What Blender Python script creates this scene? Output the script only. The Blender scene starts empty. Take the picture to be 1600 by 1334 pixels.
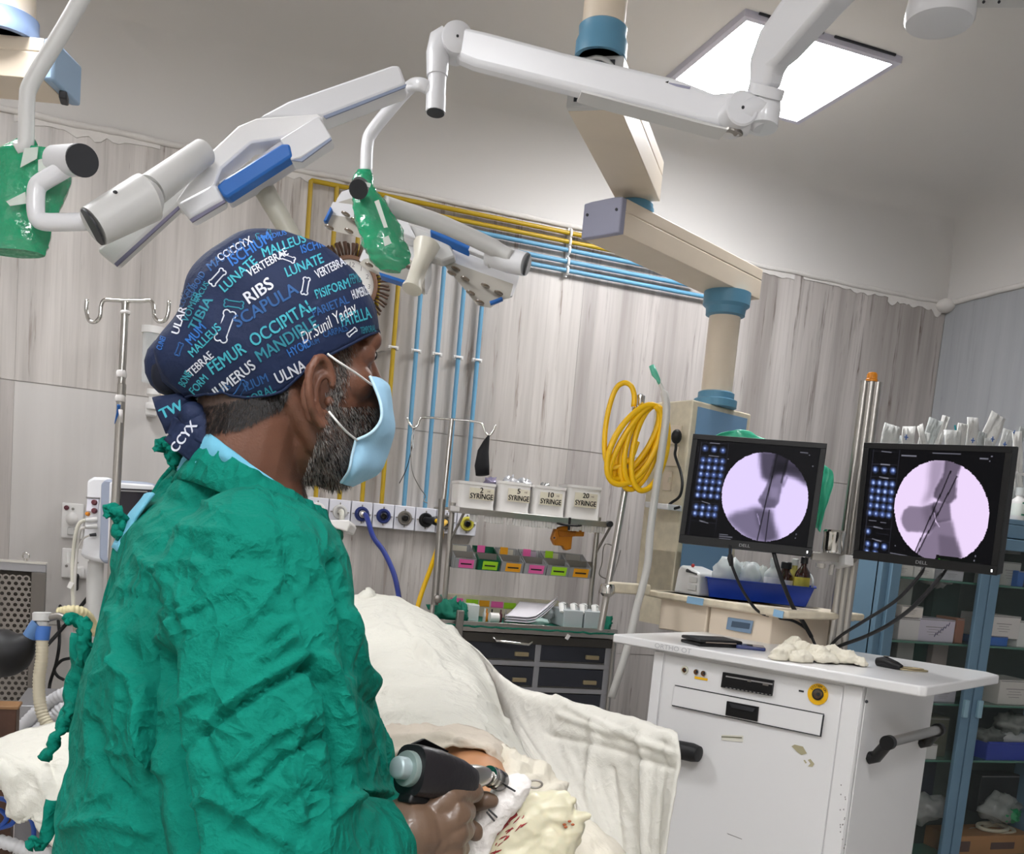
import bpy, bmesh, math, random
import numpy as np
from mathutils import Vector, Matrix, noise
from mathutils.bvhtree import BVHTree
V = Vector
SC = bpy.context.scene
COL = SC.collection
rnd = random.Random(7)

# ------------------------------------------------------------------ camera
CAM_H = 1.43
F_PX, PPX, PPY = 1540.0, 800.0, 1006.0
_y, _p, _r = math.radians(19.64), math.radians(-6.52), math.radians(5.30)
FWD = V((math.sin(_y) * math.cos(_p), math.cos(_y) * math.cos(_p), math.sin(_p)))
_rt = V((math.cos(_y), -math.sin(_y), 0)); _up = _rt.cross(FWD)
RGT = _rt * math.cos(_r) + _up * math.sin(_r)
UPV = _up * math.cos(_r) - _rt * math.sin(_r)
EYE = V((0, 0, CAM_H))
cam_data = bpy.data.cameras.new('camera')
cam = bpy.data.objects.new('camera', cam_data)
COL.objects.link(cam)
m = Matrix((RGT, UPV, -FWD)).transposed().to_4x4(); m.translation = EYE
cam.matrix_world = m
cam_data.sensor_width = 36.0
cam_data.lens = F_PX * 36.0 / 1600.0
cam_data.shift_y = (PPY - 667.0) / 1600.0
cam_data.clip_start = 0.02
SC.camera = cam
SC.view_settings.view_transform = 'Standard'
SC.view_settings.look = 'None'
SC.view_settings.gamma = 1.0
SC.view_settings.use_curve_mapping = False
SC.view_settings.exposure = 1.52
SC.cycles.use_denoising = True
SC.cycles.max_bounces = 8
SC.cycles.transparent_max_bounces = 12
world = bpy.data.worlds.new('world'); SC.world = world; world.use_nodes = True
world.node_tree.nodes['Background'].inputs[0].default_value = (0.8, 0.85, 0.9, 1)
world.node_tree.nodes['Background'].inputs[1].default_value = 0.3
PANEL_EMIT = 14.0

def ray(px, py):
    return RGT * ((px - PPX) / F_PX) - UPV * ((py - PPY) / F_PX) + FWD
def at(px, py, D):            # the point seen at a pixel at the given depth
    return EYE + ray(px, py) * D
def onY(px, py, Y):
    v = ray(px, py); return EYE + v * (Y / v.y)
def onX(px, py, X):
    v = ray(px, py); return EYE + v * (X / v.x)
def onZ(px, py, Z):
    v = ray(px, py); return EYE + v * ((Z - CAM_H) / v.z)
def onP(px, py, p0, n):
    v = ray(px, py); return EYE + v * ((V(p0) - EYE).dot(n) / v.dot(n))
def proj(p):
    q = V(p) - EYE; d = q.dot(FWD)
    return PPX + F_PX * q.dot(RGT) / d, PPY - F_PX * q.dot(UPV) / d, d

# ------------------------------------------------------------------ materials
def srgb(c):
    if isinstance(c, str):
        c = c.lstrip('#'); c = [int(c[i:i + 2], 16) / 255 for i in (0, 2, 4)]
    return tuple(((x / 12.92) if x <= 0.04045 else ((x + 0.055) / 1.055) ** 2.4) for x in c) + (1,)
MATS = {}
def mat(name, color, rough=0.5, metal=0.0, bump=0.0, bscale=60.0, vary=0.0, vscale=8.0, coat=0.0,
        trans=0.0, alpha=1.0, sss=0.0, emit=None, estr=0.0, stretch=None, sheen=0.0, ior=1.45):
    if name in MATS: return MATS[name]
    m = bpy.data.materials.new(name); m.use_nodes = True
    nt = m.node_tree; b = nt.nodes['Principled BSDF']
    b.inputs['Base Color'].default_value = srgb(color)
    b.inputs['Roughness'].default_value = rough
    b.inputs['Metallic'].default_value = metal
    b.inputs['Coat Weight'].default_value = coat
    b.inputs['Transmission Weight'].default_value = trans
    b.inputs['Alpha'].default_value = alpha
    b.inputs['Subsurface Weight'].default_value = sss
    b.inputs['Subsurface Radius'].default_value = (0.02, 0.008, 0.004)
    b.inputs['Sheen Weight'].default_value = sheen
    b.inputs['IOR'].default_value = ior
    if emit is not None:
        b.inputs['Emission Color'].default_value = srgb(emit)
        b.inputs['Emission Strength'].default_value = estr
    geo = nt.nodes.new('ShaderNodeNewGeometry')
    vec = geo.outputs['Position']
    if stretch:
        mp = nt.nodes.new('ShaderNodeMapping'); mp.inputs['Scale'].default_value = stretch
        nt.links.new(vec, mp.inputs['Vector']); vec = mp.outputs['Vector']
    if vary > 0:
        n = nt.nodes.new('ShaderNodeTexNoise'); n.inputs['Scale'].default_value = vscale
        n.inputs['Detail'].default_value = 5
        nt.links.new(vec, n.inputs['Vector'])
        mr = nt.nodes.new('ShaderNodeMapRange')
        mr.inputs['From Min'].default_value = 0.25; mr.inputs['From Max'].default_value = 0.75
        mr.inputs['To Min'].default_value = 1 - vary; mr.inputs['To Max'].default_value = 1 + vary
        nt.links.new(n.outputs['Fac'], mr.inputs['Value'])
        hs = nt.nodes.new('ShaderNodeHueSaturation'); hs.inputs['Color'].default_value = srgb(color)
        nt.links.new(mr.outputs['Result'], hs.inputs['Value'])
        nt.links.new(hs.outputs['Color'], b.inputs['Base Color'])
    if bump > 0:
        n2 = nt.nodes.new('ShaderNodeTexNoise'); n2.inputs['Scale'].default_value = bscale
        n2.inputs['Detail'].default_value = 4
        nt.links.new(vec, n2.inputs['Vector'])
        bp = nt.nodes.new('ShaderNodeBump'); bp.inputs['Strength'].default_value = bump
        bp.inputs['Distance'].default_value = 0.01
        nt.links.new(n2.outputs['Fac'], bp.inputs['Height'])
        nt.links.new(bp.outputs['Normal'], b.inputs['Normal'])
    MATS[name] = m
    return m

def marble(name, base, dark, streak, brown):
    m = bpy.data.materials.new(name); m.use_nodes = True
    nt = m.node_tree; b = nt.nodes['Principled BSDF']; L = nt.links.new
    geo = nt.nodes.new('ShaderNodeNewGeometry')
    def noise_(scale, vec, detail=6, rough=0.6):
        mp = nt.nodes.new('ShaderNodeMapping'); mp.inputs['Scale'].default_value = vec
        L(geo.outputs['Position'], mp.inputs['Vector'])
        n = nt.nodes.new('ShaderNodeTexNoise'); n.inputs['Scale'].default_value = scale
        n.inputs['Detail'].default_value = detail; n.inputs['Roughness'].default_value = rough
        L(mp.outputs['Vector'], n.inputs['Vector']); return n.outputs['Fac']
    def ramp(fac, lo, hi):
        r = nt.nodes.new('ShaderNodeMapRange'); r.inputs['From Min'].default_value = lo
        r.inputs['From Max'].default_value = hi; L(fac, r.inputs['Value']); return r.outputs['Result']
    def mix(f, a, c):
        x = nt.nodes.new('ShaderNodeMix'); x.data_type = 'RGBA'
        L(f, x.inputs['Factor'])
        for s, v in ((x.inputs['A'], a), (x.inputs['B'], c)):
            if isinstance(v, tuple): s.default_value = v
            else: L(v, s)
        return x.outputs['Result']
    def mul(a, c):
        x = nt.nodes.new('ShaderNodeMath'); x.operation = 'MULTIPLY'
        for s, v in ((x.inputs[0], a), (x.inputs[1], c)):
            if isinstance(v, float): s.default_value = v
            else: L(v, s)
        return x.outputs[0]
    wide = ramp(noise_(1.0, (7, 7, 0.35)), 0.35, 0.7)
    fine = ramp(noise_(1.0, (45, 45, 0.9), 4), 0.5, 0.72)
    thin = ramp(noise_(1.0, (26, 26, 1.3), 5, 0.7), 0.57, 0.66)
    speck = ramp(noise_(1.0, (70, 70, 14), 3), 0.6, 0.72)
    cloud = ramp(noise_(1.0, (1.2, 1.2, 0.9), 3), 0.28, 0.6)
    c = mix(wide, srgb(base), srgb(dark))
    c = mix(mul(fine, 0.55 * streak), c, srgb(dark))
    c = mix(mul(mul(thin, cloud), 0.75 * streak), c, srgb(brown))
    c = mix(mul(mul(thin, speck), 0.9 * streak), c, srgb('#5a4038'))
    L(c, b.inputs['Base Color'])
    b.inputs['Roughness'].default_value = 0.42
    MATS[name] = m
    return m

M_STREAK = marble('marble_streaked', '#d2ccc7', '#a09a95', 1.15, '#85766d')
M_PLAIN = marble('marble_plain', '#cdc9c6', '#c0bcb9', 0.25, '#b0aaa6')
M_DARKTILE = marble('marble_grey', '#c4beba', '#928b87', 1.15, '#6b605b')
M_BLUEGREY = marble('marble_bluegrey', '#a9abae', '#97999d', 0.35, '#86888c')
white_plastic = mat('white_plastic', '#e6e4e2', 0.35)
M_PLASTER = mat('painted_plaster', '#d8d4d0', 0.85, bump=0.05, bscale=30)
M_PLASTER2 = mat('plaster_band', '#d6d2ce', 0.9, bump=0.3, bscale=40, vary=0.06, vscale=14)
M_CEIL = mat('ceiling_paint', '#d3d0cd', 0.9)
M_GROUT = mat('grout', '#8c8884', 0.9)
M_FLOOR = mat('floor_vinyl', '#bdb9b2', 0.35, vary=0.08)
M_WHITE = mat('white_enamel', '#e4e3e3', 0.32, coat=0.2)
M_LAMPW = mat('lamp_white', '#dddde0', 0.35, coat=0.3)
M_LAMPG = mat('lamp_grey', '#c9c8c6', 0.4)
M_CREAM = mat('cream_enamel', '#e2d3bf', 0.45, vary=0.03)
M_CREAM2 = mat('cream_worn', '#d8cdb6', 0.5, vary=0.12, vscale=30)
M_STEEL = mat('brushed_steel', '#b9b6b1', 0.28, 1.0)
M_CHROME = mat('chrome', '#cfcdc9', 0.12, 1.0)
M_GREYMETAL = mat('grey_metal', '#8f8b86', 0.38, 0.8)
M_BLACK = mat('black_plastic', '#0e0e10', 0.45)
M_RUBBER = mat('black_rubber', '#1a1a1c', 0.55)
M_DARK = mat('charcoal', '#2b2c30', 0.5)
M_YELLOWP = mat('yellow_pipe', '#b3941c', 0.4)
M_YELLOW = mat('yellow_hose', '#f2bf0c', 0.35)
M_BLUEP = mat('light_blue_pipe', '#659cbd', 0.4)
M_BLUEHOSE = mat('navy_hose', '#2a3c8c', 0.4)
M_BLUECAB = mat('cabinet_blue', '#68869c', 0.5, vary=0.05)
M_BLUECOL = mat('collar_blue', '#5f93b0', 0.4)
M_BLUEPANEL = mat('panel_blue', '#7ca2c6', 0.45)
M_LAMPBLUE = mat('lamp_blue', '#2668b8', 0.35)
M_TRAYBLUE = mat('tray_blue', '#173a9e', 0.35)
M_PAPER = mat('paper', '#ece8ef', 0.8)
M_CARD = mat('white_card', '#dcd8d6', 0.7)
M_CLEAR = mat('clear_plastic', '#e8eef0', 0.15, alpha=0.35)
M_FROST = mat('frosted_plastic', '#e4e8e8', 0.35, alpha=0.65)
M_GREEN_TR = mat('green_polythene', '#10a070', 0.14, alpha=0.82, coat=0.8, bump=0.7, bscale=38)
M_WOOD = mat('brown_wood', '#7a5236', 0.5, vary=0.15)
M_INK = mat('black_ink', '#23201f', 0.8)
M_GREYINK = mat('grey_ink', '#8f8c8c', 0.8)
M_REDBROWN = mat('maroon_knob', '#5c2a34', 0.4)
M_AMBER = mat('amber_bottle', '#3a1a12', 0.15, coat=0.5)
M_CARDB = mat('brown_cardboard', '#a87a4e', 0.8, vary=0.05)
M_ORANGE = mat('orange_brown', '#c47a18', 0.4)

def cloth_mat(name, color, s1, s2, strength, dist=.02):
    """cotton with crisp crease relief"""
    m = bpy.data.materials.new(name); m.use_nodes = True; MATS[name] = m
    nt = m.node_tree; b = nt.nodes['Principled BSDF']; b.inputs['Roughness'].default_value = .85; b.inputs['Specular IOR Level'].default_value = .15
    gg = nt.nodes.new('ShaderNodeNewGeometry'); L = nt.links.new
    def gn(scale, detail, dist=0.0):
        n = nt.nodes.new('ShaderNodeTexNoise'); n.inputs['Scale'].default_value = scale; n.inputs['Detail'].default_value = detail; n.inputs['Distortion'].default_value = dist
        L(gg.outputs['Position'], n.inputs['Vector']); return n.outputs['Fac']
    def gm(op, a, c=None):
        x = nt.nodes.new('ShaderNodeMath'); x.operation = op
        for k, v in ((0, a), (1, c)):
            if v is None: continue
            if isinstance(v, (int, float)): x.inputs[k].default_value = v
            else: L(v, x.inputs[k])
        return x.outputs[0]
    r1 = gm('ABSOLUTE', gm('SUBTRACT', gn(s1, 1, 1.0), .5)); r2 = gm('ABSOLUTE', gm('SUBTRACT', gn(s2, 1, .7), .5)); r3 = gm('ABSOLUTE', gm('SUBTRACT', gn(s2 * 2.1, 1, .5), .5))
    h = gm('ADD', gm('ADD', gm('MULTIPLY', r1, 1.0), gm('MULTIPLY', r2, .5)), gm('ADD', gm('MULTIPLY', r3, .22), gm('MULTIPLY', gn(420, 2), .05)))
    bp = nt.nodes.new('ShaderNodeBump'); bp.inputs['Strength'].default_value = strength; bp.inputs['Distance'].default_value = dist; bp.invert = True
    L(h, bp.inputs['Height']); L(bp.outputs['Normal'], b.inputs['Normal'])
    hs = nt.nodes.new('ShaderNodeHueSaturation'); hs.inputs['Color'].default_value = srgb(color)
    mr = nt.nodes.new('ShaderNodeMapRange'); mr.inputs['To Min'].default_value = .92; mr.inputs['To Max'].default_value = 1.08; L(gn(9, 4), mr.inputs['Value']); L(mr.outputs['Result'], hs.inputs['Value'])
    L(hs.outputs['Color'], b.inputs['Base Color'])
    return m
M_DRAPE = cloth_mat('white_drape', '#dcdad0', 8, 22, .85)
M_BEIGE = cloth_mat('beige_drape', '#d5cabb', 12, 30, .35)
M_GOWN = cloth_mat('gown_green', '#057564', 14, 33, .75, .026)
# ------------------------------------------------------------------ mesh tools
class MB:
    def __init__(s): s.bm = bmesh.new()
    def face(s, pts):
        return s.bm.faces.new([s.bm.verts.new(p) for p in pts])
    def box(s, c, size, rot=None):
        c = V(c); R_ = rot or Matrix.Identity(3); hx, hy, hz = [a / 2 for a in size]
        vs = [s.bm.verts.new(c + R_ @ V((x * hx, y * hy, z * hz))) for x in (-1, 1) for y in (-1, 1) for z in (-1, 1)]
        for f in ((0, 1, 3, 2), (4, 6, 7, 5), (0, 4, 5, 1), (2, 3, 7, 6), (0, 2, 6, 4), (1, 5, 7, 3)):
            s.bm.faces.new([vs[i] for i in f])
        return s
    def slab(s, poly, vec):          # prism: polygon extruded by vec
        a = [s.bm.verts.new(V(p)) for p in poly]; b = [s.bm.verts.new(V(p) + V(vec)) for p in poly]
        n = len(a)
        s.bm.faces.new(a); s.bm.faces.new(b[::-1])
        for i in range(n): s.bm.faces.new((a[i], b[i], b[(i + 1) % n], a[(i + 1) % n]))
        return s
    def cyl(s, p0, p1, r0, r1=None, n=20, caps=True):
        return s.tube([p0, p1], [r0, r0 if r1 is None else r1], n, caps)
    def tube(s, pts, r, n=12, caps=True, closed=False, flat=1.0):
        pts = [V(p) for p in pts]
        rs = r if isinstance(r, (list, tuple)) else [r] * len(pts)
        rings = []; N = len(pts); prev = None
        for i, p in enumerate(pts):
            a = pts[(i - 1) % N] if (i > 0 or closed) else p
            b = pts[(i + 1) % N] if (i < N - 1 or closed) else p
            t = (b - a)
            if t.length < 1e-9: t = V((0, 0, 1))
            t.normalize()
            if prev is None:
                u = t.orthogonal().normalized()
                if abs(t.z) < 0.95: u = t.cross(V((0, 0, 1))).normalized()
            else:
                u = (prev - t * prev.dot(t))
                u = u.normalized() if u.length > 1e-6 else t.orthogonal().normalized()
            prev = u; w = t.cross(u)
            rings.append([s.bm.verts.new(p + (u * math.cos(2 * math.pi * k / n) + w * flat * math.sin(2 * math.pi * k / n)) * rs[i]) for k in range(n)])
        for i in range(N if closed else N - 1):
            A, B = rings[i], rings[(i + 1) % N]
            for k in range(n): s.bm.faces.new((A[k], A[(k + 1) % n], B[(k + 1) % n], B[k]))
        if caps and not closed:
            s.bm.faces.new(rings[0][::-1]); s.bm.faces.new(rings[-1])
        return s
    def lathe(s, p, axis, prof, n=24):   # prof: (radius, height along axis)
        p = V(p); ax = V(axis).normalized(); u = ax.orthogonal().normalized(); w = ax.cross(u)
        rings = []
        for r, h in prof:
            rings.append([s.bm.verts.new(p + ax * h + (u * math.cos(2 * math.pi * k / n) + w * math.sin(2 * math.pi * k / n)) * max(r, 1e-5)) for k in range(n)])
        for A, B in zip(rings, rings[1:]):
            for k in range(n): s.bm.faces.new((A[k], A[(k + 1) % n], B[(k + 1) % n], B[k]))
        s.bm.faces.new(rings[0][::-1]); s.bm.faces.new(rings[-1])
        return s
    def ball(s, c, r, rot=None, seg=16):
        r = (r, r, r) if isinstance(r, (int, float)) else r
        mtx = Matrix.Translation(V(c)) @ (rot.to_4x4() if rot else Matrix.Identity(4)) @ Matrix.Diagonal((*r, 1))
        bmesh.ops.create_uvsphere(s.bm, u_segments=seg, v_segments=max(6, seg // 2), radius=1, matrix=mtx)
        return s
    def grid(s, rows, thick=0.0):
        vs = [[s.bm.verts.new(V(p)) for p in r] for r in rows]
        for i in range(len(vs) - 1):
            for j in range(len(vs[0]) - 1):
                s.bm.faces.new((vs[i][j], vs[i][j + 1], vs[i + 1][j + 1], vs[i + 1][j]))
        return s
    def done(s, *a, **k): return obj(s, *a, **k)

def crom(pts, n):                       # Catmull-Rom through points
    pts = [V(p) for p in pts]
    if len(pts) < 3: return [pts[0].lerp(pts[-1], i / n) for i in range(n + 1)]
    out = []; P = [pts[0] * 2 - pts[1]] + pts + [pts[-1] * 2 - pts[-2]]
    for i in range(len(pts) - 1):
        a, b, c, d = P[i:i + 4]
        for k in range(n):
            t = k / n
            out.append(0.5 * ((2 * b) + (c - a) * t + (2 * a - 5 * b + 4 * c - d) * t * t + (3 * b - a - 3 * c + d) * t ** 3))
    out.append(pts[-1]); return out

def rootof(o):
    while o.parent: o = o.parent
    return o
def obj(mb, name, material, parent=None, bevel=0.0, smooth=False, seg=2, solid=0.0, label=None, kind=None, origin=None):
    bm = mb.bm if isinstance(mb, MB) else mb
    bmesh.ops.recalc_face_normals(bm, faces=bm.faces)
    if parent is None:
        if origin is None:
            xs = [v.co for v in bm.verts]
            origin = V(((min(c.x for c in xs) + max(c.x for c in xs)) / 2, (min(c.y for c in xs) + max(c.y for c in xs)) / 2, min(c.z for c in xs)))
        origin = V(origin)
    else:
        origin = V((0, 0, 0)); p = parent
        while p: origin += p.location; p = p.parent
    bmesh.ops.translate(bm, verts=bm.verts, vec=-origin)
    me = bpy.data.meshes.new(name); bm.to_mesh(me); bm.free()
    if smooth:
        me.shade_smooth()
    o = bpy.data.objects.new(name, me); COL.objects.link(o)
    for mm in (material if isinstance(material, (list, tuple)) else [material]): me.materials.append(mm)
    if parent is None: o.location = origin
    else: o.parent = parent
    if smooth == 'auto':
        me.set_sharp_from_angle(angle=math.radians(38))
    if solid:
        md = o.modifiers.new('solid', 'SOLIDIFY'); md.thickness = solid; md.offset = 0
    if bevel:
        md = o.modifiers.new('bevel', 'BEVEL'); md.width = bevel; md.segments = seg; md.limit_method = 'ANGLE'
        md.angle_limit = math.radians(35); md.harden_normals = False
        me.shade_smooth()
        me.set_sharp_from_angle(angle=math.radians(38))
    if label: o['label'] = label
    if kind: o['kind'] = kind
    return o
def tag(o, label, cat, group=None, kind=None):
    o['label'] = label; o['category'] = cat
    if group: o['group'] = group
    if kind: o['kind'] = kind
    return o
def thing(name, label, cat, loc=(0, 0, 0), group=None):
    o = bpy.data.objects.new(name, None); COL.objects.link(o); o.location = V(loc)
    o.empty_display_size = 0.05
    return tag(o, label, cat, group)
def copy_tree(o, parent=None, delta=None, material=None):
    c = o.copy(); COL.objects.link(c)
    if parent: c.parent = parent
    if delta is not None: c.location = c.location + V(delta)
    for ch in list(o.children): copy_tree(ch, c)
    return c

def px_box(cx, cy, w, h, Y, dy):   # axis-aligned box whose front face at Y covers the pixel size
    c = onY(cx, cy, Y); p0 = V(proj(c)[:2] + (0,))
    sx = (V(proj(c + V((0.05, 0, 0)))[:2] + (0,)) - p0).length / 0.05
    sz = (V(proj(c + V((0, 0, 0.05)))[:2] + (0,)) - p0).length / 0.05
    W, Hh = w / sx, h / sz
    return V((c.x, c.y + dy / 2, c.z)), (W, dy, Hh)

def blob(parts, voxel=0.004, it=6, fac=0.5):   # smooth union of ellipsoids and capsules
    mb = MB()
    for p in parts:
        if p[0] == 'e':
            _, c, rot, r = p; mb.ball(c, r, rot, 24)
        else:
            _, a, b, r0, r1 = p
            mb.tube([a, b], [r0, r1], 20); mb.ball(a, r0, None, 20); mb.ball(b, r1, None, 20)
    bm = mb.bm; bmesh.ops.recalc_face_normals(bm, faces=bm.faces)
    me = bpy.data.meshes.new('tmp'); bm.to_mesh(me); bm.free()
    o = bpy.data.objects.new('tmp', me); COL.objects.link(o)
    md = o.modifiers.new('r', 'REMESH'); md.mode = 'VOXEL'; md.voxel_size = voxel
    sm = o.modifiers.new('s', 'SMOOTH'); sm.factor = fac; sm.iterations = it
    bpy.context.view_layer.update()
    dg = bpy.context.evaluated_depsgraph_get()
    ev = o.evaluated_get(dg); m2 = bpy.data.meshes.new_from_object(ev)
    bpy.data.objects.remove(o); bpy.data.meshes.remove(me)
    out = bmesh.new(); out.from_mesh(m2); bpy.data.meshes.remove(m2)
    return out

def fold_noise(p, s=1.0):
    a = noise.noise(p * 5 * s); b = noise.noise(p * 11 * s + V((3, 1, 7))); c = noise.noise(p * 23 * s + V((9, 4, 2)))
    return (1 - abs(a) * 2) * 0.5 + (1 - abs(b) * 2) * 0.3 + c * 0.2

FONT_CACHE = {}
def text_bm(s, size=1.0, bold=0.0, shear=0.0):
    cu = bpy.data.curves.new('t', 'FONT'); cu.body = s; cu.size = size; cu.offset = bold; cu.shear = shear
    cu.align_x = 'CENTER'; cu.align_y = 'CENTER'; cu.resolution_u = 3
    o = bpy.data.objects.new('t', cu); COL.objects.link(o)
    me = bpy.data.meshes.new_from_object(o)
    bpy.data.objects.remove(o)
    bm = bmesh.new(); bm.from_mesh(me); bpy.data.meshes.remove(me); bpy.data.curves.remove(cu)
    return bm
def text_on(s, c, xd, yd, height, material, parent, name='lettering', width=None, bold=0.0, depth=0.0008):
    """flat print on a surface, centred at c, reading along xd, up yd"""
    bm = text_bm(s, 1.0)
    if bold and bm.verts:
        g_ = bmesh.ops.duplicate(bm, geom=bm.verts[:] + bm.edges[:] + bm.faces[:]); bmesh.ops.translate(bm, verts=[e for e in g_['geom'] if isinstance(e, bmesh.types.BMVert)], vec=(bold * 3, bold * 1.5, 0))
    if not bm.verts: bm.free(); return None
    xs = [v.co.x for v in bm.verts]; ys = [v.co.y for v in bm.verts]
    w, h = max(xs) - min(xs), max(ys) - min(ys); mx, my = (max(xs) + min(xs)) / 2, (max(ys) + min(ys)) / 2
    xd = V(xd).normalized(); yd = V(yd).normalized(); n = xd.cross(yd)
    sy = height / h; sx = (width / w) if width else sy
    for v in bm.verts:
        v.co = V(c) + xd * (v.co.x - mx) * sx + yd * (v.co.y - my) * sy + n * depth
    return obj(bm, name, material, parent)
# ================================================================== SETTING
WY, RX, LX, FY, CZ = 4.2, 3.66, -2.6, -2.4, 3.15
TILE_TOP = 2.765
def struct(mb, name, material, **k):
    o = obj(mb, name, material, origin=(0, 0, 0), **k); o['kind'] = 'structure'; return o
wall_back = struct(MB().box(((LX + RX) / 2, WY + 0.1, 1.6), (RX - LX + 0.4, 0.16, 3.2)), 'wall_back', M_PLASTER)
wall_right = struct(MB().box((RX + 0.1, (WY + FY) / 2, 1.6), (0.16, WY - FY + 0.2, 3.2)), 'wall_right', M_PLASTER)
struct(MB().box((LX - 0.08, (WY + FY) / 2, 1.6), (0.16, WY - FY + 0.2, 3.2)), 'wall_left', M_PLASTER)
struct(MB().box(((LX + RX) / 2, FY - 0.08, 1.6), (RX - LX, 0.16, 3.2)), 'wall_front', M_PLASTER)
struct(MB().box(((LX + RX) / 2, (WY + FY) / 2, -0.05), (RX - LX, WY - FY, 0.1)), 'floor', M_FLOOR)
# ceiling with a rounded cove towards the back and right walls
mb = MB(); cr = 0.34; rows = []
prof = [(0.0, -cr)] + [(cr - cr * math.cos(a), -cr + cr * math.sin(a)) for a in [math.pi / 2 * k / 14 for k in range(1, 15)]]
rows.append([V((LX, WY + 0.01, TILE_TOP)), V((RX + 0.01, WY + 0.01, TILE_TOP)), V((RX + 0.01, FY, TILE_TOP))])
for dx, dz in prof:
    rows.append([V((LX, WY + 0.01 - dx, CZ + dz)), V((RX + 0.01 - dx, WY + 0.01 - dx, CZ + dz)), V((RX + 0.01 - dx, FY, CZ + dz))])
rows.append([V((LX, FY, CZ)), V((RX - 1.5, FY, CZ)), V((RX - 1.0, FY, CZ))])
mb.grid(rows[:-1])
mb.face([V((LX, WY + 0.01 - cr, CZ)), V((RX + 0.01 - cr, WY + 0.01 - cr, CZ)), V((RX + 0.01 - cr, FY, CZ)), V((LX, FY, CZ))])
bmesh.ops.remove_doubles(mb.bm, verts=mb.bm.verts, dist=1e-4)
struct(mb, 'ceiling', M_CEIL, smooth='auto')
MB().box(((LX + RX) / 2, WY + 0.012, TILE_TOP / 2), (RX - LX, 0.018, TILE_TOP - .004)).done('grout', mat('grout_light', '#aaa5a1', .9), wall_back)
# tiles of the back wall
zrows = [(0.0, 0.9), (0.903, 1.815), (1.818, TILE_TOP)]
xj = [LX, -1.695, -0.57, 0.555, 1.68, 2.805, RX]
for r, (z0, z1) in enumerate(zrows):
    for k in range(len(xj) - 1):
        g = 0.0005
        mtl = M_STREAK if (r == 2 or k >= 3) else (M_PLAIN if k >= 2 else M_DARKTILE)
        if r < 2 and k >= 3: mtl = M_DARKTILE if r == 0 else M_STREAK
        if r == 2 and k >= 4: mtl = M_DARKTILE
        if r == 1 and k >= 4: mtl = M_DARKTILE
        obj(MB().box(((xj[k] + xj[k + 1]) / 2, WY + 0.011, (z0 + z1) / 2), (xj[k + 1] - xj[k] - 2 * g, 0.022, z1 - z0 - 2 * g)), 'tile', mtl, wall_back, bevel=0.0)
yj = [FY, -1.2, 0.0, 1.2, 2.4, 3.3, WY]
for r, (z0, z1) in enumerate(zrows):
    for k in range(len(yj) - 1):
        obj(MB().box((RX + 0.011, (yj[k] + yj[k + 1]) / 2, (z0 + z1) / 2), (0.022, yj[k + 1] - yj[k] - 0.003, z1 - z0 - 0.003)), 'tile', M_BLUEGREY, wall_right, bevel=0.0008, seg=1)
# uneven plaster bead where the tiling stops
mb = MB()
pts = []; 
for i in range(160):
    x = LX + (RX - LX) * i / 159
    pts.append(V((x, WY - 0.004, TILE_TOP + 0.004 + 0.006 * noise.noise(V((x * 6, 0, 0))))))
mb.tube(pts, [0.010 + 0.007 * abs(noise.noise(V((p.x * 9, 3, 0)))) for p in pts], 8)
pts = [V((RX - 0.004, WY - (WY - FY) * i / 99, TILE_TOP + 0.004 + 0.006 * noise.noise(V((i * .5, 9, 0))))) for i in range(100)]
mb.tube(pts, [0.014 + 0.006 * abs(noise.noise(V((p.y * 9, 3, 0)))) for p in pts], 8)
mb.ball((RX - 0.02, WY - 0.02, TILE_TOP - 0.01), (0.05, 0.05, 0.035))
struct(mb, 'trim_1', M_PLASTER2, smooth=True)
# smeared filler under the bead
mb = MB()
for x0, x1, d in ((2.2, 2.75, 0.05), (2.8, 3.3, 0.035), (-0.6, -0.1, 0.05), (0.0, 0.6, 0.04), (0.62, 0.95, 0.06), (3.3, 3.64, 0.07)):
    n = 24; top = [V((x0 + (x1 - x0) * i / n, WY - 0.001, TILE_TOP)) for i in range(n + 1)]
    bot = [V((p.x, WY - 0.001, TILE_TOP - d * (0.45 + 0.8 * abs(noise.noise(V((p.x * 14, 1, 2))))))) for p in top]
    mb.slab(top + bot[::-1], V((0, -0.003, 0)))
struct(mb, 'trim_2', M_PLASTER2)

# ceiling panel lights ------------------------------------------------
M_DIFF = mat('led_diffuser', '#ffffff', 0.5, emit='#f8f9fb', estr=PANEL_EMIT)
M_FRAME = mat('panel_frame', '#c9c8d6', 0.4)
def panel(x0, x1, y0, y1, label):
    cx, cy = (x0 + x1) / 2, (y0 + y1) / 2
    t = thing('ceiling_light', label, 'light', (cx, cy, CZ - 0.02))
    mb = MB(); w = 0.022
    for a, b, c, d in ((x0, x1, y0, y0 + w), (x0, x1, y1 - w, y1), (x0, x0 + w, y0 + w, y1 - w), (x1 - w, x1, y0 + w, y1 - w)):
        mb.box(((a + b) / 2, (c + d) / 2, CZ - 0.011), (b - a, d - c, 0.022))
    mb.done('frame', M_FRAME, t)
    mb = MB(); mb.box((cx, cy, CZ - 0.012), (x1 - x0 - 2 * w, y1 - y0 - 2 * w, 0.006)); mb.done('diffuser', M_DIFF, t)
    # dark bars painted in as the shade of the near gap
    mb = MB()
    for a, b in ((0.08, 0.48), (0.55, 0.95)):
        mb.box((x0 + (x1 - x0) * (a + b) / 2, y0 - 0.004, CZ - 0.004), ((x1 - x0) * (b - a), 0.006, 0.006))
    mb.done('shadow_gap', M_DARK, t)
    return t
panel(1.655, 2.275, 2.985, 3.575, 'lit square panel light in the ceiling above the monitors')
panel(-1.0, -0.4, 2.35, 2.95, 'lit square panel light over the left side of the room')
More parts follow.
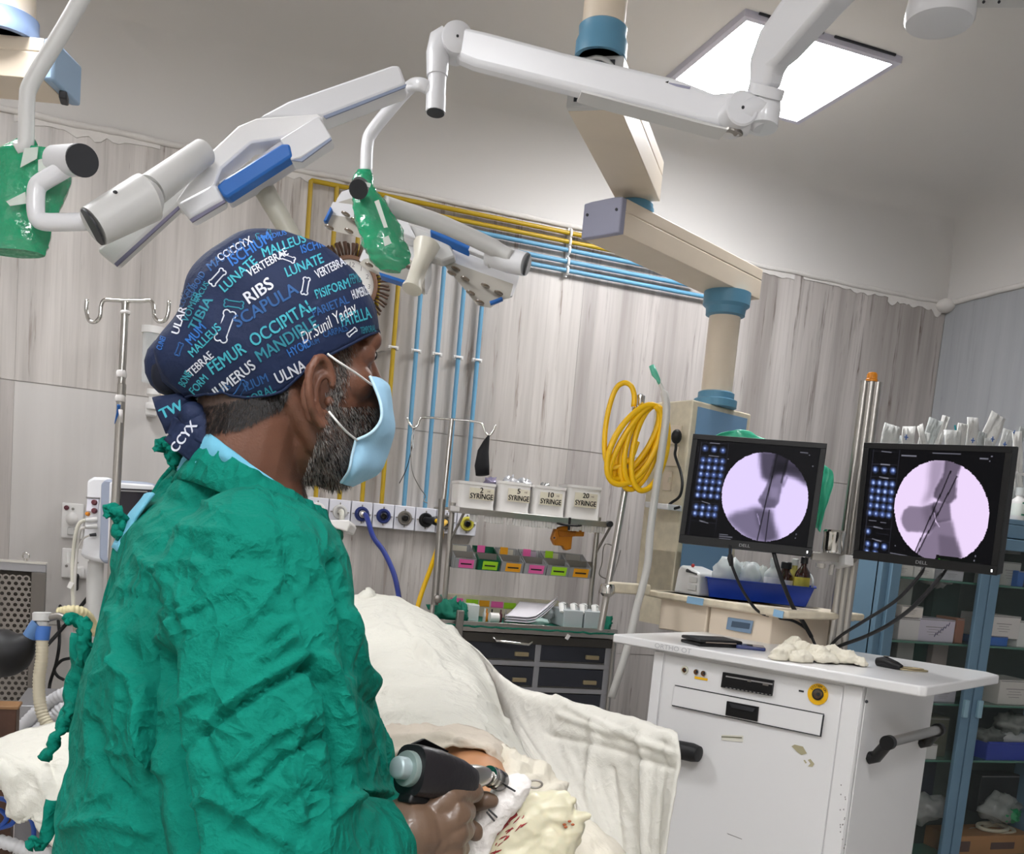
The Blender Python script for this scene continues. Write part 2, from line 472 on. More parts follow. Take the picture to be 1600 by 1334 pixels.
panel(-1.1, -0.5, -0.5, 0.1, 'lit square panel light behind the camera on the left')
panel(0.3, 0.9, -0.7, -0.1, 'lit square panel light behind the camera in the middle')
panel(-1.1, -0.5, -2.0, -1.4, 'lit square panel light at the front left of the room')

# ================================================================== GAS PIPES
PY = WY - 0.028
def pipe(name, pts, r, m, label, group):
    o = MB().tube(pts, r, 12).done(name, m, None, smooth='auto'); tag(o, label, 'pipe', group); return o
def W(px, py, Y=PY): return onY(px, py, Y)
GZ = W(640, 787).z      # top of the outlet plates
rowsZ = {}
for nm, p in dict(ya=(889, 364), yb=(890, 378), b1=(889, 391), b2=(889, 409), b3=(888, 423)).items(): rowsZ[nm] = W(*p).z
pr = 0.0094
def vert_pipe(nm, bottom, top, m, row, xend, label, group, name):
    x = (W(*bottom).x + W(*top).x) / 2
    z = rowsZ[row]
    pts = [V((x, PY, GZ - 0.02)), V((x, PY, z - 0.02)), V((x, PY, z - 0.004)), V((x + 0.004, PY, z)), V((x + 0.02, PY, z))]
    pts += [V((xend, PY, z))]
    return pipe(name, pts, pr, m, label, group), x
pipes = []
pipes.append(vert_pipe('a', (448, 780), (490, 300), M_YELLOWP, 'ya', W(930, 372).x, 'yellow gas pipe, the outermost, whose top corner bends right under the plaster', None, 'gas_pipe'))
x2 = (W(526, 300).x)
pipes.append((pipe('gas_pipe', [V((x2, PY, GZ - 0.02)), V((x2, PY, rowsZ['ya']))], pr, M_YELLOWP, 'yellow vertical gas pipe joining the top pipe just right of its corner', None), x2))
pipes.append(vert_pipe('c', (562, 770), (606, 300), M_YELLOWP, 'yb', W(1010, 402).x, 'yellow gas pipe feeding the lower of the two yellow runs', None, 'gas_pipe'))
x4 = (W(527, 775).x + W(563, 370).x) / 2
pipes.append((pipe('gas_pipe', [V((x4, PY, GZ - 0.02)), V((x4, PY, rowsZ['ya']))], pr, M_YELLOWP, 'yellow vertical gas pipe passing behind the wall clock', None), x4))
x5 = (W(595, 780).x + W(622, 470).x) / 2
pipes.append((pipe('gas_pipe', [V((x5, PY, GZ - 0.02)), V((x5, PY, rowsZ['yb']))], pr, M_YELLOWP, 'yellow vertical gas pipe just right of the surgeon\'s face', None), x5))
ends = dict(b1=W(1040, 428).x, b2=W(1082, 453).x, b3=W(1104, 468).x)
for i, (bt, tp, row, lab) in enumerate((((630, 785), (658, 470), 'b1', 'light blue gas pipe, leftmost vertical, feeding the top blue run'),
                              ((664, 790), (690, 470), 'b2', 'light blue gas pipe, second vertical from left, feeding the middle blue run'),
                              ((698, 790), (722, 470), 'b3', 'light blue gas pipe, third vertical from left, feeding the lowest blue run'))):
    pipes.append(vert_pipe('b', bt, tp, M_BLUEP, row, ends[row], lab, None, 'gas_pipe'))
x9 = (W(727, 790).x + W(752, 480).x) / 2
pipes.append((pipe('gas_pipe', [V((x9, PY, GZ - 0.02)), V((x9, PY, rowsZ['b3']))], pr, M_BLUEP, 'light blue gas pipe, rightmost vertical, ending in the lowest run', None), x9))
zc = W(649, 548).z
for (o, x) in pipes:
    mb = MB().box((x, PY + 0.006, zc), (0.042, 0.02, 0.014)); mb.cyl((x - 0.015, PY - 0.006, zc), (x - 0.015, PY + 0.004, zc), 0.004, n=8); mb.cyl((x + 0.015, PY - 0.006, zc), (x + 0.015, PY + 0.004, zc), 0.004, n=8)
    mb.tube([(x - 0.012, PY, zc), (x - 0.010, PY - 0.011, zc), (x, PY - 0.0115, zc), (x + 0.010, PY - 0.011, zc), (x + 0.012, PY, zc)], 0.005, 8)
    mb.done('pipe_clip', white_plastic, o)
# strip of saddles holding the horizontal runs
xs = W(889, 391).x
mb = MB().box((xs, PY + 0.017, (rowsZ['ya'] + rowsZ['b3']) / 2), (0.014, 0.008, rowsZ['ya'] - rowsZ['b3'] + 0.05))
for nm, z in rowsZ.items():
    mb.tube([(xs, PY, z + 0.016), (xs, PY - 0.010, z + 0.010), (xs, PY - 0.0125, z), (xs, PY - 0.010, z - 0.010), (xs, PY, z - 0.016)], 0.006, 8)
t = mb.done('saddle_strip', white_plastic, None, smooth='auto'); tag(t, 'white vertical strip of pipe saddles holding the horizontal gas pipes', 'clip')

# gas outlet plates
plx = [(462, 496), (497, 510.5), (511, 544), (545, 578), (579, 612), (613, 646), (647, 677), (678, 710), (711, 743)]
cols = [None, 'white', 'white', 'navy', 'navyring', 'steel', 'black', 'none', 'yellow']
M_PLATE = mat('outlet_plate', '#dcdce4', 0.4)
MNV = mat('navy_ring', '#28356f', 0.35); MYR = mat('yellow_ring', '#c9bf4a', 0.4)
pz = (W(650, 793).z + W(642, 828).z) / 2; ph = 0.102
xL = W(477.5, 800).x; xR = W(743, 830).x; n = 8; pw = (xR - xL) / n
labs = ['behind the surgeon\'s collar', 'holding a white probe', 'with the blue hose plugged in', 'with an empty navy socket', 'with a grey metal socket, fifth in the row',
        'with a black plug sticking out', 'half hidden by the drip pole', 'with a yellow ringed socket at the row\'s right end']
ringm = [white_plastic, M_LAMPG, MNV, MNV, M_GREYMETAL, M_BLACK, M_GREYMETAL, MYR]
outlet_pos = []
for i in range(-1, n):
    x = xL + pw * (i + 0.5)
    z = pz; lab = labs[i] if i >= 0 else 'at the left end of the row behind the neck'
    t = thing('gas_outlet', 'square white gas outlet plate ' + lab, 'outlet', (x, WY, z - ph / 2), 'gas outlets in a row on the wall')
    MB().box((x, WY - 0.02, z), (pw - 0.004, 0.04, ph)).done('plate', M_PLATE, t, bevel=0.003)
    rm = ringm[i] if i >= 0 else white_plastic
    MB().lathe((x, WY - 0.038, z), (0, -1, 0), [(0.031, 0), (0.031, 0.008), (0.027, 0.012), (0.021, 0.012), (0.019, 0.006), (0.001, 0.006)]).done('socket_ring', rm, t, smooth='auto')
    MB().lathe((x, WY - 0.044, z), (0, -1, 0), [(0.014, 0), (0.014, 0.010), (0.010, 0.013), (0.009, 0.004), (0.001, 0.004)], 16).done('socket', M_BLACK if i in (3, 4, 5, 6, 7) else M_CHROME, t, smooth='auto')
    mb = MB()
    for k in range(4):
        a = math.pi / 2 * k
        mb.box((x + 0.033 * math.cos(a), WY - 0.042, z + 0.033 * math.sin(a)), (0.012 if k % 2 == 0 else 0.004, 0.006, 0.004 if k % 2 == 0 else 0.012))
    mb.done('alignment_tab', M_GREYMETAL, t)
    outlet_pos.append(V((x, WY - 0.05, z)))
# blue hose
P = outlet_pos[3]
hp = [P, P + V((0.01, -0.05, -0.01)), at(583, 838, 4.0), at(600, 862, 4.0), at(615, 895, 3.95), at(622, 925, 3.9), at(624, 945, 3.85), at(625, 1000, 3.8), at(622, 1100, 3.8), V((0.95, 3.7, 0.05))]
t = MB().tube(crom(hp, 8), 0.0105, 12).done('oxygen_hose', M_BLUEHOSE, None, smooth=True); tag(t, 'navy blue rubber hose hanging in a curve from the wall outlet', 'hose')
MB().lathe(P + V((0, 0.01, 0)), (0, -1, 0), [(0.016, 0), (0.016, 0.03), (0.011, 0.04), (0.004, 0.042)], 16).done('hose_plug', M_CHROME, t, smooth='auto')
# black probe and yellow hose
P = outlet_pos[6]
yh = [P + V((0.0, -0.005, 0)), P + V((0.03, -0.06, 0)), P + V((0.06, -0.10, 0.0)), at(690, 822, 3.85), at(690, 835, 3.8), at(686, 850, 3.8), at(672, 890, 3.75), at(656, 935, 3.7), at(645, 980, 3.7), at(620, 1060, 3.7), V((0.9, 3.6, 0.05))]
t = MB().tube(crom(yh, 6), 0.009, 12).done('vacuum_hose', M_YELLOW, None, smooth=True); tag(t, 'straight hanging yellow hose below the outlets left of the drip pole', 'hose')
MB().tube([P, P + V((0.012, -0.02, 0)), P + V((0.03, -0.05, 0)), P + V((0.035, -0.06, 0)), P + V((0.06, -0.10, 0))], [0.013, 0.013, 0.02, 0.007, 0.007], 14).done('hose_plug', M_BLACK, t, smooth='auto')
# white tube from second plate
P = outlet_pos[2]
t = MB().tube(crom([P, P + V((0.004, -0.02, 0)), P + V((0.004, -0.03, -0.02)), P + V((0.004, -0.03, -0.06))], 5), 0.011, 10).done('suction_probe', M_DRAPE, None, smooth=True)
tag(t, 'short white tube plugged into the second gas outlet', 'tube')

# wall clock ---------------------------------------------------------
WK = WY - .036
cc = onY(548, 443, WK - 0.03); rc = 0.098
t = thing('wall_clock', 'round wall clock with a brown ruffled rim behind the surgeon\'s cap', 'clock', (cc.x, WY, cc.z))
M_RUFF = mat('brown_ruffle', '#5b4438', 0.7, vary=0.2, vscale=60)
M_RIM = mat('brown_rim', '#7d5e4c', 0.5)
MB().lathe((cc.x, WK, cc.z), (0, -1, 0), [(rc + 0.012, 0), (rc + 0.012, 0.035), (rc + 0.006, 0.042), (rc - 0.004, 0.042), (rc - 0.006, 0.03), (0.01, 0.03)], 48).done('rim', M_RIM, t, smooth='auto')
MB().lathe((cc.x, WK - 0.029, cc.z), (0, -1, 0), [(rc - 0.004, 0), (rc - 0.004, 0.004), (0.001, 0.004)], 48).done('dial', mat('clock_dial', '#e9e7e4', 0.5), t)
mb = MB(); N = 56
for k in range(N):
    a = 2 * math.pi * k / N; d = V((math.cos(a), 0, math.sin(a))); tt = V((-math.sin(a), 0, math.cos(a)))
    p0 = V((cc.x, WK - 0.02, cc.z)) + d * (rc + 0.008); L_ = 0.05 + 0.008 * rnd.random()
    p1 = p0 + d * L_ + V((0, -0.01 + 0.02 * (k % 2), 0))
    mb.tube([p0, p0.lerp(p1, 0.5) + V((0, -0.01, 0)), p1], [0.004, 0.0075, 0.0085], 6, flat=0.6)
mb.done('ruffle', M_RUFF, t, smooth=True)
for k in range(1, 13):
    a = math.pi / 2 - 2 * math.pi * k / 12
    text_on(str(k), (cc.x + 0.074 * math.cos(a), WK - 0.0335, cc.z + 0.074 * math.sin(a)), (1, 0, 0), (0, 0, 1), 0.018, M_GREYINK, t, 'numeral')
MB().box((cc.x - 0.02, WK - 0.036, cc.z + 0.012), (0.05, 0.002, 0.006), Matrix.Rotation(-math.atan2(0.6, -1), 3, 'Y')).done('hand', M_INK, t)
# ================================================================== CEILING PENDANTS
def pendant_arm(a, b, c, h, t, cap_m, end_m=M_CREAM):
    """a,b: the two lower corners of the near end, c: lower right corner of the far end"""
    a, b, c = V(a), V(b), V(c); L_ = c - b; wv = a - b
    wv = wv - L_.normalized() * wv.dot(L_.normalized())
    n = 1
    U = L_.normalized(); Wd = wv.normalized(); wl = wv.length; l = L_.length
    mb = MB()
    def P(u, w, z): return b + U * u + Wd * w + V((0, 0, z))
    g = 0.004
    prof = [(0, 0), (wl, 0), (wl, h * .62), (wl - g, h * .64), (wl, h * .66), (wl, h), (0, h), (0, h * .66), (g, h * .64), (0, h * .62)]
    mb.slab([P(0.012, w, z) for w, z in prof], U * (l - 0.012))
    mb.done('arm_beam', M_CREAM, t, bevel=0.003)
    mb = MB(); mb.slab([P(-0.012, w, z) for w, z in ((0, 0), (wl, 0), (wl, h * 1.0), (wl * .8, h * 1.03), (wl * .2, h * 1.03), (0, h))], U * 0.024)
    mb.done('end_cap', cap_m, t, bevel=0.004)
    for w in (0.12, 0.88):
        MB().cyl(P(-0.015, wl * w, h * 0.66), P(-0.011, wl * w, h * 0.66), 0.0045, n=10).done('screw', M_DARK, t)
    return P, l, wl
def collar(p, t, r, z0, z1, m=M_BLUECOL, name='collar'):
    MB().lathe((p.x, p.y, z0), (0, 0, 1), [(r, 0), (r, (z1 - z0) * .45), (r * .93, (z1 - z0) * .5), (r * .93, (z1 - z0) * .9), (r * .88, z1 - z0)], 36).done(name, m, t, smooth='auto')

Z2 = 2.35; Z1 = 2.485; H2 = 0.105; H1 = 0.118
a2, b2, c2 = onZ(918, 378, Z2), onZ(971, 365, Z2), onZ(1187, 468, Z2)
a1, b1, c1 = onZ(874, 150, Z1), onZ(969, 169, Z1), onZ(1031, 315, Z1)
piv2 = onZ(985, 387, Z2); col_p = onZ(1137, 458, Z2); piv1 = V((piv2.x, piv2.y, 0)); top_p = onZ(935, 135, Z1)
t = thing('ceiling_pendant', 'cream jointed ceiling pendant with blue collars carrying the equipment column', 'pendant', (top_p.x, top_p.y, CZ))
pend = t
P1_, l1, w1 = pendant_arm(a1, b1, c1, H1, t, M_LAMPG)
P2_, l2, w2 = pendant_arm(a2, b2, c2, H2, t, mat('cap_greyblue', '#9a9bb0', 0.45))
collar(piv2, t, 0.062, Z2 + H2, Z1)
# open near end of the upper arm: arch and hollow
mb = MB()
for k in range(13):
    a = math.pi * k / 12
MB().tube([P1_(-0.02, w1 * (.5 + .42 * math.cos(math.pi * k / 12)), H1 * .35 + H1 * .6 * math.sin(math.pi * k / 12)) for k in range(13)], 0.006, 8).done('end_arch', M_LAMPG, t, smooth=True)
MB().slab([P1_(-0.016, w, z) for w, z in ((w1 * .15, H1 * .1), (w1 * .85, H1 * .1), (w1 * .85, H1 * .9), (w1 * .15, H1 * .9))], (b1 - c1).normalized() * 0.003).done('cavity', M_DARK, t)
tp = onZ(938, 92, Z1 + H1)
MB().cyl((tp.x, tp.y, Z1 + H1), (tp.x, tp.y, CZ), 0.053, n=36).done('ceiling_column', M_CREAM, t, smooth='auto')
MB().lathe((tp.x, tp.y, Z1 + H1), (0, 0, 1), [(0.064, 0), (0.064, 0.035), (0.058, 0.05), (0.06, 0.07), (0.054, 0.075)], 36).done('collar', M_BLUECOL, t, smooth='auto')
MB().cyl((tp.x, tp.y, CZ - 0.03), (tp.x, tp.y, CZ), 0.11, n=36).done('ceiling_plate', M_CREAM, t, smooth='auto')
# the drop column
boxF = at(1083, 624, 3.46); ZB = boxF.z
cp = onZ(1137, 458, Z2)
cz_low = ZB + 0.005
MB().cyl((cp.x, cp.y, cz_low), (cp.x, cp.y, Z2), 0.056, n=40).done('drop_column', M_CREAM, t, smooth='auto')
MB().lathe((cp.x, cp.y, Z2 - 0.085), (0, 0, 1), [(0.057, 0), (0.07, 0.005), (0.072, 0.03), (0.084, 0.04), (0.084, 0.085)], 40).done('collar', M_BLUECOL, t, smooth='auto')
MB().lathe((cp.x, cp.y, ZB), (0, 0, 1), [(0.078, 0), (0.078, 0.025), (0.066, 0.03), (0.066, 0.05), (0.057, 0.055)], 40).done('collar', M_BLUECOL, t, smooth='auto')

# ---- equipment head under the drop column
bL, bF, bR = onZ(1035, 628, ZB), onZ(1083, 624, ZB), onZ(1174, 647, ZB)
uF = (bR - bF).normalized(); nF = V((uF.y, -uF.x, 0)); lF = (bR - bF).length
if nF.dot(FWD) > 0: nF = -nF
lS = min(max((bL - bF).length, 0.2), 0.34)
vS = (bL - bF).normalized()
hB = ZB - at(1041, 925, (bL - EYE).dot(FWD)).z
eq = thing('equipment_column', 'cream and blue medical gas box hanging from the pendant behind left monitor', 'pendant box', (bF.x, bF.y, ZB - hB))
back = vS * lS
c_ = [bF, bR, bR + back, bF + back]
dn = V((0, 0, -hB))
MB().slab([p + (0.012 * (V((0, 0, 0)))) for p in c_], dn).done('housing', M_CREAM2, eq, bevel=0.006)
MB().slab([bF + uF * 0.03 + nF * 0.003 - V((0, 0, .02)), bF + uF * (lF - 0.025) + nF * 0.003 - V((0, 0, .02)), bF + uF * (lF - 0.025) + nF * 0.003 + dn * .97, bF + uF * 0.03 + nF * 0.003 + dn * .97], -nF * 0.004).done('front_panel', M_BLUEPANEL, eq)
nS = V((vS.y, -vS.x, 0)); nS = nS if nS.dot(FWD) < 0 else -nS
def sideP(px, py, o=0.0): return onP(px, py, bF + nS * o, nS)
for (x0, y0, x1, y1, nm) in ((1037, 667, 1049, 694, 'socket_plate'), (1050, 664, 1067, 694, 'socket_plate'), (1036, 697, 1062, 728, 'socket_plate'), (1040, 736, 1052, 766, 'switch_plate')):
    q = [sideP(x0, y0), sideP(x1, y0 + 1), sideP(x1 - 3, y1 + 1), sideP(x0 - 3, y1)]
    MB().slab(q, nS * 0.008).done(nm, M_CREAM, eq, bevel=0.002)
MB().box(sideP(1046, 750, 0.010), (0.008, 0.008, 0.02)).done('switch', M_CREAM2, eq)
# plug and cable
pp = sideP(1057, 682, 0.03)
pl = thing('power_plug', 'black three-pin plug and cord in the pendant side socket', 'plug', pp)
MB().ball(pp, (0.019, 0.019, 0.026)).done('plug_body', M_BLACK, pl, smooth=True)
cpt = [pp + V((0, 0, -.02)), sideP(1056, 700, .04), sideP(1055, 712, .035), sideP(1063, 735, .035), sideP(1066, 755, .05), sideP(1062, 775, .05), sideP(1048, 786, .05), sideP(1042, 792, .05), sideP(1050, 795, .04), sideP(1062, 792, .03)]
MB().tube(crom(cpt, 6), 0.005, 10).done('cord', M_RUBBER, pl, smooth=True)
q = [sideP(1030, 786, .0), sideP(1066, 790, .0), sideP(1066, 799, .0), sideP(1030, 795, .0)]
MB().slab(q, nS * 0.07).done('side_shelf', M_LAMPW, eq, bevel=0.003)
# IV pole bracket
ivD = 3.2
p0, p1 = at(948, 917, ivD), at(1014, 921, ivD + .05)
MB().box((p0 + p1) / 2, ((p1 - p0).length, 0.03, 0.036), Matrix.Rotation(math.atan2((p1 - p0).y, (p1 - p0).x), 3, 'Z')).done('pole_bracket', M_CREAM2, eq, bevel=0.006)

iv = thing('drip_pole', 'thin chrome pole clamped beside the pendant, holding the coiled yellow hose', 'pole', at(938, 985, ivD))
MB().cyl(at(996, 655, ivD), at(938, 985, ivD), 0.011, n=16).done('pole', M_STEEL, iv, smooth='auto')
MB().lathe(at(998, 645, ivD), (at(1001, 615, ivD) - at(998, 645, ivD)), [(0.012, 0), (0.02, 0.012), (0.012, 0.02), (0.016, 0.03), (0.016, 0.055), (0.008, 0.06)], 12).done('valve', M_CHROME, iv, smooth='auto')
MB().cyl(at(990, 640, ivD), at(1010, 640, ivD), 0.006, n=10).done('valve_stem', M_CHROME, iv)
MB().lathe(at(950, 912, ivD - .03), (0, 0, -1), [(0.02, 0), (0.024, .01), (0.024, .03), (.015, .04)], 14).done('clamp_knob', M_CHROME, iv, smooth='auto')
# yellow coil
hs = thing('coiled_hose', 'bright yellow hose coiled and hung on the thin pole', 'hose', at(980, 762, ivD))
cpts = []
turns = 7
for k in range(turns * 12):
    a = 2 * math.pi * k / 12 ; w = k / 12
    rx, ry = 25 + 5 * math.sin(w * 2.6), 66 + 3 * math.sin(w * 1.9)
    ti = 0.36 + .20 * math.sin(w * 1.35)
    cx, cy = 1024 - ry * math.sin(ti), 634 + ry * math.cos(ti)
    ex, ey = rx * math.sin(a), -ry * math.cos(a)
    cpts.append(at(cx + ex * math.cos(ti) - ey * math.sin(ti), cy + ex * math.sin(ti) + ey * math.cos(ti), ivD - 0.05 + 0.02 * math.sin(a) + 0.006 * w))
MB().tube(crom(cpts, 3), 0.0095, 10).done('coil', M_YELLOW, hs, smooth=True)
MB().tube(crom([at(x, y, ivD - 0.04) for x, y in ((990, 635), (991, 618), (986, 603), (975, 598), (962, 608), (951, 640), (945, 680), (946, 715), (956, 730), (970, 727), (986, 715), (996, 690))], 5), 0.0085, 10).done('free_end', M_YELLOW, hs, smooth=True)
MB().tube([at(990, 632, ivD - .04), at(990, 640, ivD - .03), at(995, 642, ivD)], 0.006, 8).done('connector', M_CHROME, hs, smooth=True)
# suction tube with teal tip
st = thing('suction_tube', 'clear whitish tube with teal tip hanging in front of the pendant side', 'tube', at(985, 1000, 3.1))
M_TUBE = mat('milky_tube', '#d5d3cf', 0.3, alpha=0.8)
MB().tube(crom([at(x, y, 3.15) for x, y in ((1028, 592), (1036, 610), (1041, 630), (1040, 660), (1033, 710), (1024, 770), (1016, 830), (1012, 880), (1004, 915), (996, 945), (988, 980), (975, 1030), (955, 1090))], 5), [0.006 if i < 6 else 0.0125 for i in range(61)], 12).done('tube', M_TUBE, st, smooth=True)
MB().tube([at(1018, 571, 3.15), at(1023, 584, 3.15), at(1028, 592, 3.15), at(1031, 600, 3.15)], [0.009, 0.011, 0.007, 0.006], 10).done('tip', mat('teal_tip', '#5fc4a6', 0.3, alpha=.85), st, smooth=True)

# ---- pendant shelf with drawers
ZS = at(1010, 922, 3.25).z
sL, sR = onZ(1010, 921, ZS), onZ(1232, 954, ZS)
uS = (sR - sL).normalized(); bS = V((-uS.y, uS.x, 0)); bS = bS if bS.dot(FWD) > 0 else -bS
sh = thing('equipment_shelf', 'worn cream shelf with two drawers under the pendant box', 'shelf', (sL + sR) / 2 - V((0, 0, .1)))
MB().slab([sL, sR, sR + bS * .36, sL + bS * .36], V((0, 0, -0.022))).done('shelf_board', M_CREAM2, sh, bevel=0.006)
MB().slab([sL + uS * .03 + bS * .02, sR - uS * .03 + bS * .02, sR - uS * .03 + bS * .35, sL + uS * .03 + bS * .35], V((0, 0, -0.026)) - V((0, 0, 0))).done('under_frame', M_CREAM, sh)
def shP(px, py, o=0.0): return onP(px, py, sL + bS * (0.03 - o), bS)
for (x0, y0, x1, y1) in ((1033, 934, 1106, 982), (1110, 948, 1206, 1000)):
    q = [shP(x0, y0), shP(x1, y0 + (x1 - x0) * .15), shP(x1 - 5, y1 + (x1 - x0) * .15), shP(x0 - 5, y1)]
    MB().slab(q, bS * 0.28).done('drawer', M_CREAM, sh, bevel=0.005)
q = [shP(1139, 964, .002), shP(1178, 970, .002), shP(1174, 990, .002), shP(1136, 983, .002)]
dh = MB().slab(q, -bS * 0.006).done('drawer_pull', mat('pull_blue', '#7b93ad', 0.4), sh, bevel=0.002)
q = [shP(1145, 970, .006), shP(1173, 974, .006), shP(1171, 983, .006), shP(1143, 979, .006)]
MB().slab(q, -bS * 0.003).done('pull_recess', mat('pull_dark', '#44566a', 0.5), sh)
for x0, x1 in ((1075, 1100), (1210, 1225)):
    q = [onP(x0, 931 + (x0 - 1075) * .15, sL - bS * .002, bS), onP(x1, 935 + (x0 - 1075) * .15, sL - bS * .002, bS), onP(x1 - 2, 946 + (x0 - 1075) * .15, sL - bS * .002, bS), onP(x0 - 2, 942 + (x0 - 1075) * .15, sL - bS * .002, bS)]
    MB().slab(q, -bS * .002).done('tape_patch', mat('blue_tape', '#8db6d6', 0.5), sh)
# shelf carrier back to the column
pc = bF + dn + back * .5
MB().slab([bF + dn + V((0, 0, .15)), bL + dn + V((0, 0, .15)), bL + dn + V((0, 0, -.12)), bF + dn + V((0, 0, -.12))], uF * 0.2).done('carrier', M_CREAM2, eq)
def on_shelf(px, py, back_=0.0): return onZ(px, py, ZS)
# tray
tl, tr = at(1106, 904, 3.14), at(1271, 920, 3.05)
tr.z = tl.z = ZS + 0.062; u_ = (tr - tl).normalized(); w_ = V((-u_.y, u_.x, 0)); w_ = w_ if w_.dot(FWD) > 0 else -w_
Lt = (tr - tl).length; Wt = 0.20; hT = 0.060
ty = thing('storage_tray', 'blue plastic tray of bottles on the pendant shelf', 'tray', (tl + tr) / 2 - V((0, 0, hT)))
def TP(a, b, z): return tl + u_ * a + w_ * b + V((0, 0, z))
mb = MB(); s = 0.012
bot = [TP(s, s, -hT), TP(Lt - s * 1.6, s, -hT), TP(Lt - s * 1.6, Wt - s, -hT), TP(s, Wt - s, -hT)]
top = [TP(0, 0, 0), TP(Lt, 0, 0), TP(Lt, Wt, 0), TP(0, Wt, 0)]
mb.slab(bot, V((0, 0, 0.003)))
for i in range(4):
    j = (i + 1) % 4; nn = ((bot[i] + bot[j]) / 2 - TP(Lt / 2, Wt / 2, -hT)); nn.z = 0; nn.normalize()
    mb.slab([bot[i], bot[j], top[j], top[i]], nn * 0.003)
mb.done('basin', M_TRAYBLUE, ty, bevel=0.001, seg=1)
mb = MB()
for i in range(4):
    j = (i + 1) % 4; nn = ((bot[i] + bot[j]) / 2 - TP(Lt / 2, Wt / 2, -hT)); nn.z = 0; nn.normalize()
    mb.slab([top[i], top[j], top[j] + nn * 0.009, top[i] + nn * 0.009], V((0, 0, 0.003)))
mb.done('rim', M_TRAYBLUE, ty)
def bottle(p, r, h, m, label, cap_m, lab_m=None, neck=0.4, group=None, dz=0.0, cap_h=.02):
    t = thing('bottle', label, 'bottle', p, group); p = V(p)
    MB().lathe(p, (0, 0, 1), [(r * .9, 0), (r, .004), (r, h * .62), (r * .92, h * .68), (r * neck, h * .8), (r * neck, h * .88)], 24).done('body', m, t, smooth='auto')
    MB().lathe(p + V((0, 0, h * .86)), (0, 0, 1), [(r * (neck + .1), 0), (r * (neck + .1), cap_h), (r * neck, cap_h + .002)], 20).done('cap', cap_m, t, smooth='auto')
    if lab_m:
        MB().lathe(p + V((0, 0, h * .15)), (0, 0, 1), [(r * 1.01, 0), (r * 1.012, .001), (r * 1.012, h * .42), (r * 1.01, h * .421)], 24).done('label_band', lab_m, t, smooth='auto')
    return t
zf = -hT + 0.004
bottle(TP(Lt * .60, .07, zf), .026, .135, M_FROST, 'translucent white bottle in the middle of the blue tray', M_FROST, white_plastic, .35)
bottle(TP(Lt * .72, .10, zf), .026, .125, M_AMBER, 'short dark brown bottle with a white label in the blue tray', M_BLACK, M_CARD, .55)
bottle(TP(Lt * .80, .125, zf), .022, .14, mat('yellow_bottle', '#cfc163', 0.4), 'yellowish bottle half hidden behind the amber bottles', M_CARD, None, .4)
bottle(TP(Lt * .885, .085, zf), .024, .15, M_AMBER, 'tall amber bottle with black cap at the right end of the blue tray', M_BLACK, mat('yellow_label', '#d8c64a', .6), .4)
# clear bags and clear box in the tray
def crumple(c, size, m, label, name='plastic_bag', cat='bag', amp=0.35, seed=0, group=None, parent=None, seg=26, sc=1.0, origin=None):
    mb = MB(); mb.ball(c, size, None, seg)
    for v in mb.bm.verts:
        d = (v.co - V(c)); k = 1 + amp * (noise.noise(d * (6 / max(size)) * .5 * sc + V((seed, 0, 0))) + 0.5 * noise.noise(d * (14 / max(size)) * .5 * sc + V((0, seed, 0))))
        v.co = V(c) + d * k
    o = obj(mb, name, m, parent, smooth=True)
    if parent is None: tag(o, label, cat, group)
    return o
crumple(TP(Lt * .18, .09, zf + .068), (.052, .05, .055), M_FROST, 'crumpled clear bag of gauze at the left of the blue tray', seed=3)
crumple(TP(Lt * .36, .10, zf + .064), (.045, .05, .052), M_CLEAR, 'crumpled clear bag in the blue tray right of the gauze bag', seed=8)
crumple(TP(Lt * .48, .10, zf + .06), (.03, .04, .048), mat('clear2', '#cfd6cf', .2, alpha=.5), 'small greenish clear bag beside the translucent bottle', seed=12)
t = MB().tube(crom([TP(Lt * .95, .08, zf + .01), TP(Lt * .99, .08, .01), TP(Lt * .97, .10, .035), TP(Lt * .92, .12, .05)], 8), .003, 8).done('plastic_loop', M_FROST, None, smooth=True); tag(t, 'thin white plastic loop at the right end of the blue tray', 'loop')
# white compressor / nebuliser
c = (onZ(1070, 925, ZS) + bS * .04); c = onZ(1064, 928, ZS) + bS * 0.02
nb = thing('nebuliser', 'small white medical device on the left end of the pendant shelf', 'device', c)
mb = MB(); wN = .115; hN = .095; dN = .10
def NP(a, b, z): return c + uS * a + bS * b + V((0, 0, z))
mb.slab([NP(-wN / 2, 0, 0), NP(wN / 2, 0, 0), NP(wN / 2 - .004, .0, hN * .75), NP(wN / 2 - .03, 0.0, hN * .86), NP(-wN / 2 + .022, 0.0, hN), NP(-wN / 2 + .008, 0, hN * .8)], bS * dN)
mb.done('casing', M_WHITE, nb, bevel=0.009, seg=3)
for k in range(2):
    q = [NP(.012, -.002, .016 + .026 * k), NP(.048, -.002, .016 + .026 * k), NP(.048, -.002, .034 + .026 * k), NP(.012, -.002, .034 + .026 * k)]
    MB().slab(q, -bS * .003).done('button', M_LAMPG, nb, bevel=.002)
MB().tube([NP(.0, -.004, .078), NP(.02, -.005, .074), NP(.045, -.004, .07)], [.006, .003, .002], 8).done('lever', M_DARK, nb, smooth=True)
MB().ball(NP(-.01, .03, hN + .0), .006).done('red_button', mat('red_plastic', '#c03a3a', .4), nb, smooth=True)
p = onZ(1108, 932, ZS)
bottle(p, .010, .045, M_FROST, 'tiny vial standing in front of the blue tray', white_plastic, M_CARD, .6, cap_h=.008)

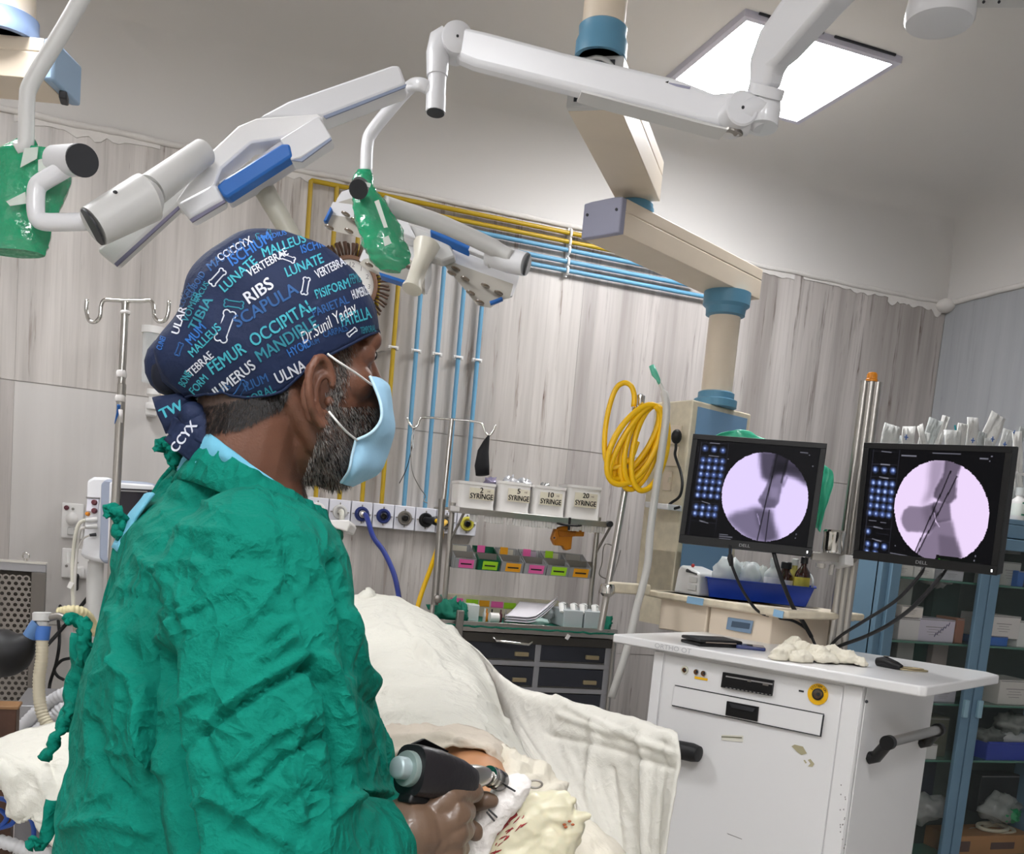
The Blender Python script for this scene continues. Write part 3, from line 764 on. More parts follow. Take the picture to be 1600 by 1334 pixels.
# ================================================================== SECOND PENDANT (top left)
p0 = at(20, 68, 2.45); Zq = at(0, 110, 2.45).z
a3, b3 = onZ(0, 118, Zq), onZ(66, 124, Zq)
t = thing('ceiling_pendant', 'cream pendant arm with blue end cap cut by the left picture edge', 'pendant', (p0.x, p0.y, CZ))
U = V((b3 - a3)); U.z = 0; U.normalize(); Wd = V((-U.y, U.x, 0)); Wd = Wd if Wd.dot(FWD) > 0 else -Wd
s0 = b3 - U * .62
hA = 0.098
prof = [(0, 0), (.15, 0), (.15, hA), (0, hA), (0, hA * .68), (.003, hA * .66), (0, hA * .64)]
MB().slab([s0 + Wd * w + V((0, 0, z)) for w, z in prof], U * .62).done('arm_beam', M_CREAM, t, bevel=.003)
MB().slab([b3 + Wd * w + V((0, 0, z)) for w, z in ((-.002, -.002), (.152, -.002), (.152, hA + .002), (-.002, hA + .002))], U * .03).done('end_cap', mat('cap_blue', '#93acc6', .4), t, bevel=.008)
MB().box(b3 + U * .02 + Wd * .075 + V((0, 0, -.012)), (.02, .05, .02)).done('latch', M_DARK, t, bevel=.004)
cq = at(8, 60, 2.5)
MB().cyl((cq.x, cq.y, Zq + hA), (cq.x, cq.y, CZ), .068, n=36).done('ceiling_column', M_CREAM, t, smooth='auto')
MB().lathe((cq.x, cq.y, Zq + hA), (0, 0, 1), [(.085, 0), (.083, .02), (.078, .03), (.078, .055), (.068, .06)], 36).done('collar', mat('collar_lilac', '#8fa6cc', .4), t, smooth='auto')
MB().cyl((cq.x, cq.y, CZ - .02), (cq.x, cq.y, CZ), .12, n=36).done('ceiling_plate', M_CREAM, t, smooth='auto')

# ================================================================== SURGICAL LAMPS
lamp_parts = []
def pxpoly(pts, D): return [at(x, y, D if not isinstance(D, (list, tuple)) else D[i]) for i, (x, y) in enumerate(pts)]
# the ceiling boss, top right
cb = at(1469, 22, 2.3)
boss = thing('lamp_mount', 'round white joint of a lamp arm at the top right corner', 'mount', cb)
MB().lathe((cb.x, cb.y, cb.z - .025), (0, 0, 1), [(.055, 0), (.074, .004), (.078, .012), (.078, .03), (.074, .06), (.072, .16), (.06, .165)], 48).done('joint_drum', M_LAMPW, boss, smooth='auto')
MB().cyl((cb.x, cb.y, cb.z + .1), (cb.x, cb.y, CZ), .05, n=32).done('spindle', M_LAMPW, boss, smooth='auto')
pa, pb = at(1490, -5, 2.3), at(1700, 0, 2.25); pb.z = pa.z
MB().slab([pa, pb, pb + V((0, 0, .09)), pa + V((0, 0, .09))], RGT.cross(V((0, 0, 1))).normalized() * -.06).done('extension_arm', M_LAMPG, boss, bevel=.01)
for x in (1537, 1561): MB().ball(at(x, 3, 2.24), .0035, None, 8).done('screw', M_DARK, boss)

# lamp 2 with the sprung arm
L2 = thing('surgical_lamp', 'white multi-petal surgical lamp on a sprung arm, green wrapped handle, far right one', 'lamp', at(690, 420, 2.95))
DA, DB = 2.52, 2.08
def armP(px, py): return at(px, py, DA + (DB - DA) * (px - 713) / (1150 - 713))
side = (at(713, 70, DA) - EYE).normalized()
th = V((0.2, 1, 0)).normalized() * 0.055
poly = [(716, 46), (760, 56), (880, 88), (1050, 128), (1112, 152), (1150, 148), (1160, 205), (1130, 208), (1090, 197), (960, 163), (740, 107), (712, 95)]
MB().slab([armP(*p) - th * .5 for p in poly], th).done('spring_arm', M_LAMPW, L2, bevel=.012, seg=3)
poly = [(905, 148), (960, 163), (1090, 197), (1130, 208), (1130, 211), (1088, 201), (958, 167), (905, 152)]
MB().slab([armP(*p) - th * .52 for p in poly], th * 1.04).done('seam_strip', M_LAMPG, L2)
for (x, y, r, D) in ((713, 68, 24, DA), (1150, 180, 26, DB)):
    R_ = r * D / F_PX
    MB().lathe(at(x, y, D) - th * .72, th, [(R_ * .9, 0), (R_, .003), (R_, .076), (R_ * .9, .079)], 48).done('joint_disc', M_LAMPW, L2, smooth='auto')
    MB().ball(at(x, y, D) - th * .74, .0035, None, 8).done('screw', M_DARK, L2)
MB().tube([armP(1150, 195), armP(1146, 208)], [.02, .02], 20).done('joint_sleeve', M_GREYMETAL, L2)
# label on the arm
q = armP(1053, 142) - th * .56; xd = (armP(1070, 146) - armP(1036, 139)).normalized(); yd = V((0, 0, 1)); nn = xd.cross(yd)
ydl = (yd - xd * yd.dot(xd)).normalized()
MB().slab([q + xd * a_ + ydl * b_ for a_, b_ in ((-.026, -.004), (.034, -.004), (.034, .001), (-.026, .001))], -th.normalized() * .0006).done('rating_label', mat('label_lilac', '#8d8ca2', .6), L2)
MB().slab([q + xd * a_ + ydl * b_ for a_, b_ in ((-.036, -.003), (-.028, -.003), (-.028, .004), (-.036, .001))], -th.normalized() * .0006).done('label_mark', M_INK, L2)
q2 = armP(1041, 138) - th * .56
# elbow and upper tube to the ceiling boss
MB().tube([armP(1150, 180), at(1168, 178, DB), at(1188, 178, DB), at(1192, 200, DB)], [.040, .042, .036, .02], 24).done('elbow', M_LAMPW, L2, smooth='auto')
MB().tube([at(1190, 200, DB), at(1193, 170, DB), at(1192, 150, DB - .01)], [.033, .036, .034], 24).done('elbow_socket', M_LAMPW, L2, smooth='auto')
MB().tube([at(1194, 152, DB - .01), at(1199, 135, DB - .02)], .038, 24).done('elbow_ring', M_LAMPW, L2, smooth='auto')
pts = [at(1194, 140, DB - .02), at(1200, 100, DB - .04), at(1218, 70, DB - .07), at(1300, -30, DB - .2), at(1420, -180, DB - .36)]
mb = MB()
mb.tube(pts, [.036, .043, .054, .064, .064], 4)
mb.done('upper_arm', M_LAMPW, L2, bevel=.012, seg=3)
# drop stub and yoke tube of lamp 2
MB().tube([at(700, 62, DA), at(690, 68, DA), at(684, 85, DA), at(683, 120, DA)], [.034, .036, .030, .027], 24).done('knuckle', M_LAMPW, L2, smooth='auto')
MB().cyl(at(684, 108, DA), at(681, 168, DA), .0235, n=28).done('stub', M_LAMPW, L2, smooth='auto')
MB().cyl(at(681.2, 150, DA), at(680.4, 176, DA), .0255, n=28).done('stub_collar', M_LAMPW, L2, smooth='auto')
MB().cyl(at(680.5, 176, DA), at(680.4, 177.5, DA), .0225, n=28).done('stub_cap', M_DARK, L2, smooth='auto')
DL = 2.6
MB().tube(crom([at(682, 148, DA), at(668, 137, DA), at(656, 132, DA), at(640, 137, DL), at(605, 176, DL), at(580, 208, DL), at(574, 228, DL), at(572, 272, DL)], 6), .0165, 18).done('yoke_tube', M_LAMPW, L2, smooth=True)
MB().tube(crom([at(600, 320, DL), at(622, 327, DL + .02), at(690, 350, DL + .06), at(765, 384, DL + .1), at(800, 402, DL + .1)], 6), [.024] * 10 + [.023] * 10 + [.02] * 5, 18).done('yoke_lower_tube', M_LAMPG, L2, smooth=True)
MB().tube([at(764, 398, DL + .14), at(795, 407, DL + .12), at(822, 413, DL + .1)], [.030, .033, .031], 24).done('hinge_drum', M_LAMPW, L2, smooth='auto')
MB().tube([at(822, 413, DL + .1), at(824, 413.6, DL + .1)], .0285, 24).done('hinge_cap', M_DARK, L2, smooth='auto')
MB().tube([at(768, 399, DL + .14), at(771, 400, DL + .14)], .0335, 24).done('hinge_ring', M_LAMPG, L2, smooth='auto')
def petal(t, pts, D, up, m=M_LAMPW, lenses=(), blue=None, D2=None, under=None):
    """a lamp petal: underside outline in pixels, thickness along up"""
    P_ = pxpoly(pts, D)
    MB().slab(P_, up).done('petal', m, t, bevel=.006, seg=2)
    un = -up.normalized()
    if under:
        c_ = sum(P_, V()) / len(P_)
        MB().slab([c_ + (p - c_) * .93 + un * .001 for p in P_], un * .002).done('light_window', M_UNDER, t)
    return P_
M_UNDER = mat('lamp_underside', '#b9b4ab', 0.2, coat=.5)
M_LENS = mat('lens_dark', '#7b6c5c', 0.15, coat=.6, vary=.3, vscale=80)
DP = 3.0
up2 = (UPV * .35 + RGT * .15 + FWD * .12).normalized() * .045
up2 = (V((0, 0, 1)) * .8 + RGT * .25 + FWD * .1).normalized() * .04
pA = [(690, 410), (706, 407), (752, 424), (806, 443), (800, 466), (789, 468), (768, 482), (746, 478), (722, 448)]
petal(L2, pA, [3.0] * 9, up2, under=True)
pB = [(507, 347), (512, 333), (560, 340), (585, 352), (580, 376), (545, 366), (508, 357)]
petal(L2, pB, 3.05, up2, under=True)
pB2 = [(519, 327), (528, 314), (548, 308), (572, 318), (590, 352), (560, 345)]
petal(L2, pB2, 3.1, up2, under=True)
pC = [(558, 409), (566, 403), (600, 396), (638, 401), (668, 418), (668, 462), (640, 452), (606, 436), (572, 420)]
petal(L2, pC, 2.98, up2, under=True)
pD = [(580, 352), (600, 340), (660, 345), (715, 378), (712, 412), (690, 414), (660, 414), (620, 396), (590, 378)]
petal(L2, pD, 3.02, up2, m=M_LAMPG)
def lens(t, px, py, D, rpx, up, m=M_LENS):
    MB().lathe(at(px, py, D) - up.normalized() * .001, -up, [(rpx * D / F_PX, 0), (rpx * D / F_PX, .003), (rpx * D / F_PX * .8, .0045), (.001, .0035)], 20).done('lens', m, t, smooth='auto')
for (zx, zy) in ((995, 650), (970, 680), (1055, 715), (1185, 760), (1090, 805), (1270, 805), (1150, 865)):
    lens(L2, 470 + zx / 4.103, 260 + zy / 4.103, 2.985, 7.5, up2)
for (zx, zy) in ((290, 300), (185, 385), (310, 408), (350, 340)):
    lens(L2, 470 + zx / 4.103, 260 + zy / 4.103, 3.03, 7.5, up2)
for (zx, zy) in ((440, 625), (690, 640), (755, 740), (750, 775)):
    lens(L2, 470 + zx / 4.103, 260 + zy / 4.103, 2.96, 7, up2)
MB().slab(pxpoly([(673, 354), (736, 378), (733, 389), (672, 362)], 2.93), V((0, 0, -.012)) + FWD * .03).done('blue_grip', M_LAMPBLUE, L2, bevel=.003)
MB().slab(pxpoly([(736, 379), (768, 392), (764, 404), (731, 390)], 2.93), FWD * .03).done('bracket', M_LAMPW, L2, bevel=.004)
MB().slab(pxpoly([(505, 345), (516, 322), (519, 326), (510, 345)], 3.03), FWD * .03).done('blue_edge', M_LAMPBLUE, L2, bevel=.002)
MB().slab(pxpoly([(592, 425), (640, 440), (640, 445), (594, 430)], 2.95), FWD * .04).done('blue_edge', M_LAMPBLUE, L2)
MB().tube(crom([at(766, 474, 2.96), at(775, 471, 2.96), at(785, 467, 2.96)], 4), .011, 10, flat=.6).done('blue_edge', M_LAMPBLUE, L2, smooth=True)
# central handle
MB().lathe(at(664, 392, 2.95), at(640, 462, 2.9) - at(664, 392, 2.95), [(.042, -.02), (.036, 0), (.026, .03), (.024, .12), (.03, .135), (.03, .142), (.02, .146)], 28).done('centre_handle', mat('handle_cream', '#d9d4c6', .35), L2, smooth='auto')
MB().slab(pxpoly([(612, 345), (634, 340), (650, 372), (646, 372), (620, 362)], 2.93), FWD * .02).done('hub_cover', M_LAMPW, L2, bevel=.004)
MB().slab(pxpoly([(640, 350), (700, 375), (712, 400), (690, 408), (655, 392)], 2.95), FWD * .05).done('hub', M_LAMPG, L2, bevel=.006)

# polythene wrap (crumpled loft)
def wrap(t, rows, label=None, name='polythene_cover', seed=0, D=2.8, m=None, amp=.24, depth=.5, n=28):
    mb = MB(); rings = []
    rows_i = []
    for i in range(len(rows) - 1):
        for k in range(5):
            f = k / 5; rows_i.append([a + (b - a) * f for a, b in zip(rows[i], rows[i + 1])])
    rows_i.append(list(rows[-1]))
    for (cx, cy, hw, ang) in rows_i:
        c_ = at(cx, cy, D); r = hw * D / F_PX; a_ = math.radians(ang)
        ax = RGT * math.cos(a_) - UPV * math.sin(a_)
        ring = []
        for k in range(n):
            th_ = 2 * math.pi * k / n
            d = ax * math.cos(th_) + FWD * depth * math.sin(th_)
            p = c_ + d * r; kk = 1 + amp * noise.noise(p * 28 + V((seed, 0, 0))) + amp * .7 * (1 - 2 * abs(noise.noise(p * 60 + V((0, seed, 3)))))
            ring.append(mb.bm.verts.new(c_ + d * r * kk))
        rings.append(ring)
    for A, B in zip(rings, rings[1:]):
        for k in range(n): mb.bm.faces.new((A[k], A[(k + 1) % n], B[(k + 1) % n], B[k]))
    mb.bm.faces.new(rings[0]); mb.bm.faces.new(rings[-1][::-1])
    o = mb.done(name, m or M_GREEN_TR, t, smooth='auto'); return o
w2 = wrap(L2, [(569, 266, 9, 0), (567, 275, 13, 0), (566, 288, 17, 10), (573, 305, 26, 15), (584, 330, 32, 15), (596, 365, 35, 10), (604, 392, 33, 8), (608, 410, 27, 8), (610, 424, 14, 8)], D=2.58, seed=1)
MB().cyl(at(562, 292, 2.54), at(560, 296, 2.5), .024, n=20).done('covered_joint', M_DARK, L2)
for pts in (((598, 372), (607, 368), (612, 380), (601, 385)), ((566, 283), (580, 287), (578, 293), (564, 289)), ((585, 315), (592, 312), (606, 355), (600, 356))):
    MB().slab(pxpoly(pts, 2.50), -FWD * .001).done('tape', mat('white_tape', '#dfe6df', .4, alpha=.7), L2)

# lamp 1 (near left)
D1 = 1.85
L1 = thing('surgical_lamp', 'white surgical lamp hanging near the left, seen from above with blue grip', 'lamp', at(390, 280, D1))
up1 = (V((0, 0, 1)) * .6 - FWD * .5 - RGT * .15).normalized() * .035
dn1 = (V((0, 0, -1)) * 1.0 + FWD * .25).normalized()
# rear petal bar
MB().slab(pxpoly([(402, 183), (450, 157), (612, 101), (624, 101), (634, 128), (628, 134), (505, 182), (470, 184)], 2.0), dn1 * .006 + FWD * .045).done('petal', M_LAMPW, L1, bevel=.006)
MB().slab(pxpoly([(505, 181), (628, 134), (635, 131), (633, 136), (509, 185)], 2.0), FWD * .004).done('light_window', mat('window_blue', '#8790a8', .3), L1)
# middle petal block
MB().slab(pxpoly([(322, 243), (372, 196), (400, 184), (495, 177), (505, 183), (440, 215), (392, 222), (346, 262), (330, 302), (276, 318), (275, 312)], [1.86] * 11), dn1 * .008 + FWD * .035).done('petal', M_WHITE, L1, bevel=.006)
MB().slab(pxpoly([(275, 316), (336, 284), (345, 298), (350, 312), (296, 343)], 1.84), FWD * .04).done('petal_end', M_LAMPW, L1, bevel=.008)
MB().slab(pxpoly([(437, 217), (497, 180), (517, 212), (516, 216), (470, 246), (455, 250)], 1.84), FWD * .04).done('petal_end', M_LAMPW, L1, bevel=.008)
MB().slab(pxpoly([(455, 250), (470, 247), (517, 214), (518, 218), (472, 252)], 1.84), FWD * .004).done('light_window', mat('window_blue', '#8790a8', .3), L1)
MB().slab(pxpoly([(296, 343), (350, 312), (352, 316), (300, 347)], 1.84), FWD * .004).done('light_window', mat('window_dark', '#77738a', .3), L1)
MB().slab(pxpoly([(340, 283), (392, 252), (440, 216), (452, 222), (456, 245), (400, 282), (352, 309), (344, 296)], 1.87), FWD * .05).done('petal_side', mat('grey_lilac', '#c2c2c8', .35), L1, bevel=.004)
MB().slab(pxpoly([(338, 290), (350, 279), (440, 224), (452, 224), (456, 243), (355, 308), (348, 306)], 1.835), FWD * .03).done('blue_grip', M_LAMPBLUE, L1, bevel=.004)
# front petal going down left
MB().slab(pxpoly([(205, 348), (246, 318), (318, 240), (330, 262), (280, 318), (178, 412), (152, 392), (154, 386)], 1.95), FWD * .035).done('petal', M_LAMPG, L1, bevel=.006)
MB().slab(pxpoly([(178, 412), (280, 320), (284, 322), (182, 416)], 1.93), FWD * .004).done('light_window', mat('window_dark', '#77738a', .3), L1)
# handle post going down
MB().tube([at(395, 272, 1.93), at(412, 290, 1.93)], [.028, .026], 20).done('handle_collar', M_LAMPG, L1, smooth='auto')
MB().tube([at(405, 283, 1.93), at(450, 360, 1.93), at(480, 412, 1.93)], [.021, .019, .018], 20).done('centre_handle', mat('handle_grey', '#b5b2a4', .4), L1, smooth='auto')
# hinge drum
DD = 1.72
MB().tube([at(318, 238, 1.84), at(236, 298, DD + .02)], [.024, .028], 24).done('hinge_arm', M_LAMPG, L1, smooth='auto')
MB().tube([at(242, 305, DD + .02), at(230, 309, DD + .01), at(228, 310, DD + .01)], [.024, .040, .040], 32).done('hinge_neck', M_LAMPG, L1, smooth='auto')
MB().tube([at(229, 309.5, DD + .01), at(146, 354, DD - .04)], [.040, .033 * 1.0], 36).done('hinge_drum', M_LAMPG, L1, smooth='auto')
MB().tube([at(146, 354, DD - .04), at(143.5, 355.2, DD - .041)], [.0315, .031], 36).done('hinge_cap', M_DARK, L1, smooth='auto')
MB().ball(at(180, 300, DD - .05), (.004, .002, .003), None, 8).done('screw', M_DARK, L1)
# U tube
MB().tube(crom([at(135, 346, DD), at(100, 347, DD), at(66, 346, DD), at(57, 336, DD), at(56, 310, DD), at(58, 293, DD), at(66, 284, DD), at(90, 270, DD), at(122, 250, DD)], 6), .0150, 20).done('yoke_tube', M_LAMPW, L1, smooth=True)
MB().tube([at(88, 252, DD + .02), at(124, 250, DD - .02)], [.026, .026], 30).done('yoke_drum', M_LAMPW, L1, smooth='auto')
MB().tube([at(127, 250.5, DD - .022), at(129, 251, DD - .03)], [.0265, .0265], 30).done('yoke_cap', M_DARK, L1, smooth='auto')
# suspension tube up
MB().tube(crom([at(28, 235, DD + .02), at(40, 225, DD + .02), at(42, 160, DD + .02), at(50, 128, DD + .02), at(100, 45, DD + .02), at(160, -60, DD + .02), at(215, -150, DD)], 6), .0135, 18).done('suspension_tube', M_LAMPG, L1, smooth=True)
wrap(L1, [(40, 218, 14, 0), (36, 228, 24, 5), (45, 240, 55, 0), (48, 265, 62, 0), (42, 300, 60, 0), (30, 345, 52, 0), (26, 380, 48, 3), (26, 396, 42, 3)], D=DD + .045, seed=5, depth=.45, n=36, amp=.1)
for pts in (((38, 232), (60, 230), (58, 248), (32, 262)), ((10, 315), (40, 300), (42, 318), (16, 322)), ((60, 250), (80, 246), (76, 262), (60, 268))):
    MB().slab(pxpoly(pts, DD + .005), -FWD * .001).done('tape', mat('white_tape', '#dfe6df', .4, alpha=.7), L1)
# ================================================================== WHITE MONITOR CART
TZ = 1.17
A_, B_ = onZ(958, 990, TZ), onZ(1446, 1073, TZ)
cu = (B_ - A_).normalized(); cv = V((-cu.y, cu.x, 0)); cv = cv if cv.dot(FWD) > 0 else -cv
cw = (B_ - A_).length; cd = 0.60
cart = thing('equipment_cart', 'white wheeled cart with overhanging top and side handle carrying both monitors', 'cart', (A_ + B_) / 2 + cv * .3 - V((0, 0, TZ)))
def CT(a, b, z=TZ): return V((A_.x, A_.y, 0)) + cu * a + cv * b + V((0, 0, z))
cc_ = .045
MB().slab([CT(0.0, 0), CT(cw - .012, -.0), CT(cw, cc_ * .3), CT(cw + .0, cd - cc_), CT(cw - cc_, cd), CT(cc_, cd), CT(0, cd - cc_), CT(-.0, .01)], V((0, 0, -.024))).done('top_board', M_WHITE, cart, bevel=.004)
ins = .035
nf = -cv
pf = CT(0, ins)
def CF(px, py, o=0.0): return onP(px, py, pf + nf * o, nf)
xl = (CF(1012, 1130) - CT(0, ins)).dot(cu); xr = (CF(1333, 1200) - CT(0, ins)).dot(cu)
zb = 0.14
# side depth from the azimuth of the rear right edge
q = onP(1443, 1200, CT(xr, ins), cu); depth = (q - CT(xr, ins)).dot(cv)
depth = max(.3, min(depth, cd - ins - .02))
MB().slab([CT(xl, ins, TZ - .024), CT(xr, ins, TZ - .024), CT(xr, ins + depth, TZ - .024), CT(xl, ins + depth, TZ - .024)], V((0, 0, zb - TZ + .024))).done('cabinet', M_WHITE, cart, bevel=.004)
fr = .022
for a0, a1 in ((xl, xl + .03), (xr - .045, xr)):
    MB().slab([CT(a0, ins - .006, TZ - .03), CT(a1, ins - .006, TZ - .03), CT(a1, ins, TZ - .03), CT(a0, ins, TZ - .03)], V((0, 0, zb - TZ + .05))).done('corner_post', M_WHITE, cart, bevel=.002)
MB().slab([CT(xl + .034, ins - .003, TZ - .035), CT(xr - .049, ins - .003, TZ - .035), CT(xr - .049, ins, TZ - .035), CT(xl + .034, ins, TZ - .035)], V((0, 0, zb - TZ + .06))).done('front_panel', M_WHITE, cart, bevel=.0015)
# side panel
MB().slab([CT(xr + .001, ins + .012, TZ - .03), CT(xr + .001, ins + depth - .008, TZ - .03), CT(xr + .001, ins + depth - .008, zb + .03), CT(xr + .001, ins + .012, zb + .03)], cu * .003).done('side_panel', M_WHITE, cart, bevel=.001)
def cfq(name, pts, m, th=.003, o=.004, bev=0.0):
    return MB().slab([CF(x, y, o) for x, y in pts], nf * th).done(name, m, cart, bevel=bev)
# player unit
def z9(x, y): return 940 + x / 2.5806, 960 + y / 2.5806
cfq('player_front', [z9(494, 231), z9(698, 265), z9(690, 328), z9(486, 292)], M_BLACK, .008, bev=.001)
cfq('disc_slot', [z9(502, 246), z9(690, 278), z9(689, 284), z9(501, 251)], M_GREYINK, .001, .0125)
cfq('player_button', [z9(590, 262), z9(604, 264), z9(603, 272), z9(589, 270)], M_GREYMETAL, .002, .0125)
cfq('player_button', [z9(652, 276), z9(674, 280), z9(672, 288), z9(650, 284)], M_GREYMETAL, .002, .0125)
for xx in range(500, 690, 16):
    x, y = z9(xx, 292 + (xx - 500) * .17); cfq('vent_slot', [(x, y), (x + 3, y + .5), (x + 3, y + 1.6), (x, y + 1.1)], M_GREYINK, .0006, .0125)
# drawer
cfq('drawer_front', [z9(298, 285), z9(898, 402), z9(884, 492), z9(284, 366)], M_WHITE, .006, .004, .002)
cfq('drawer_gap', [z9(296, 283), z9(898, 400), z9(898, 404), z9(296, 287)], M_DARK, .0008, .010)
cfq('drawer_gap', [z9(893, 404), z9(899, 405), z9(886, 493), z9(880, 492)], M_DARK, .0008, .010)
cfq('drawer_gap', [z9(284, 364), z9(884, 489), z9(884, 493), z9(284, 368)], M_DARK, .0008, .010)
cfq('recessed_pull', [z9(508, 348), z9(636, 372), z9(630, 431), z9(502, 405)], M_BLACK, .005, .010, .001)
cfq('pull_lip', [z9(516, 356), z9(622, 378), z9(612, 392), z9(526, 375)], M_DARK, .003, .015)
# round yellow key switch and the sockets
def disc(px, py, r, m, name, o=.004, th=.003, hole=None, prof=None):
    return MB().lathe(CF(px, py, o), nf, prof or [(r, 0), (r, th), (.0005, th)], 32).done(name, m, cart, smooth='auto')
kx, ky = z9(873, 321)
rk = 43 / 2.5806 * CF(kx, ky).__sub__(EYE).dot(FWD) / F_PX
disc(kx, ky, rk, mat('safety_yellow', '#f0b81a', .4), 'yellow_disc')
disc(kx, ky, rk * .55, M_DARK, 'key_ring', .007, .004)
disc(kx, ky, rk * .42, M_CHROME, 'key_barrel', .011, .005)
disc(kx, ky, rk * .16, M_DARK, 'keyhole', .016, .001)
zd = V((0, 0, 1))
for ch, an in zip('SYSTEM ON', range(9)):
    a = math.radians(150 - an * 15)
    if ch != ' ': text_on(ch, CF(kx, ky, .0075) + cu * rk * .78 * math.cos(a) + zd * rk * .78 * math.sin(a), cu * math.sin(a) - zd * math.cos(a), cu * math.cos(a) + zd * math.sin(a), rk * .22, M_INK, cart)
x, y = z9(336, 223); disc(x, y, .011, mat('socket_cream', '#cfcdbb', .4), 'gland'); disc(x, y, .0065, M_CHROME, 'gland_core', .007, .004); disc(x, y, .003, M_DARK, 'gland_hole', .011, .001)
for zx, zy in ((385, 231), (414, 237)):
    x, y = z9(zx, zy); disc(x, y, .0072, M_CHROME, 'jack', .004, .006); disc(x, y, .0035, M_DARK, 'jack_hole', .010, .001)
cfq('yellow_sticker', [z9(376, 248), z9(428, 258), z9(427, 267), z9(375, 258)], mat('safety_yellow', '#f0b81a', .4), .0008)
cfq('usb_slot', [z9(796, 303), z9(816, 307), z9(815, 314), z9(795, 310)], M_DARK, .001)
cfq('name_sticker', [z9(486, 484), z9(572, 488), z9(570, 514), z9(484, 506)], mat('sticker_pale', '#dbd8cc', .6), .0006)
cfq('sticker_line', [z9(484, 490), z9(566, 494), z9(566, 499), z9(484, 495)], mat('olive_ink', '#7b7864', .7), .0006, .005)
cfq('glue_mark', [z9(766, 531), z9(778, 524), z9(812, 532), z9(828, 560), z9(806, 566), z9(790, 555)], mat('glue_olive', '#aaa283', .7), .0005)
cfq('glue_mark', [z9(832, 586), z9(842, 582), z9(858, 602), z9(850, 614), z9(832, 612), z9(842, 600)], mat('glue_olive', '#aaa283', .7), .0005)
cfq('glue_mark', [z9(814, 586), z9(820, 586), z9(828, 598), z9(822, 600)], mat('glue_olive', '#aaa283', .7), .0005)
for i in range(16):
    xx, yy = (rnd.uniform(960, 985), rnd.uniform(650, 940)); cfq('paint_chip', [z9(xx, yy), z9(xx + 4, yy + 1), z9(xx + 3, yy + 7), z9(xx - 1, yy + 5)], M_GREYINK, .0004, .0075)
cfq('scratch', [z9(504, 880), z9(566, 904), z9(566, 907), z9(510, 886)], M_GREYINK, .0003, .0035)
text_on('ORTHO OT', CT(.20, 0, TZ - .0115) , cu, (0, 0, 1), .013, mat('engraved', '#b9b9bb', .6), cart, width=.115)
# side handle
ps = CT(xr, ins)
def CS(px, py, o=0.0): return onP(px, py, ps + cu * o, cu)
hk = [CS(1388, 1160, .065), CS(1466, 1140, .065)]
MB().cyl(hk[0], hk[1], .0125, n=24).done('handle_tube', M_STEEL, cart, smooth='auto')
for (e, w) in ((hk[0], (1356, 1184)), (hk[1], (1437, 1160))):
    base = CS(w[0], w[1], .004)
    MB().tube([base - V((0, 0, 0)), base + cu * .02 + V((0, 0, .008)), e], [.013, .013, .012], 12, flat=1.2).done('handle_bracket', M_BLACK, cart, smooth='auto')
    d = (hk[1] - hk[0]).normalized()
    MB().cyl(e - d * .010, e + d * .008, .0175, n=24).done('handle_end', M_BLACK, cart, smooth='auto')
MB().cyl(CS(1354, 1096, .0), CS(1354, 1096, .006), .004, n=10).done('screw', M_DARK, cart)
# black rounded grip on the front, lower left
g0, g1 = CF(1092, 1178, .034), CF(1025, 1164, .034)
MB().tube([g0 + cu * .004, g0, g0 - cu * .02, g1], [.012, .021, .025, .024], 22).done('front_grip', M_RUBBER, cart, smooth='auto')
MB().tube([CF(1060, 1172, .0), CF(1060, 1172, .03)], .014, 14).done('grip_mount', M_RUBBER, cart, smooth='auto')
# plinth + castors
MB().slab([CT(xl, ins, zb), CT(xr, ins, zb), CT(xr, ins + depth, zb), CT(xl, ins + depth, zb)], V((0, 0, -.04))).done('plinth', M_DARK, cart, bevel=.004)
for a, b in ((xl + .06, ins + .05), (xr - .06, ins + .05), (xl + .06, ins + depth - .05), (xr - .06, ins + depth - .05)):
    MB().cyl(CT(a, b - .015, .05), CT(a, b + .015, .05), .05, n=24).done('castor', M_RUBBER, cart, smooth='auto')
    MB().box(CT(a, b, .085), (.03, .03, .05)).done('castor_fork', M_GREYMETAL, cart)

# ------------------------------------------------------------------ mast and monitors
DM = 2.92
mast = cart
mp = at(1335, 800, DM); mt = at(1356, 600, DM).z
for dx, r in ((-.018, .0125), (0, .013), (.018, .0125)):
    MB().cyl((mp.x + dx, mp.y - .35 * dx, 0.3), (mp.x + dx, mp.y - .35 * dx, mt), r, n=20).done('mast_tube', M_STEEL, mast, smooth='auto')
MB().box((mp.x, mp.y + .012, (mt + .8) / 2), (.034, .02, mt - .8)).done('mast_spine', M_GREYMETAL, mast)
MB().lathe((mp.x, mp.y, mt), (0, 0, 1), [(.017, 0), (.017, .006), (.015, .008), (.015, .02), (.011, .026)], 20).done('orange_cap', mat('orange_plastic', '#d9861c', .4), mast, smooth='auto')
ya, yb = at(1268, 868, 2.86), at(1332, 876, 2.86); yb.z = ya.z
MB().box((ya + yb) / 2, ((yb - ya).length, .02, .024), Matrix.Rotation(math.atan2((yb - ya).y, (yb - ya).x), 3, 'Z')).done('cross_bar', M_STEEL, mast, bevel=.002)
MB().slab([at(1320, 866, 2.80), at(1334, 868, 2.78), at(1334, 884, 2.78), at(1320, 882, 2.80)], FWD * .12).done('clamp_plate', M_LAMPG, mast, bevel=.002)
MB().tube([yb, at(1400, 800, 2.62)], .012, 12).done('arm', M_GREYMETAL, mast)
MB().tube([ya, at(1200, 790, 2.92)], .012, 12).done('arm', M_GREYMETAL, mast)
MB().lathe(at(1300, 864, 2.84), (0, 0, 1), [(.026, 0), (.030, .01), (.030, .05), (.032, .06), (.028, .066)], 28).done('clamp_drum', M_CHROME, mast, smooth='auto')
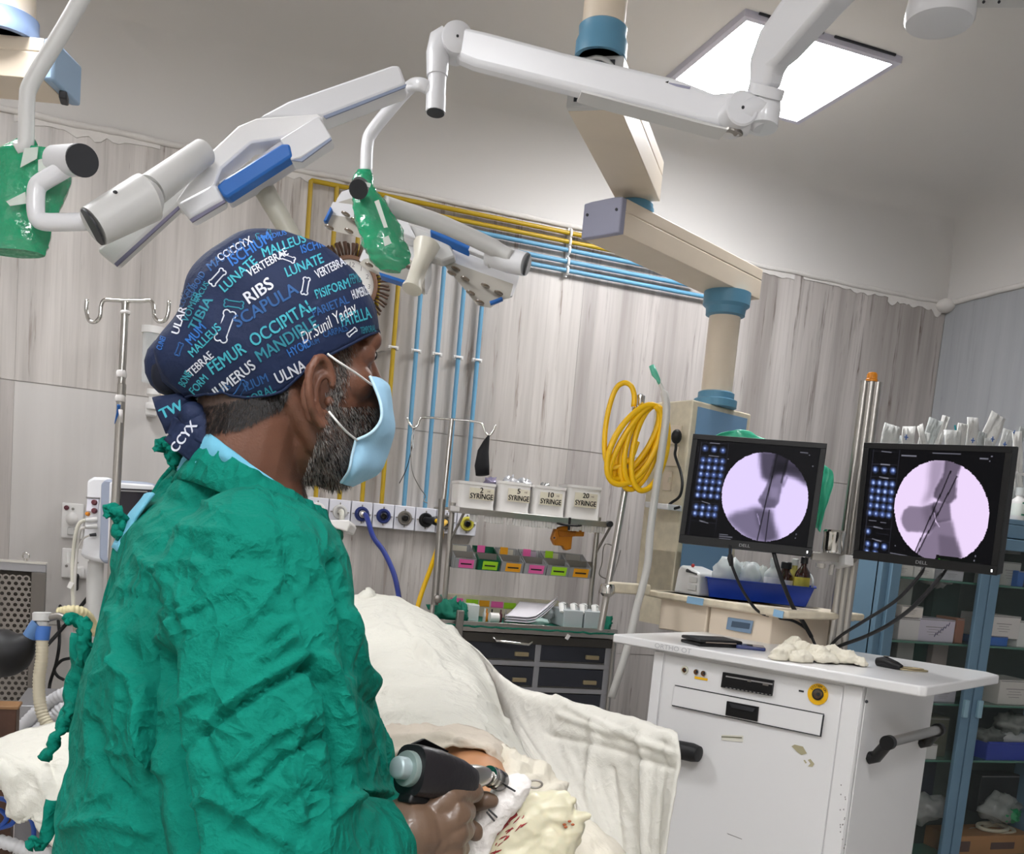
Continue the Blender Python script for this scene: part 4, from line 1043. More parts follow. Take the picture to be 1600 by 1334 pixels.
MB().lathe(at(1283, 880, 2.84), (0, 0, -1), [(.014, 0), (.014, .012), (.008, .014)], 8).done('hex_nut', M_STEEL, mast, smooth='auto')
MB().lathe(at(1300, 882, 2.84), (0, 0, -1), [(.008, 0), (.008, .03)], 8).done('hex_nut', M_STEEL, mast, smooth='auto')

def raster(kind, TL, u, v, W_=224, H_=188):
    """draws the screen picture (fluoroscopy view and menus) into an array"""
    im = np.zeros((H_, W_, 3), np.float32); im[:] = np.array([.022, .022, .028])
    S = 3
    Hh, Ww = H_ * 1, W_ * 1
    yy, xx = np.mgrid[0:Hh, 0:Ww]; U_ = (xx + .5) / Ww; V_ = (yy + .5) / Hh
    ZX = TL[0] + U_ * u[0] + V_ * v[0]; ZY = TL[1] + U_ * u[1] + V_ * v[1]   # drawing coordinates
    def poly(pts):
        m = np.zeros(ZX.shape, bool); n = len(pts)
        for i in range(n):
            x0, y0 = pts[i]; x1, y1 = pts[(i + 1) % n]
            if y0 == y1: continue
            c = ((y0 > ZY) != (y1 > ZY)) & (ZX < (x1 - x0) * (ZY - y0) / (y1 - y0) + x0); m ^= c
        return m.astype(np.float32)
    def blur(a, k):
        for _ in range(2):
            for ax in (0, 1):
                w = np.zeros_like(a)
                for s_ in range(-k, k + 1): w += np.roll(a, s_, ax)
                a = w / (2 * k + 1)
        return a
    def line(p, q, w):
        px, py = p; qx, qy = q; L2_ = (qx - px) ** 2 + (qy - py) ** 2
        t = np.clip(((ZX - px) * (qx - px) + (ZY - py) * (qy - py)) / L2_, 0, 1)
        d = np.hypot(ZX - px - t * (qx - px), ZY - py - t * (qy - py)); return np.clip(1.2 - d / w, 0, 1)
    shade = np.ones(ZX.shape, np.float32)
    if kind == 1:
        cx, cy, R = 893, 650, 387
        for pts, k, d in (([(850, 250), (1140, 260), (1290, 400), (1290, 560), (1180, 490), (1060, 450), (1000, 450), (930, 520), (870, 480), (855, 380)], 3, .50),
                          ([(1000, 340), (1200, 380), (1250, 460), (1080, 430), (980, 440)], 3, .25),
                          ([(990, 270), (1110, 290), (1050, 560), (1020, 700), (985, 740), (880, 745), (835, 680), (900, 570), (940, 480)], 1, .36),
                          ([(850, 660), (1000, 660), (980, 745), (880, 740)], 2, .12),
                          ([(540, 850), (620, 790), (720, 770), (800, 740), (880, 740), (960, 760), (970, 850), (1010, 960), (1020, 1030), (880, 1060), (760, 1030), (640, 940)], 4, .36),
                          ([(800, 760), (960, 770), (975, 860), (1000, 1000), (900, 1040), (830, 900)], 2, .16),
                          ([(940, 560), (1020, 570), (1010, 680), (950, 660)], 2, -.12)):
            shade *= 1 - min(.9, d * 1.3) * blur(poly(pts), k)
        for p, q, w, d in (((1010, 270), (962, 470), 9, .45), ((962, 470), (825, 1035), 7, .75), ((1108, 290), (1045, 520), 12, .5), ((936, 765), (900, 1035), 7, .6), ((1090, 480), (1060, 550), 16, .25)):
            shade *= 1 - d * line(p, q, w)
        shade += .3 * line((830, 800), (850, 890), 5)
    else:
        cx, cy, R = 858, 675, 412
        for pts, k, d in (([(770, 250), (920, 250), (880, 400), (800, 560), (690, 640), (750, 500)], 4, .22),
                          ([(905, 240), (1050, 270), (1000, 400), (995, 560), (950, 605), (870, 600), (800, 560), (810, 500), (880, 390)], 1, .42),
                          ([(800, 600), (940, 600), (955, 740), (830, 770), (780, 650)], 1, .38),
                          ([(505, 750), (530, 680), (590, 640), (700, 645), (800, 610), (830, 700), (820, 790), (760, 860), (680, 850), (560, 855), (515, 800)], 1, .32),
                          ([(820, 760), (960, 740), (990, 860), (1050, 1040), (960, 1100), (850, 1080), (760, 1100), (640, 1050), (700, 900), (760, 860)], 2, .34),
                          ([(840, 860), (990, 880), (1050, 1040), (860, 1090)], 2, .14),
                          ([(700, 650), (800, 620), (820, 780), (740, 800)], 4, .14)):
            shade *= 1 - min(.9, d * 1.3) * blur(poly(pts), k)
        for p, q, w, d in (((950, 350), (625, 1035), 7, .8), ((1003, 390), (645, 1048), 7, .8)):
            shade *= 1 - d * line(p, q, w)
        shade += .5 * line((808, 690), (822, 760), 6) + .35 * line((822, 760), (850, 800), 5)
    disc_ = np.hypot(ZX - cx, ZY - cy) < R
    col = np.stack([.86 * shade ** 1.05, .80 * shade ** 1.06, .97 * shade], -1) if kind == 1 else np.stack([.90 * shade ** 1.03, .82 * shade ** 1.06, .95 * shade], -1)
    im[disc_] = col[disc_]
    def dot(x, y, r, c):
        m = np.clip(1.3 - np.hypot(ZX - x, ZY - y) / r, 0, 1)[..., None]; im[:] = im * (1 - m) + np.array(c) * m
    def bar(p, q, w, c):
        m = (line(p, q, w) * .9)[..., None]; im[:] = im * (1 - m) + np.array(c) * m
    ic = [.33, .42, .68]; ic2 = [.72, .8, .98]; ln = [.16, .16, .2]; tx = [.5, .5, .55]
    if kind == 1:
        rows_ = [(355, 228, 3, 82, 9)] + [(335 - 10 * k, 330 + 62 * k, 4, 60, 4) for k in range(6)] + [(270, 745, 4, 60, 4), (259, 805, 4, 60, 4)]
        for (x, y, n, st_, dy) in rows_:
            for i in range(n):
                dot(x + st_ * i, y + dy * i, 29, ic); dot(x + st_ * i + rnd.uniform(-4, 4), y + dy * i + rnd.uniform(-4, 4), rnd.uniform(7, 14), ic2)
        for (x0, y0, x1, y1) in ((322, 178, 570, 186), (310, 290, 560, 300), (245, 695, 475, 718), (222, 868, 460, 888)): bar((x0, y0), (x1, y1), 3, ln); bar((x0 + 80, y0), (x1 - 80, y1), 6, tx)
        bar((325, 170), (195, 1025), 3, ln); bar((572, 180), (432, 1045), 3, ln); bar((293, 210), (290, 260), 4, ln)
        bar((1212, 262), (1278, 268), 5, tx); bar((485, 985), (562, 990), 5, tx); bar((485, 1002), (600, 1010), 5, tx); bar((485, 1020), (585, 1028), 5, tx); bar((445, 1048), (815, 1085), 4, tx)
        for p in ((1320, 382), (566, 322), (1175, 967), (1168, 1002), (1288, 285)): dot(*p, 7, tx)
    else:
        rows_ = [(268, 345, 3, 83, 4)] + [(245 - 9 * k, 455 + 65 * k, 4, 61, 4) for k in range(5)] + [(190, 875, 1, 60, 0), (185, 982, 3, 80, 8), (175, 1047, 2, 80, 8)]
        for (x, y, n, st_, dy) in rows_:
            for i in range(n):
                dot(x + st_ * i, y + dy * i, 30, ic); dot(x + st_ * i + rnd.uniform(-4, 4), y + dy * i + rnd.uniform(-4, 4), rnd.uniform(7, 15), ic2)
        for (x0, y0, x1, y1) in ((250, 188, 500, 202), (240, 298, 485, 308), (225, 405, 470, 420), (165, 830, 410, 845), (150, 935, 395, 955)): bar((x0, y0), (x1, y1), 3, ln); bar((x0 + 80, y0 + 2), (x1 - 80, y1 - 2), 6, tx)
        bar((252, 175), (140, 1080), 3, ln); bar((503, 178), (378, 1112), 3, ln); bar((200, 780), (270, 783), 5, tx); bar((310, 792), (365, 795), 5, tx); bar((270, 885), (385, 893), 4, ln)
        bar((515, 225), (645, 230), 6, tx); bar((795, 203), (1030, 210), 6, tx); bar((1195, 245), (1260, 248), 6, tx)
        for k in range(3): bar((405, 1045 + 25 * k), (560 + 20 * k, 1060 + 27 * k), 6, tx)
        m = poly([(820, 1030), (1200, 1052), (1190, 1112), (808, 1095)])[..., None]; im[:] = im * (1 - m) + np.array([.02, .03, .02]) * m
        dot(850, 1065, 11, [.2, .5, .15]); bar((880, 1065), (1085, 1082), 4, [.1, .22, .08]); bar((880, 1085), (1150, 1112), 2, [.1, .22, .08])
        dot(708, 1132, 11, tx); bar((728, 1136), (768, 1140), 6, tx); dot(803, 1143, 11, tx); bar((823, 1146), (852, 1150), 6, tx)
        for p in ((1158, 1015), (1147, 1052), (1190, 1078), (1275, 265), (1290, 228), (450, 982)): dot(*p, 7, tx)
    return im
M_SCREEN = bpy.data.materials.new('lcd_screen'); M_SCREEN.use_nodes = True
nt = M_SCREEN.node_tree; b = nt.nodes['Principled BSDF']; at_n = nt.nodes.new('ShaderNodeVertexColor'); at_n.layer_name = 'picture'
nt.links.new(at_n.outputs['Color'], b.inputs['Emission Color']); b.inputs['Emission Strength'].default_value = 0.38
b.inputs['Base Color'].default_value = (.003, .003, .004, 1); b.inputs['Roughness'].default_value = .4; b.inputs['Specular IOR Level'].default_value = .08

def solve_para(c, D):
    Am = [np.array(ray(*p)) for p in c]; M_ = np.stack([Am[0], -Am[1], Am[2], -Am[3]], 1)
    t = np.linalg.svd(M_)[2][-1]; t = t / t.mean() * D
    return [EYE + V(Am[i]) * float(t[i]) for i in range(4)]
def monitor(corners, D, label, kind, zTL, zu, zv):
    P = solve_para(corners, D); u = P[1] - P[0]; v = P[3] - P[0]; n = u.cross(v).normalized()
    v = v - u.normalized() * v.dot(u.normalized()); 
    n = u.cross(v).normalized(); n = n if n.dot(FWD) > 0 else -n      # n points away from the viewer
    t = thing('monitor', label, 'monitor', P[3] + u * .5, None)
    def Q(a, b_, d=0): return P[0] + u * a + v * b_ + n * d
    MB().slab([Q(0, 0, .004), Q(1, 0, .004), Q(1, 1, .004), Q(0, 1, .004)], n * .035).done('casing', M_BLACK, t, bevel=.004)
    bz = .043
    mb = MB(); i0, i1, j0, j1 = bz * .95, 1 - bz * .95, bz * 1.1, 1 - bz * 1.75
    for a0, a1, b0, b1 in ((0, 1, 0, j0), (0, 1, j1, 1), (0, i0, j0, j1), (i1, 1, j0, j1)):
        mb.slab([Q(a0, b0), Q(a1, b0), Q(a1, b1), Q(a0, b1)], n * .008)
    mb.done('bezel', mat('bezel_black', '#08080a', .5), t, bevel=.0008, seg=1)
    MB().slab([Q(.2, .2, .03), Q(.8, .2, .03), Q(.75, .8, .03), Q(.25, .8, .03)], n * .03).done('back_housing', M_BLACK, t, bevel=.006)
    MB().slab([Q(.42, .4, .05), Q(.58, .4, .05), Q(.58, .62, .05), Q(.42, .62, .05)], n * .05).done('mount_plate', M_GREYMETAL, t)
    Wn, Hn = 224, 188; im = raster(kind, zTL, zu, zv, Wn, Hn)
    verts = []; 
    for j in range(Hn + 1):
        for i in range(Wn + 1): verts.append(Q(i0 + (i1 - i0) * i / Wn, j0 + (j1 - j0) * j / Hn, .003) - t.location)
    # picture area excludes the bezel: resample
    faces = [(j * (Wn + 1) + i, j * (Wn + 1) + i + 1, (j + 1) * (Wn + 1) + i + 1, (j + 1) * (Wn + 1) + i) for j in range(Hn) for i in range(Wn)]
    me = bpy.data.meshes.new('screen'); me.from_pydata(verts, [], faces)
    ca = me.color_attributes.new('picture', 'FLOAT_COLOR', 'CORNER')
    uu = i0 + (i1 - i0) * (np.arange(Wn) + .5) / Wn; vv = j0 + (j1 - j0) * (np.arange(Hn) + .5) / Hn
    sub = im[np.clip((vv * Hn).astype(int), 0, Hn - 1)][:, np.clip((uu * Wn).astype(int), 0, Wn - 1)]
    lin = np.where(sub <= .04, sub / 12.92, ((np.clip(sub, 0, 2) + .055) / 1.055) ** 2.4)
    arr = np.ones((Hn, Wn, 4, 4), np.float32); arr[..., :3] = lin[:, :, None, :]
    ca.data.foreach_set('color', arr.reshape(-1)); me.materials.append(M_SCREEN)
    o = bpy.data.objects.new('screen', me); COL.objects.link(o); o.parent = t
    xd = u.normalized(); yd = -v.normalized()
    text_on('DELL', Q(.505, 1 - bz * .80, -.0002), xd, yd, .0085, mat('logo_silver', '#9a9a9c', .3), t, 'brand_lettering', width=.031, bold=.01)
    MB().slab([Q(.965, .955, -.001), Q(.972, .955, -.001), Q(.972, .975, -.001), Q(.965, .975, -.001)], n * .001).done('power_light', mat('power_led', '#ffffff', .3, emit='#ffffff', estr=2.0), t)
    return t, Q
mon1, Q1 = monitor(((1083, 677.5), (1292.5, 692.7), (1265, 869), (1058, 847)), 2.85, 'left black monitor showing a round x-ray of an ankle with two wires', 1, (245, 100), (1198, 87), (-140, 968))
mon2, Q2 = monitor(((1349.7, 691.2), (1582.4, 697.4), (1550.3, 898.5), (1327.2, 871.6)), 2.5, 'right black monitor showing a round side x-ray of heel and ankle', 2, (165, 118), (1293, 34), (-125, 1002))
# cables
def cable(pts, r, label, m=M_RUBBER, name='cable', group=None, n=7):
    t = MB().tube(crom(pts, n), r, 10).done(name, m, None, smooth=True); tag(t, label, 'cable', group); return t
pe = at(1258, 975, 2.95)
cable([at(1141, 852, 2.86), at(1141, 870, 2.84), at(1146, 890, 2.84), at(1162, 925, 2.86), at(1185, 955, 2.9), at(1215, 965, 2.92), at(1240, 970, 2.94), at(1262, 985, 2.97), at(1275, 1010, 2.97)], .0042, 'black cable looping from left monitor down to the cart')
cable([at(1208, 860, 2.85), at(1215, 885, 2.84), at(1225, 915, 2.86), at(1240, 950, 2.9), at(1255, 972, 2.94), at(1268, 995, 2.97)], .0062, 'thicker black cable running down from the left monitor')
MB().tube([at(1141, 866, 2.838), at(1141, 872, 2.838), at(1143, 884, 2.838)], [.006, .009, .006], 12).done('cable_bead', M_RUBBER, mon1, smooth=True)
cable([at(1444, 884, 2.58), at(1436, 900, 2.57), at(1400, 938, 2.62), at(1350, 970, 2.75), at(1310, 996, 2.9), at(1290, 1020, 2.97)], .0048, 'upper black cable from right monitor sweeping down left')
cable([at(1478, 888, 2.54), at(1466, 905, 2.53), at(1430, 945, 2.58), at(1390, 975, 2.7), at(1350, 995, 2.82), at(1310, 1010, 2.93), at(1290, 1025, 2.97)], .0056, 'lower black cable from right monitor sweeping down left')
# mint cover behind the left monitor
M_MINT = mat('mint_polythene', '#46c9a0', .3, alpha=.92, coat=.4, bump=.2, bscale=50)
def D1q(px, py, d): return at(px, py, d)
mb = MB()
rows = []
for k, (pts) in enumerate(([(1112, 684), (1128, 676), (1150, 672), (1172, 674), (1190, 684), (1240, 700), (1288, 726), (1296, 738), (1300, 750)],
                           [(1105, 700), (1125, 690), (1150, 686), (1180, 690), (1210, 700), (1250, 718), (1290, 735), (1301, 742), (1302, 760)],
                           [(1105, 760), (1130, 760), (1160, 760), (1190, 760), (1220, 760), (1250, 765), (1284, 775), (1290, 790), (1288, 800)],
                           [(1105, 820), (1130, 820), (1160, 820), (1190, 820), (1220, 820), (1245, 820), (1272, 824), (1278, 828), (1281, 832)])):
    rows.append(crom([at(x, y, 2.99 - .02 * math.sin(k * 1.3 + x * .02) - (.06 if x > 1275 else 0)) for x, y in pts], 5))
cols_ = [crom([r[i] for r in rows], 8) for i in range(len(rows[0]))]
for c in cols_:
    for i, p in enumerate(c): c[i] = p + FWD * .012 * noise.noise(p * 30)
mb.grid(cols_); o = mb.done('plastic_cover', M_MINT, None, smooth=True, solid=.002); tag(o, 'mint green plastic cover draped behind the left monitor', 'cover')

# items on the cart top -------------------------------------------------
def on_cart(px, py): return onZ(px, py, TZ)
w0, w1_ = on_cart(1092, 1010), on_cart(1160, 1013)
t = thing('wallet', 'folded black leather wallet on the cart top', 'wallet', (w0 + w1_) / 2)
ux = (w1_ - w0).normalized(); vx = V((-ux.y, ux.x, 0)); vx = vx if vx.dot(FWD) > 0 else -vx
Lw = (w1_ - w0).length
MB().slab([w0, w1_, w1_ + vx * .09, w0 + vx * .09], V((0, 0, .009))).done('lower_flap', M_BLACK, t, bevel=.003)
MB().slab([w0 + V((0, 0, .010)), w1_ + V((0, 0, .010)), w1_ + vx * .09 + V((0, 0, .012)), w0 + vx * .09 + V((0, 0, .012))], V((0, 0, .009))).done('upper_flap', M_BLACK, t, bevel=.004)
MB().box((w0 + w1_) / 2 + V((0, 0, .012)) + vx * .002, (Lw * .7, .004, .003), Matrix.Rotation(math.atan2(ux.y, ux.x), 3, 'Z')).done('paper_edge', mat('receipt', '#8e8378', .7), t)
f0, f1 = on_cart(1150, 1013), on_cart(1196, 1018)
ux = (f1 - f0).normalized(); vx = V((-ux.y, ux.x, 0)); vx = vx if vx.dot(FWD) > 0 else -vx
t = thing('mobile_phone', 'dark blue mobile phone lying beside the black wallet', 'phone', (f0 + f1) / 2)
MB().slab([f0, f1, f1 + vx * .075, f0 + vx * .06], V((0, 0, .010))).done('body', mat('phone_blue', '#1c2c66', .3, coat=.5), t, bevel=.003, seg=3)
MB().slab([f0 + ux * .03 + vx * .02 + V((0, 0, .0102)), f0 + ux * .045 + vx * .02 + V((0, 0, .0102)), f0 + ux * .045 + vx * .045 + V((0, 0, .0102)), f0 + ux * .03 + vx * .045 + V((0, 0, .0102))], V((0, 0, .0015))).done('camera_bump', M_BLACK, t, bevel=.0005)
# keys
k0 = on_cart(1387, 1040)
t = thing('car_key', 'black key fob with a metal key ring on the cart top', 'key', k0)
e0, e1 = on_cart(1370, 1040), on_cart(1408, 1047)
ux = (e1 - e0).normalized(); vx = V((-ux.y, ux.x, 0))
MB().tube([e0 + V((0, 0, .011)), e0.lerp(e1, .3) + V((0, 0, .0145)), e0.lerp(e1, .8) + V((0, 0, .008)), e1 + V((0, 0, .006))], [.011, .0145, .012, .008], 14).done('fob', M_BLACK, t, smooth='auto')
MB().box(e0.lerp(e1, .35) + V((0, 0, .029)), (.014, .010, .002), Matrix.Rotation(math.atan2(ux.y, ux.x), 3, 'Z')).done('fob_button', M_GREYMETAL, t, bevel=.0005)
cR = on_cart(1428, 1049)
M_BRASS = mat('old_brass', '#b9ab8a', .3, .9)
ring = [cR + (on_cart(1448, 1051) - cR) * math.cos(a) + vx * .020 * math.sin(a) + V((0, 0, .004)) for a in [2 * math.pi * k / 30 for k in range(30)]]
MB().tube(ring, .0022, 8, closed=True).done('key_ring', M_BRASS, t, smooth=True)
ring = [cR - ux * .004 + (on_cart(1444, 1051) - cR) * math.cos(a) + vx * .015 * math.sin(a) + V((0, 0, .008)) for a in [2 * math.pi * k / 30 for k in range(30)]]
MB().tube(ring, .0016, 8, closed=True).done('key_ring', M_BRASS, t, smooth=True)
# crumpled cloth / gloves pile
M_GAUZE = mat('gauze_cream', '#e2dccb', .9, bump=.25, bscale=120)
mb = MB(); base = on_cart(1268, 1030)
def gz(px, py, rpx, h=1.0, d=2.62):
    p = on_cart(px, py); dpt = (p - EYE).dot(FWD); r = rpx * dpt / F_PX
    return p + V((0, 0, r * .75 * h)), (r * 1.25, r * .95, r * .85 * h), d
for (px, py, r, h) in ((1262, 1020, 21, 1.4), (1240, 1026, 18, 1.0), (1222, 1030, 15, .7), (1212, 1031, 11, .4), (1285, 1024, 19, 1.15), (1302, 1030, 17, .85), (1320, 1036, 14, .5), (1275, 1033, 18, .8), (1338, 1040, 12, .4), (1258, 1010, 12, 2.0), (1234, 1018, 12, 1.3), (1290, 1036, 16, .5), (1250, 1034, 16, .6)):
    c, rr, _ = gz(px, py, r, h); mb.ball(c, rr, Matrix.Rotation(rnd.random() * 3, 3, 'Z'), 24)
mb.tube([on_cart(x_, y_) + V((0, 0, .012)) for x_, y_ in ((1210, 1031), (1235, 1030), (1262, 1030), (1290, 1033), (1318, 1037), (1348, 1042))], [.014, .026, .032, .032, .024, .010], 16)
bm = mb.bm; me = bpy.data.meshes.new('x'); bm.to_mesh(me); bm.free()
o = bpy.data.objects.new('x', me); COL.objects.link(o); md = o.modifiers.new('r', 'REMESH'); md.mode = 'VOXEL'; md.voxel_size = .0025; sm_ = o.modifiers.new('s', 'SMOOTH'); sm_.iterations = 22; sm_.factor = .6
bpy.context.view_layer.update(); m2 = bpy.data.meshes.new_from_object(o.evaluated_get(bpy.context.evaluated_depsgraph_get())); bpy.data.objects.remove(o)
bm = bmesh.new(); bm.from_mesh(m2)
left = set(bm.verts); best = set()
while left:
    st_ = [left.pop()]; isl = set(st_)
    while st_:
        for e in st_.pop().link_edges:
            for w_ in e.verts:
                if w_ in left: left.discard(w_); isl.add(w_); st_.append(w_)
    if len(isl) > len(best): best = isl
bmesh.ops.delete(bm, geom=[v for v in bm.verts if v not in best], context='VERTS'); bm.normal_update()
for v in bm.verts:
    p = v.co; q = V((p.x * 16, p.y * 16, p.z * 34)); d = .016 * (.28 - abs(noise.noise(q))) * 1.6 + .009 * (.25 - abs(noise.noise(q * 2.2 + V((4, 0, 0))))) + .002 * noise.noise(p * 160)
    v.co = p + v.normal * d
    if v.co.z < TZ + .001: v.co.z = TZ + .001
o = obj(bm, 'gauze_pile', M_GAUZE, None, smooth=True); tag(o, 'crumpled cream cotton gauze heap on the cart top', 'gauze')
MB().tube([on_cart(1345, 1042) + V((0, 0, .008)), on_cart(1356, 1047) + V((0, 0, .006))], [.008, .004], 8)

# ================================================================== BLUE GLASS CABINET
GYc = 3.10
cx0 = onY(1369, 950, GYc).x; cx1 = RX - .02; cxm = onY(1514, 1085, GYc).x
ctz = onY(1590, 812, GYc).z; cb0 = .06; gd = .24
cab = thing('glass_cabinet', 'tall blue metal cabinet with glass doors full of medical supplies, right edge', 'cabinet', ((cx0 + cx1) / 2, GYc + gd / 2, 0))
def bx(x0, x1, y0, y1, z0, z1, name, m, par=cab, bevel=.0, **k):
    return MB().box(((x0 + x1) / 2, (y0 + y1) / 2, (z0 + z1) / 2), (abs(x1 - x0), abs(y1 - y0), abs(z1 - z0))).done(name, m, par, bevel=bevel, **k)
M_CABIN = mat('cabinet_inside', '#39443f', .6)
bx(cx0, cx1, GYc + gd - .01, GYc + gd, cb0, ctz, 'back_panel', M_CABIN)
bx(cx0, cx0 + .012, GYc + .02, GYc + gd, cb0, ctz, 'side_panel', M_BLUECAB)
bx(cx1 - .012, cx1, GYc + .02, GYc + gd, cb0, ctz, 'side_panel', M_BLUECAB)
bx(cx0, cx1, GYc + .0, GYc + gd, ctz - .02, ctz, 'top_panel', M_BLUECAB, bevel=.003)
bx(cx0, cx1, GYc + .0, GYc + gd, cb0, cb0 + .06, 'bottom_panel', M_BLUECAB, bevel=.003)
bx(cx0, cx1, GYc - .004, GYc + .03, ctz - .075, ctz - .022, 'top_rail', M_BLUECAB, bevel=.003)
bx(cx0, cx0 + .034, GYc - .004, GYc + .03, cb0, ctz - .03, 'frame_post', M_BLUECAB, bevel=.003)
def door(x0, x1, y, nm, hx):
    s = .045
    d = bx(x0, x0 + s, y - .02, y, cb0 + .02, ctz - .08, 'door_frame', M_BLUECAB, bevel=.003)
    bx(x1 - s, x1, y - .02, y, cb0 + .02, ctz - .08, 'door_frame', M_BLUECAB, bevel=.003)
    bx(x0 + s, x1 - s, y - .02, y, ctz - .08 - s, ctz - .08, 'door_frame', M_BLUECAB, bevel=.003)
    bx(x0 + s, x1 - s, y - .02, y, cb0 + .02, cb0 + .06, 'door_frame', M_BLUECAB, bevel=.003)
    bx(x0 + s, x1 - s, y - .012, y - .008, cb0 + .06, ctz - .08 - s, 'door_glass', M_GLASS)
    zc_ = onY(1502, 1105, y).z
    h = bx(hx - .011, hx + .011, y - .036, y - .02, zc_ - .036, zc_ + .036, 'door_handle', mat('handle_paleblue', '#8fb0c0', .4), bevel=.003)
M_GLASS = mat('door_glass', '#7f8684', .05, alpha=.06)
door(cx0 + .03, cxm - .003, GYc - .004, 'a', onY(1500, 1100, GYc).x)
door(cxm + .003, cx1 - .0, GYc - .004, 'b', onY(1521, 1105, GYc).x)
M_SHELFG = mat('shelf_glass', '#4f7d6c', .2)
shz = [onY(1563, 914, GYc + .02).z, onY(1545, 1009, GYc + .02).z, onY(1528, 1101, GYc + .02).z, onY(1516, 1188, GYc + .02).z]
shz.append(max(cb0 + .1, shz[3] - .42))
for z in shz: bx(cx0 + .014, cx1 - .014, GYc + .02, GYc + gd - .02, z - .008, z, 'shelf', M_SHELFG)
# contents: boxes on the shelves
BW = [('#e3dfdc', 'white'), ('#cfc8d8', 'pale lilac'), ('#e6d9cf', 'cream')]
def cbox(px, py, w, h, label, color='#e2dedb', y=None, dy=.16, lines=True, sh=None, wr=None, name='carton', cat='box', lab=None):
    y = min(y or (GYc + .05), GYc + gd - .07); dy = min(dy, GYc + gd - .02 - y)
    c, s = px_box(px, py, w, h, y, dy)
    if sh is not None:
        top = c.z + s[2] / 2; s = (s[0], s[1], max(.02, top - shz[sh])); c.z = shz[sh] + s[2] / 2
    t = thing(name, label, cat, c - V((0, 0, s[2] / 2)))
    MB().box(c, s).done('box', mat('card_' + color[1:], color, .7), t, bevel=.002, seg=1)
    MB().box((c.x, c.y - s[1] / 2, c.z + s[2] * .45), (s[0] * .96, .0015, .003)).done('lid_seam', M_GREYINK, t)
    if lines:
        for k, (wd, hh) in enumerate(((.5, .03), (.34, .018), (.42, .018), (.3, .018))):
            MB().box((c.x - s[0] * .06, c.y - s[1] / 2 - .0008, c.z + s[2] * (.14 - .11 * k)), (s[0] * wd, .001, s[2] * hh)).done('print_line', M_GREYINK, t)
    if wr: MB().tube([V((c.x - s[0] * .05 + s[0] * .035 * k, c.y - s[1] / 2 - .001, c.z - s[2] * .25 + s[2] * .05 * k + (s[2] * .09 if k % 2 else -s[2] * .03))) for k in range(12)], .0016, 6).done('handwriting', mat('violet_ink', '#5a5478', .8), t)
    return t
cbox(1464, 982, 56, 30, 'pale lilac carton with scribbled writing on the second shelf, left door', '#d3ccda', sh=1, wr=1)
cbox(1421, 979, 32, 26, 'small blank white carton on the second shelf beside the lilac one', '#dedad9', sh=1, lines=False)
cbox(1426, 956, 33, 18, 'small white carton with red print stacked on the blank carton', '#e6ded6', dy=.12)
cbox(1411, 888, 33, 14, 'white carton on the top shelf, first from left', '#dcdad4', sh=0)
cbox(1445, 892, 32, 14, 'white carton on the top shelf, second from left', '#e2e0db', sh=0)
cbox(1489, 898, 34, 14, 'carton with black speckled print on the top shelf', '#c9c9cf', sh=0)
cbox(1571, 980, 46, 36, 'white carton with grey print on second shelf, right door', '#ddd8d4', sh=None, dy=.2)
cbox(1561, 1000, 28, 13, 'blue block under the white carton on the second shelf', '#3b6fc0', sh=1, lines=False, cat='box')
cbox(1598, 990, 14, 40, 'white carton cut by the picture edge on the second shelf', '#dcdcd8', sh=1, lines=False)
cbox(1588, 1084, 54, 42, 'large white carton with grey print on the third shelf', '#d5d1cb', sh=2, dy=.22)
cbox(1476, 1083, 36, 16, 'low white carton with letters on the third shelf, left door', '#c9c6d0', sh=2)
cbox(1412, 925, 28, 60, 'tall dull grey carton at the left of the second shelf', '#8f928c', sh=1, lines=False, y=GYc + .12)
cbox(1416, 1010, 26, 34, 'grey printed carton standing on the third shelf left', '#8a8a86', sh=2, lines=False, y=GYc + .1)
cbox(1470, 1015, 24, 42, 'brown grey leaning packet on the third shelf', '#857c78', sh=2, lines=False, y=GYc + .1, dy=.03, name='packet', cat='packet')
cbox(1440, 1010, 20, 60, 'dark green folder standing behind the third shelf packets', '#1d4a40', sh=2, lines=False, y=GYc + .2, dy=.05, name='folder', cat='folder')
cbox(1480, 925, 40, 70, 'dark green folder at the back of the second shelf', '#17332e', sh=1, lines=False, y=GYc + .28, dy=.05, name='folder', cat='folder')
cbox(1501, 980, 12, 28, 'brown packet leaning beside the lilac carton', '#a0705c', sh=1, lines=False, name='packet', cat='packet')
cbox(1580, 890, 30, 24, 'pale carton on the top shelf behind right glass', '#b9bab4', sh=0, y=GYc + .08)
cbox(1596, 900, 10, 16, 'blue carton at the right end of the top shelf', '#3f6fb8', sh=0, lines=False)
cbox(1580, 855, 34, 20, 'dark metal case at the top of the right compartment', '#5f625f', sh=None, lines=False, y=GYc + .1)
cbox(1465, 1140, 34, 40, 'olive carton on the fourth shelf, left door', '#5f6152', sh=3, lines=False, y=GYc + .08)
cbox(1452, 1170, 26, 14, 'small white tub at the front of fourth shelf', '#c9c9c6', sh=3, lines=False, y=GYc + .03, dy=.08, name='tub', cat='tub')
cbox(1560, 1240, 60, 60, 'black case on the lower shelf behind right glass', '#17181c', sh=None, lines=False, y=GYc + .14, dy=.2, name='case', cat='case')
cbox(1440, 1210, 44, 70, 'navy case on lower shelf behind left glass', '#1b2030', sh=None, lines=False, y=GYc + .16, dy=.2, name='case', cat='case')
